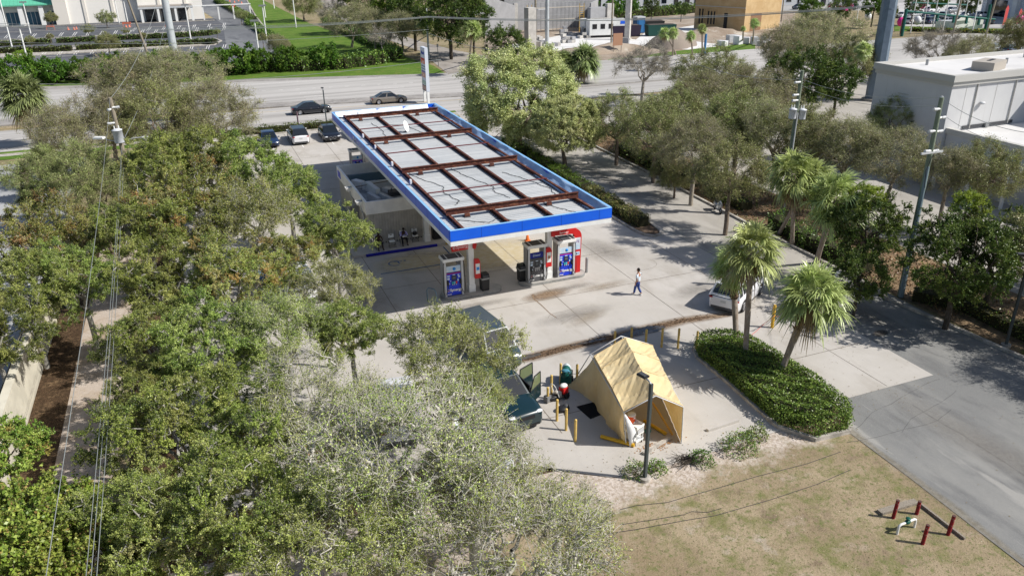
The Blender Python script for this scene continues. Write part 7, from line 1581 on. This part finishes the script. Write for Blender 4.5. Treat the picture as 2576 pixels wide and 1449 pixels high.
for i, (px, py) in enumerate(((172, 76), (187, 76), (193, 75), (318, 71), (326, 70), (418, 68), (432, 66), (578, 5), (590, 8), (600, 4), (608, 10))):
    p = G(px, py); t = thing('barrier_cone', 'tiny orange cone '+('on the mall forecourt, number %d from the left' % (i+1) if i < 7 else 'on the mall road in the far distance, number %d from the left' % (i-6)), 'traffic cone', (p.x, p.y, 0), 0, 'orange cones at the mall'); MB().lathe([(.3, 0), (.06, .7), (0, .7)], (0, 0, 0), M('cone_far', (.7, .2, .12), .6), 8).build('cone', t)
for (px, py, w_, lab) in ((320, 68, 2.2, 'orange barricade on the mall forecourt right of the pale poles'), (128, 76, 1.8, 'orange barricade near the entrance block')):
    p = G(px, py); m = MB(); m.box((p.x, p.y, .9), (w_, .1, .5), MATS['cone_far'], -.3); m.box((p.x-.9, p.y, .4), (.1, .1, .8), MATS['cone_far']); m.box((p.x+.9, p.y, .4), (.1, .1, .8), MATS['cone_far']); tag(m.build('barricade'), lab, 'barricade')
p = G(590, 38); t = thing('stop_sign', 'red stop sign at the gate of the mall road', 'stop sign', (p.x, p.y, 0)); MB().cyl((0, 0, 0), (0, 0, 2.4), .05, GREYM, 6).build('post', t); m = MB(); m.lathe([(0, .02), (.55, .02), (.55, -.02), (0, -.02)], (0, 0, 0), RED, 8, mx=Matrix.Translation((0, -.06, 2.6)) @ Matrix.Rotation(PI/2, 4, 'X'), smooth=False); m.build('plate', t); text('sign_lettering', 'STOP', .4, WHITE, t, (0, -.1, 2.6))
p = G(735, 55); q = G(790, 70)
m = MB()
for i in range(12):
    f = i/11; a = G(575, 32).lerp(G(640, 42), f); m.cyl((a.x, a.y, 0), (a.x, a.y, 1.6), .05, DARK, 5)
a, b = G(575, 32), G(640, 42); 
for z_ in (.4, .9, 1.5): m.tube([(a.x, a.y, z_), (b.x, b.y, z_)], .04, DARK, 4)
tag(m.build('gate'), 'dark metal gate across the mall road', 'gate')

# ---- building site
BLK_ = M('block_wall_grey', (.33, .33, .34), .85, var=.08, scale=.6); PCON = MATS['precast_concrete']
t = thing('block_wall_shell', 'unfinished grey concrete block building shell with scaffold frames', 'building')
c0, c1, c2 = G(1212, 96), G(1306, 88), G(1452, 75)
m = MB(); n_ = Vector((0, .4, 0))
def wallseg(m, a, b, h0, h1, mat, th=.3):
    d = (b-a).normalized(); n_ = Vector((-d.y, d.x, 0))*th
    m.add([a, b, b+n_, a+n_, a+Vector((0, 0, h0)), b+Vector((0, 0, h1)), b+n_+Vector((0, 0, h1)), a+n_+Vector((0, 0, h0))], [(3, 2, 1, 0), (4, 5, 6, 7), (0, 1, 5, 4), (1, 2, 6, 5), (2, 3, 7, 6), (3, 0, 4, 7)], mat)
cL = G(1222, 90); cM = G(1296, 82); wallseg(m, cL-Vector((0, 0, .05)), cM-Vector((0, 0, .05)), 8.4, 5.9, BLK_); m.build('wall', t)
m = MB(); wallseg(m, G(1270, 80)-Vector((0, 0, .05)), G(1500, 66)-Vector((0, 0, .05)), 6.9, 6.2, BLK_); m.build('wall', t)
m = MB(); wallseg(m, G(1500, 66)-Vector((0, 0, .05)), G(1482, 80)-Vector((0, 0, .05)), 6.2, 6.2, BLK_); m.build('wall', t)
m = MB(); a = G(1296, 80); m.cube(a.x-.4, a.y-.6, 0, a.x+.5, a.y+.2, 6.2, PCON); m.build('pillar', t)
SCF = M('scaffold_yellow', (.55, .36, .08), .5)
m = MB(); A_ = G(1330, 84); B_ = G(1470, 76)
for i in range(15):
    p = A_.lerp(B_, i/14); m.cyl((p.x, p.y, 0), (p.x, p.y, 6.4), .06, GREYM, 5)
for z_ in (1.8, 3.6, 5.2, 6.3): m.tube([(A_.x, A_.y, z_), (B_.x, B_.y, z_)], .05, GREYM, 4); 
for z_ in (2.6, 5.2): a, b = A_, B_; wallseg(m, a+Vector((0, -.4, z_)), b+Vector((0, -.4, z_)), .12, .12, M('scaffold_board', (.5, .45, .38), .8), .8)
m.build('scaffold', t)
for (px, py) in ((1452, 80), (1322, 86)):
    p = G(px, py); m = MB()
    for s in (0, 1.1): m.cyl((p.x+s, p.y-1, 0), (p.x+s, p.y-1, 6.2), .08, SCF, 5)
    for k in range(11): m.cyl((p.x, p.y-1, .4+k*.5), (p.x+1.1, p.y-1, .4+k*.5), .05, SCF, 4)
    m.build('ladder', t)
p = G(1334, 128); tag(MB().box((p.x, p.y, 3.9), (1.7, 1.7, 7.9), PCON, .1).build('precast_pier'), 'thick square concrete pier standing before the block walls', 'concrete pier')
p = G(1525, 93); t = thing('site_trailer', 'white site office trailer with small windows and crates on its roof', 'trailer', (p.x, p.y, 0), R_(-12))
MB().cube(-4.2, -1.6, .5, 4.2, 1.6, 3.6, WHITE).build('body', t)
for a in (-3.6, -1.8, .0): MB().cube(a, -1.64, 1.8, a+1, -1.6, 2.8, DARK).build('window', t)
MB().cube(-4, -1.4, 0, 4, 1.4, .5, DARK).build('chassis', t); MB().cube(2.6, -1.65, 2.7, 3.8, -1.61, 3.3, BLUE).build('sign_panel', t)
m = MB(); m.box((p.x-1, p.y+3, 4.8), (3.6, 1.5, 2.2), BLK_); m.box((p.x+2.2, p.y+3, 5.1), (1.6, 1.2, 2.9), PCON); m.cube(p.x-3, p.y+2.2, 0, p.x+3.5, p.y+3.8, 3.7, PCON); tag(m.build('block_stack'), 'tall stack of blocks and crates behind the white site trailer', 'stack')
p = G(1482, 88); t = thing('small_site_trailer', 'small white trailer left of the site office', 'trailer', (p.x, p.y, 0)); MB().cube(-1.8, -1.2, 1.6, 1.8, 1.2, 3.4, WHITE).build('body', t); MB().cube(-1.7, -1.1, 0, 1.7, 1.1, 1.6, DARK).build('chassis', t)
p = G(1606, 83); t = thing('portable_toilet', 'blue portable toilet with white roof on the building site', 'portable toilet', (p.x, p.y, 0)); TB = M('toilet_blue', (.02, .1, .25), .5)
MB().cube(-1, -1, 0, 1, 1, 3.1, TB).build('cabin', t); MB().cube(-1.05, -1.05, 3.1, 1.05, 1.05, 3.5, LGREY).build('roof', t); MB().cube(-.6, -1.04, .2, .6, -1, 2.8, M('toilet_door', (.03, .15, .35), .5)).build('door', t)
for (px, py, c, lab) in ((1572, 92, (.03, .02, .04), 'dark dumpster right of the site trailer'), (1660, 90, (.01, .06, .05), 'dark green dumpster near the site track'), (1632, 80, (.02, .02, .02), 'black flatbed trailer by the portable toilet')):
    p = G(px, py); m = MB(); mt = M('skip%d' % px, c, .6); m.box((p.x, p.y, 1.2), (6, 2.4, 2.2), mt, -.2, taper=1.08); tag(m.build('dumpster'), lab, 'dumpster')
    m = MB(); m.box((0, 0, 0), (5.6, 2.0, .1), M('skip_load', (.1, .08, .07), .9), -.2); o = m.build('load', bpy.data.objects[[x.name for x in COL.objects if x.name.startswith('dumpster')][-1]]); o.location = (p.x, p.y, 2.32)
rb_ = random.Random(9)
for i, (px, py, s, lab) in enumerate(((1422, 88, 1.6, 'left of the site trailer'), (1430, 108, 1.7, 'in the middle of the pale slab, tallest'), (1395, 116, 1.4, 'low, at the near edge of the slab'), (1362, 112, 1.2, 'low, left on the slab'), (1455, 90, 1.3, 'right of the ladder foot'), (1350, 118, 1.5, 'beside the thick concrete pier'), (1468, 96, 1.2, 'in front of the small trailer'))):
    p = G(px, py); m = MB()
    for a in range(3):
        for b in range(rb_.randint(1, 3)): m.box((p.x+a*1.0-1+rb_.uniform(-.1, .1), p.y+rb_.uniform(-.5, .5), .3+b*.6), (.9, .9, .55), BLK_ if (a+b) % 2 else PCON, rb_.uniform(-.3, .3))
    tag(m.build('block_pallet'), 'pallet of concrete blocks '+lab, 'pallet', 'block pallets on the slab')
m = MB(); wallseg(m, G(1540, 112), G(1580, 117), 1.5, 1.5, BLK_); wallseg(m, G(1330, 124), G(1360, 128), 1.6, 1.6, PCON); tag(m.build('low_block_wall'), 'low unfinished block walls at the near edge of the slab', 'wall')
def mound(label, px, py, rx, ry, h, mat=DIRT, seed=0):
    p = G(px, py); r_ = random.Random(seed); vs = []; fs = []; n, k = 18, 6
    for j in range(k+1):
        f = j/k
        for i in range(n): a = 2*PI*i/n; q = 1+.18*math.sin(a*3+seed)+.1*r_.uniform(-1, 1); vs.append((p.x+rx*q*(1-f)*math.cos(a), p.y+ry*q*(1-f)*math.sin(a), -.05+h*(1-(1-f)**1.6)*(1+.08*r_.uniform(-1, 1))))
    for j in range(k):
        for i in range(n): fs.append((j*n+i, j*n+(i+1) % n, (j+1)*n+(i+1) % n, (j+1)*n+i))
    tag(MB().add(vs, fs, mat, True).build('dirt_pile'), label, 'dirt pile')
DD = layered('dark_dirt', (.24, .2, .17), [((.26, .22, .18), .6, .45, .65, 6, None)], bump=.6)
mound('dark conical dirt pile behind the young palms', 1690, 118, 5.5, 4, 3.4, DD, 1); mound('low dirt pile in front of the slab, left', 1450, 138, 7, 3, 1.3, DIRT, 2); mound('low dirt pile in front of the slab, right', 1540, 128, 8, 3, 1.5, DIRT, 3); mound('brown dirt pile left of the plywood building', 1790, 88, 9, 5, 1.6, DIRT, 4)
PLY = layered('plywood_sheathing', (.48, .33, .17), [((.56, .41, .23), .5, .4, .65, 4, None), ((.4, .26, .12), 2, .6, .75, 4, (.3, .3, 2))], bump=0)
t = thing('plywood_building', 'plywood sheathed building under construction at the top right', 'building')
P0, P1, P2 = G(1745, 72), G(1870, 82), G(1960, 68)
m = MB(); wallseg(m, P0-Vector((0, 0, .05)), P1-Vector((0, 0, .05)), 9, 9, PLY, 1); wallseg(m, P1-Vector((0, 0, .05)), P2-Vector((0, 0, .05)), 9.5, 9.5, PLY, 1); m.build('wall', t)
d = (P1-P0).normalized(); e = (P2-P1).normalized(); nn = Vector((d.y, -d.x, 0))*.05; ne = Vector((e.y, -e.x, 0))*.05
def opening(a, d, n_, s0, s1, z0, z1, nm, mat=DARK):
    p, q = a+d*s0+n_, a+d*s1+n_; o_ = MB().add([p+Vector((0, 0, z0)), q+Vector((0, 0, z0)), q+Vector((0, 0, z1)), p+Vector((0, 0, z1))], [(0, 1, 2, 3)], mat).build(nm, t); return o_
LL = (P1-P0).length
for (a, b, z0, z1) in ((.08, .2, 1.2, 4.4), (.26, .44, 1.2, 4.0)): opening(P0, d, nn, LL*a, LL*b, z0, z1, 'window')
opening(P0, d, nn, LL*.6, LL*.67, 0, 3.8, 'door'); opening(P1, e, ne, 2.5, 7, 0, 3.6, 'door', M('plywood_dark', (.25, .14, .08), .8))
m = MB()
for a in (.08, .14, .2, .26, .32, .38, .44): p = P0+d*LL*a+nn*2; m.box((p.x, p.y, 2.8), (.25, .25, 3.4), PLY)
m.build('studs', t)
m = MB(); wallseg(m, P0+nn*2+Vector((0, 0, 5)), P1+nn*2+Vector((0, 0, 5)), .15, .15, TRIM, .2); m.build('floor_band', t)
WRAP = M('white_wrap', (.7, .7, .72), .5); 
for i, (px, py, w_, h) in enumerate(((1840, 108, 2, 1.5), (1856, 112, 1.6, 1.6), (1876, 110, 1.4, 1.2), (1898, 112, 1.8, 1.4), (1925, 108, 1.5, 1.2), (1817, 116, 1.8, 1.0), (1912, 116, 1.3, .9))):
    p = G(px, py); m = MB(); m.box((p.x, p.y, h/2), (w_, 1.3, h), WRAP if i % 3 else LGREY, i*.4); tag(m.build('wrapped_pallet'), 'wrapped material pallet before the plywood building, '+('leftmost but one', 'left of centre', 'centre', 'right of centre', 'rightmost', 'leftmost and low', 'front right and small')[i], 'pallet', 'wrapped pallets at the plywood building')
# blue wrapped post, small signs
p = G(1772, 138); tag(MB().cyl((p.x, p.y, 0), (p.x, p.y, 3.6), .22, M('post_blue', (.05, .2, .42), .5), 8).build('wrapped_post'), 'blue wrapped post on the site verge by the palms', 'post')
p = G(1553, 132); t = thing('site_sign', 'brown board sign standing on the near side of the site', 'sign', (p.x, p.y, 0)); MB().cube(-1, -.05, 1.2, 1, .05, 3.4, M('sign_brown', (.4, .22, .14), .7)).build('board', t); MB().cyl((-.8, 0, 0), (-.8, 0, 1.2), .06, WOOD, 6).cyl((.8, 0, 0), (.8, 0, 1.2), .06, WOOD, 6).build('posts', t)
# ---- white houses and parked cars along the far road
HW_ = M('house_white', (.74, .74, .74), .6); HR = M('house_roof_grey', (.35, .36, .38), .7); rh = random.Random(12)
for i, px in enumerate((1200, 1240, 1285, 1330, 1375, 1420, 1465, 1510, 1556, 1602, 1650, 1700, 1750, 2010, 2070, 2130)):
    p = G(px, 24-.012*(px-1200)); w_ = 12.5+rh.uniform(-2, 2); h = 7.5+rh.uniform(-1, 2.5)
    t = thing('white_house', 'white row house, number %d from the left along the top edge' % (i+1), 'house', (p.x, p.y, 0), R_(-22), 'white houses along the far road')
    MB().cube(-w_/2, 0, 0, w_/2, 9, h, HW_).build('wall', t); m = MB(); m.prism([(-w_/2-.4, h), (w_/2+.4, h), (0, h+2.6)], -9.3, .3, HR, mx=MX); m.build('roof', t)
    for a in (-.32, -.05, .25): MB().cube(w_*a, -.05, 1.0 if a != -.05 else 0, w_*a+1.5, .0, 3.0, GLASS).build('window' if a != -.05 else 'door', t); 
    MB().cube(w_*.1, -.05, 4.6, w_*.1+1.6, 0, 6.2, GLASS).build('window', t)
cols = [W_, SILV, DKG, W_, NAVY, W_, BLK, SILV, W_, RDC]
base = car('', 0, -500, 0, 4.6, 1.85, 1.6, 'suv', W_, name='parked_car'); sedan = car('', 0, -510, 0, 4.7, 1.85, 1.45, 'sedan', SILV, name='parked_car')
# one low detail template per paint, copied along the rows
tmpl = {}
def template(kind, mt):
    k = (kind, mt.name)
    if k not in tmpl:
        tmpl[k] = car('', 0, -500, 0, 4.6, 1.85, 1.55 if kind == 'suv' else 1.45, kind, mt, name='parked_car')
    return tmpl[k]
used_t = set()
def put_car(kind, mt, px, py, rz, label, group):
    src = template(kind, mt); p = G(px, py)
    if (kind, mt.name) in used_t: o = dup(src, (p.x, p.y, 0), rz)
    else: used_t.add((kind, mt.name)); o = src; o.location = (p.x, p.y, 0); o.rotation_euler = (0, 0, rz)
    o['label'] = label; o['group'] = group; return o
ords = ['first', 'second', 'third', 'fourth', 'fifth', 'sixth', 'seventh', 'eighth', 'ninth', 'tenth', 'eleventh', 'twelfth', 'thirteenth']
def cname(mt): return {'car_white': 'white', 'car_silver': 'silver', 'car_blue_grey': 'blue grey', 'car_navy': 'navy', 'car_black': 'black', 'car_dark_red': 'dark red'}[mt.name]
for i, (px, py) in enumerate(((1468, 44), (1484, 34), (1510, 33), (1532, 33), (1574, 32), (1594, 31), (1616, 29), (1680, 27), (1700, 26), (1475, 50))):
    mt = cols[(i*3) % 10]; put_car('suv' if i % 2 else 'sedan', mt, px, py, R_(rh.uniform(-25, 25)), '%s car, %s of the cars parked beyond the building site hedge' % (cname(mt), ords[i]), 'cars parked beyond the building site')
gi = 0
for r_, (y0, xs_) in enumerate(((60, (2292, 2318, 2345, 2382, 2420, 2455, 2490)), (45, (2270, 2300, 2340, 2375, 2430, 2470)), (32, (2300, 2345, 2395, 2440)), (24, (2010, 2100, 2150)))):
    for k, px in enumerate(xs_):
        mt = cols[(gi*7+r_) % 10]; gi += 1
        put_car('suv' if gi % 2 else 'sedan', mt, px, y0, R_(rh.uniform(-20, 40)), '%s car, %s in the %s dealership row from the near side' % (cname(mt), ords[k], ords[r_]), 'cars on the dealership lot')
for k, px in enumerate((2505, 2540, 2570)): put_car('suv', (SILV, DKG, W_)[k], px, 131+k*3, R_(10), ('silver', 'blue grey', 'white')[k]+' car showing just above the white building roof', 'cars behind the white building')
for o in (base, sedan):
    for c in list(o.children_recursive): bpy.data.objects.remove(c)
    bpy.data.objects.remove(o)
# dealership building, low sign wall, gantry, balloons, banners
t = thing('dealership_building', 'white and blue dealership building with dark windows at the top right corner', 'building'); a, b = G(2480, 42), G(2640, 62)
m = MB(); wallseg(m, a, b, 14, 14, M('dealer_white', (.6, .64, .7), .5), 12); m.build('wall', t); d = (b-a).normalized(); nn = Vector((d.y, -d.x, 0))*.06
for s in (1, 12.5, 22): opening(a, d, nn, s, s+5.5, .3, 4.2, 'window', GLASS)
for s in (0, 10.2, 20.5):
    p = a+d*s+nn*12; MB().cube(p.x-.6, p.y-.6, 0, p.x+.6, p.y+.6, 12, WHITE).build('column', t)
m = MB(); wallseg(m, G(2350, 76)+Vector((0, 0, -.05)), G(2400, 78)+Vector((0, 0, -.05)), 2.0, 2.0, WHITE, .4); wallseg(m, G(2400, 78)+Vector((0, 0, -.05)), G(2470, 74)+Vector((0, 0, -.05)), 2.3, 2.0, WHITE, .4)
c = (G(2400, 78)+G(2432, 76))/2; m.add([c+Vector((-2.6, -.5, 2.1)), c+Vector((2.6, -.5, 2.1)), c+Vector((0, -.5, 3.4))], [(0, 1, 2)], WHITE); tag(m.build('entrance_wall'), 'low white gabled entrance wall before the dealership', 'wall')
GT = M('gantry_green', (.01, .1, .085), .5); a, b = G(2268, 92), G(2478, 75)
def hgt(p, py):
    lo, hi = 0, 40
    for _ in range(30):
        md = (lo+hi)/2; dd = Vector((p.x, p.y, md-CAM_Z)); yy = 724.5-FPX*dd.dot(_u)/dd.dot(_f); lo, hi = (md, hi) if yy > py else (lo, md)
    return lo
t = thing('traffic_gantry', 'green traffic signal gantry spanning in front of the dealership', 'gantry'); h1 = hgt(a, 24); h2 = hgt(b, 12)
MB().cyl(a, a+Vector((0, 0, h1)), .32, GT, 8).build('post', t); MB().cyl(b, b+Vector((0, 0, h2)), .3, GT, 8).build('post', t)
a1 = a+Vector((0, 0, h1-.4)); b1 = b+Vector((0, 0, h2-3)); MB().tube([a1, a1.lerp(b1, 1.1)], .24, GT, 6).build('beam', t); MB().tube([a1+Vector((8, 6, 1)), b1+Vector((0, 6, 2.5))], .18, GT, 6).build('beam', t)
for f in (.38, .58, .74, .9):
    p = a1.lerp(b1, f); m = MB(); m.box((p.x, p.y, p.z-.8), (.4, .4, 1.3), GT); m.build('signal_head', t); MB().sphere((p.x, p.y, p.z+.5), .25, WHITE, 8, 6).build('lamp', t)
def balloon(px, py, h, r_, c, lab):
    p = G(px, py); t = thing('balloon', lab, 'balloon', (p.x, p.y, h)); mt = M('balloon_'+c, (.75, .04, .3) if c == 'pink' else (.75, .76, .78), .3); MB().sphere((0, 0, 0), (r_, r_, r_*1.2), mt, 12, 9).build('skin', t); MB().cyl((0, 0, -r_*1.15), (0, 0, -h), .02, WHITE, 4).build('string', t)
for i, (px, py, c) in enumerate(((2122, 38, 'pink'), (2136, 28, 'pink'), (2085, 40, 'white'), (2094, 36, 'white'), (2180, 55, 'white'), (2262, 70, 'pink'), (2304, 66, 'white'), (2317, 24, 'pink'), (2294, 26, 'white'), (2571, 50, 'pink'), (2560, 62, 'pink'))):
    balloon(px, py+10, 2.0, .8, c, c+' balloon, '+('left one of the pink pair over the scrub', 'upper one of the pink pair over the scrub', 'lower one of the white pair', 'upper one of the white pair', 'alone above the brown scrub', 'beside the gantry foot', 'on the bent white banner pole', 'behind the gantry beam', 'small, left behind the gantry beam', 'upper one at the right edge', 'lower one at the right edge')[i])
for (px, py, h, lab) in ((2262, 92, 3.4, 'red feather banner at the gantry foot'), (2520, 70, 4, 'red feather banner left of the dealership window'), (2556, 66, 3, 'red feather banner near the right edge')):
    p = G(px, py); t = thing('feather_banner', lab, 'banner', (p.x, p.y, 0)); m = MB(); m.prism([(0, .4), (.9, .8), (1.0, h), (.5, h+.8), (0, h)], -.02, .02, M('banner_red', (.6, .08, .08), .6), mx=MX); m.build('flag', t); MB().cyl((0, 0, 0), (0, 0, h), .04, GREYM, 5).build('pole', t)
for i, px in enumerate((2050, 2075, 2105, 2155, 2185, 2230, 2290, 2320, 2345, 2370, 2398, 2420, 2445, 2524, 2545)):
    lpole('thin pale pole, %s from the left between the huge steel pole region and the dealership' % (ords+['fourteenth', 'fifteenth'])[i], px, (52 if i < 6 else 84)-(i % 3)*4, -15 if i < 13 else 62, .12, head=False)
wpole('dark wooden pole before the dealership building', 2478, 96, 16, .2, None, R_(5))
# background trees along the far edges
for i, (px, py, r_, k) in enumerate(((1160, 10, 40, 'dark'), (1300, 4, 16, 'yelgreen'), (1350, 8, 14, 'dark'), (1450, 6, 14, 'lush'), (1490, 10, 16, 'lush'), (1545, 18, 22, 'lush'), (1585, 12, 20, 'lush'), (1640, 14, 18, 'dark'), (1715, 20, 16, 'dark'), (2040, 20, 26, 'lush'), (2120, 14, 26, 'dark'), (2200, 14, 26, 'lush'), (2300, 8, 22, 'dark'), (2360, 2, 24, 'lush'), (2440, 0, 26, 'dark'), (2236, 30, 20, 'dark'))):
    tree(k, px, py, 5, r_, 'distant green tree, number %d from the left along the top edge' % (i+1), group='distant street trees along the top edge')
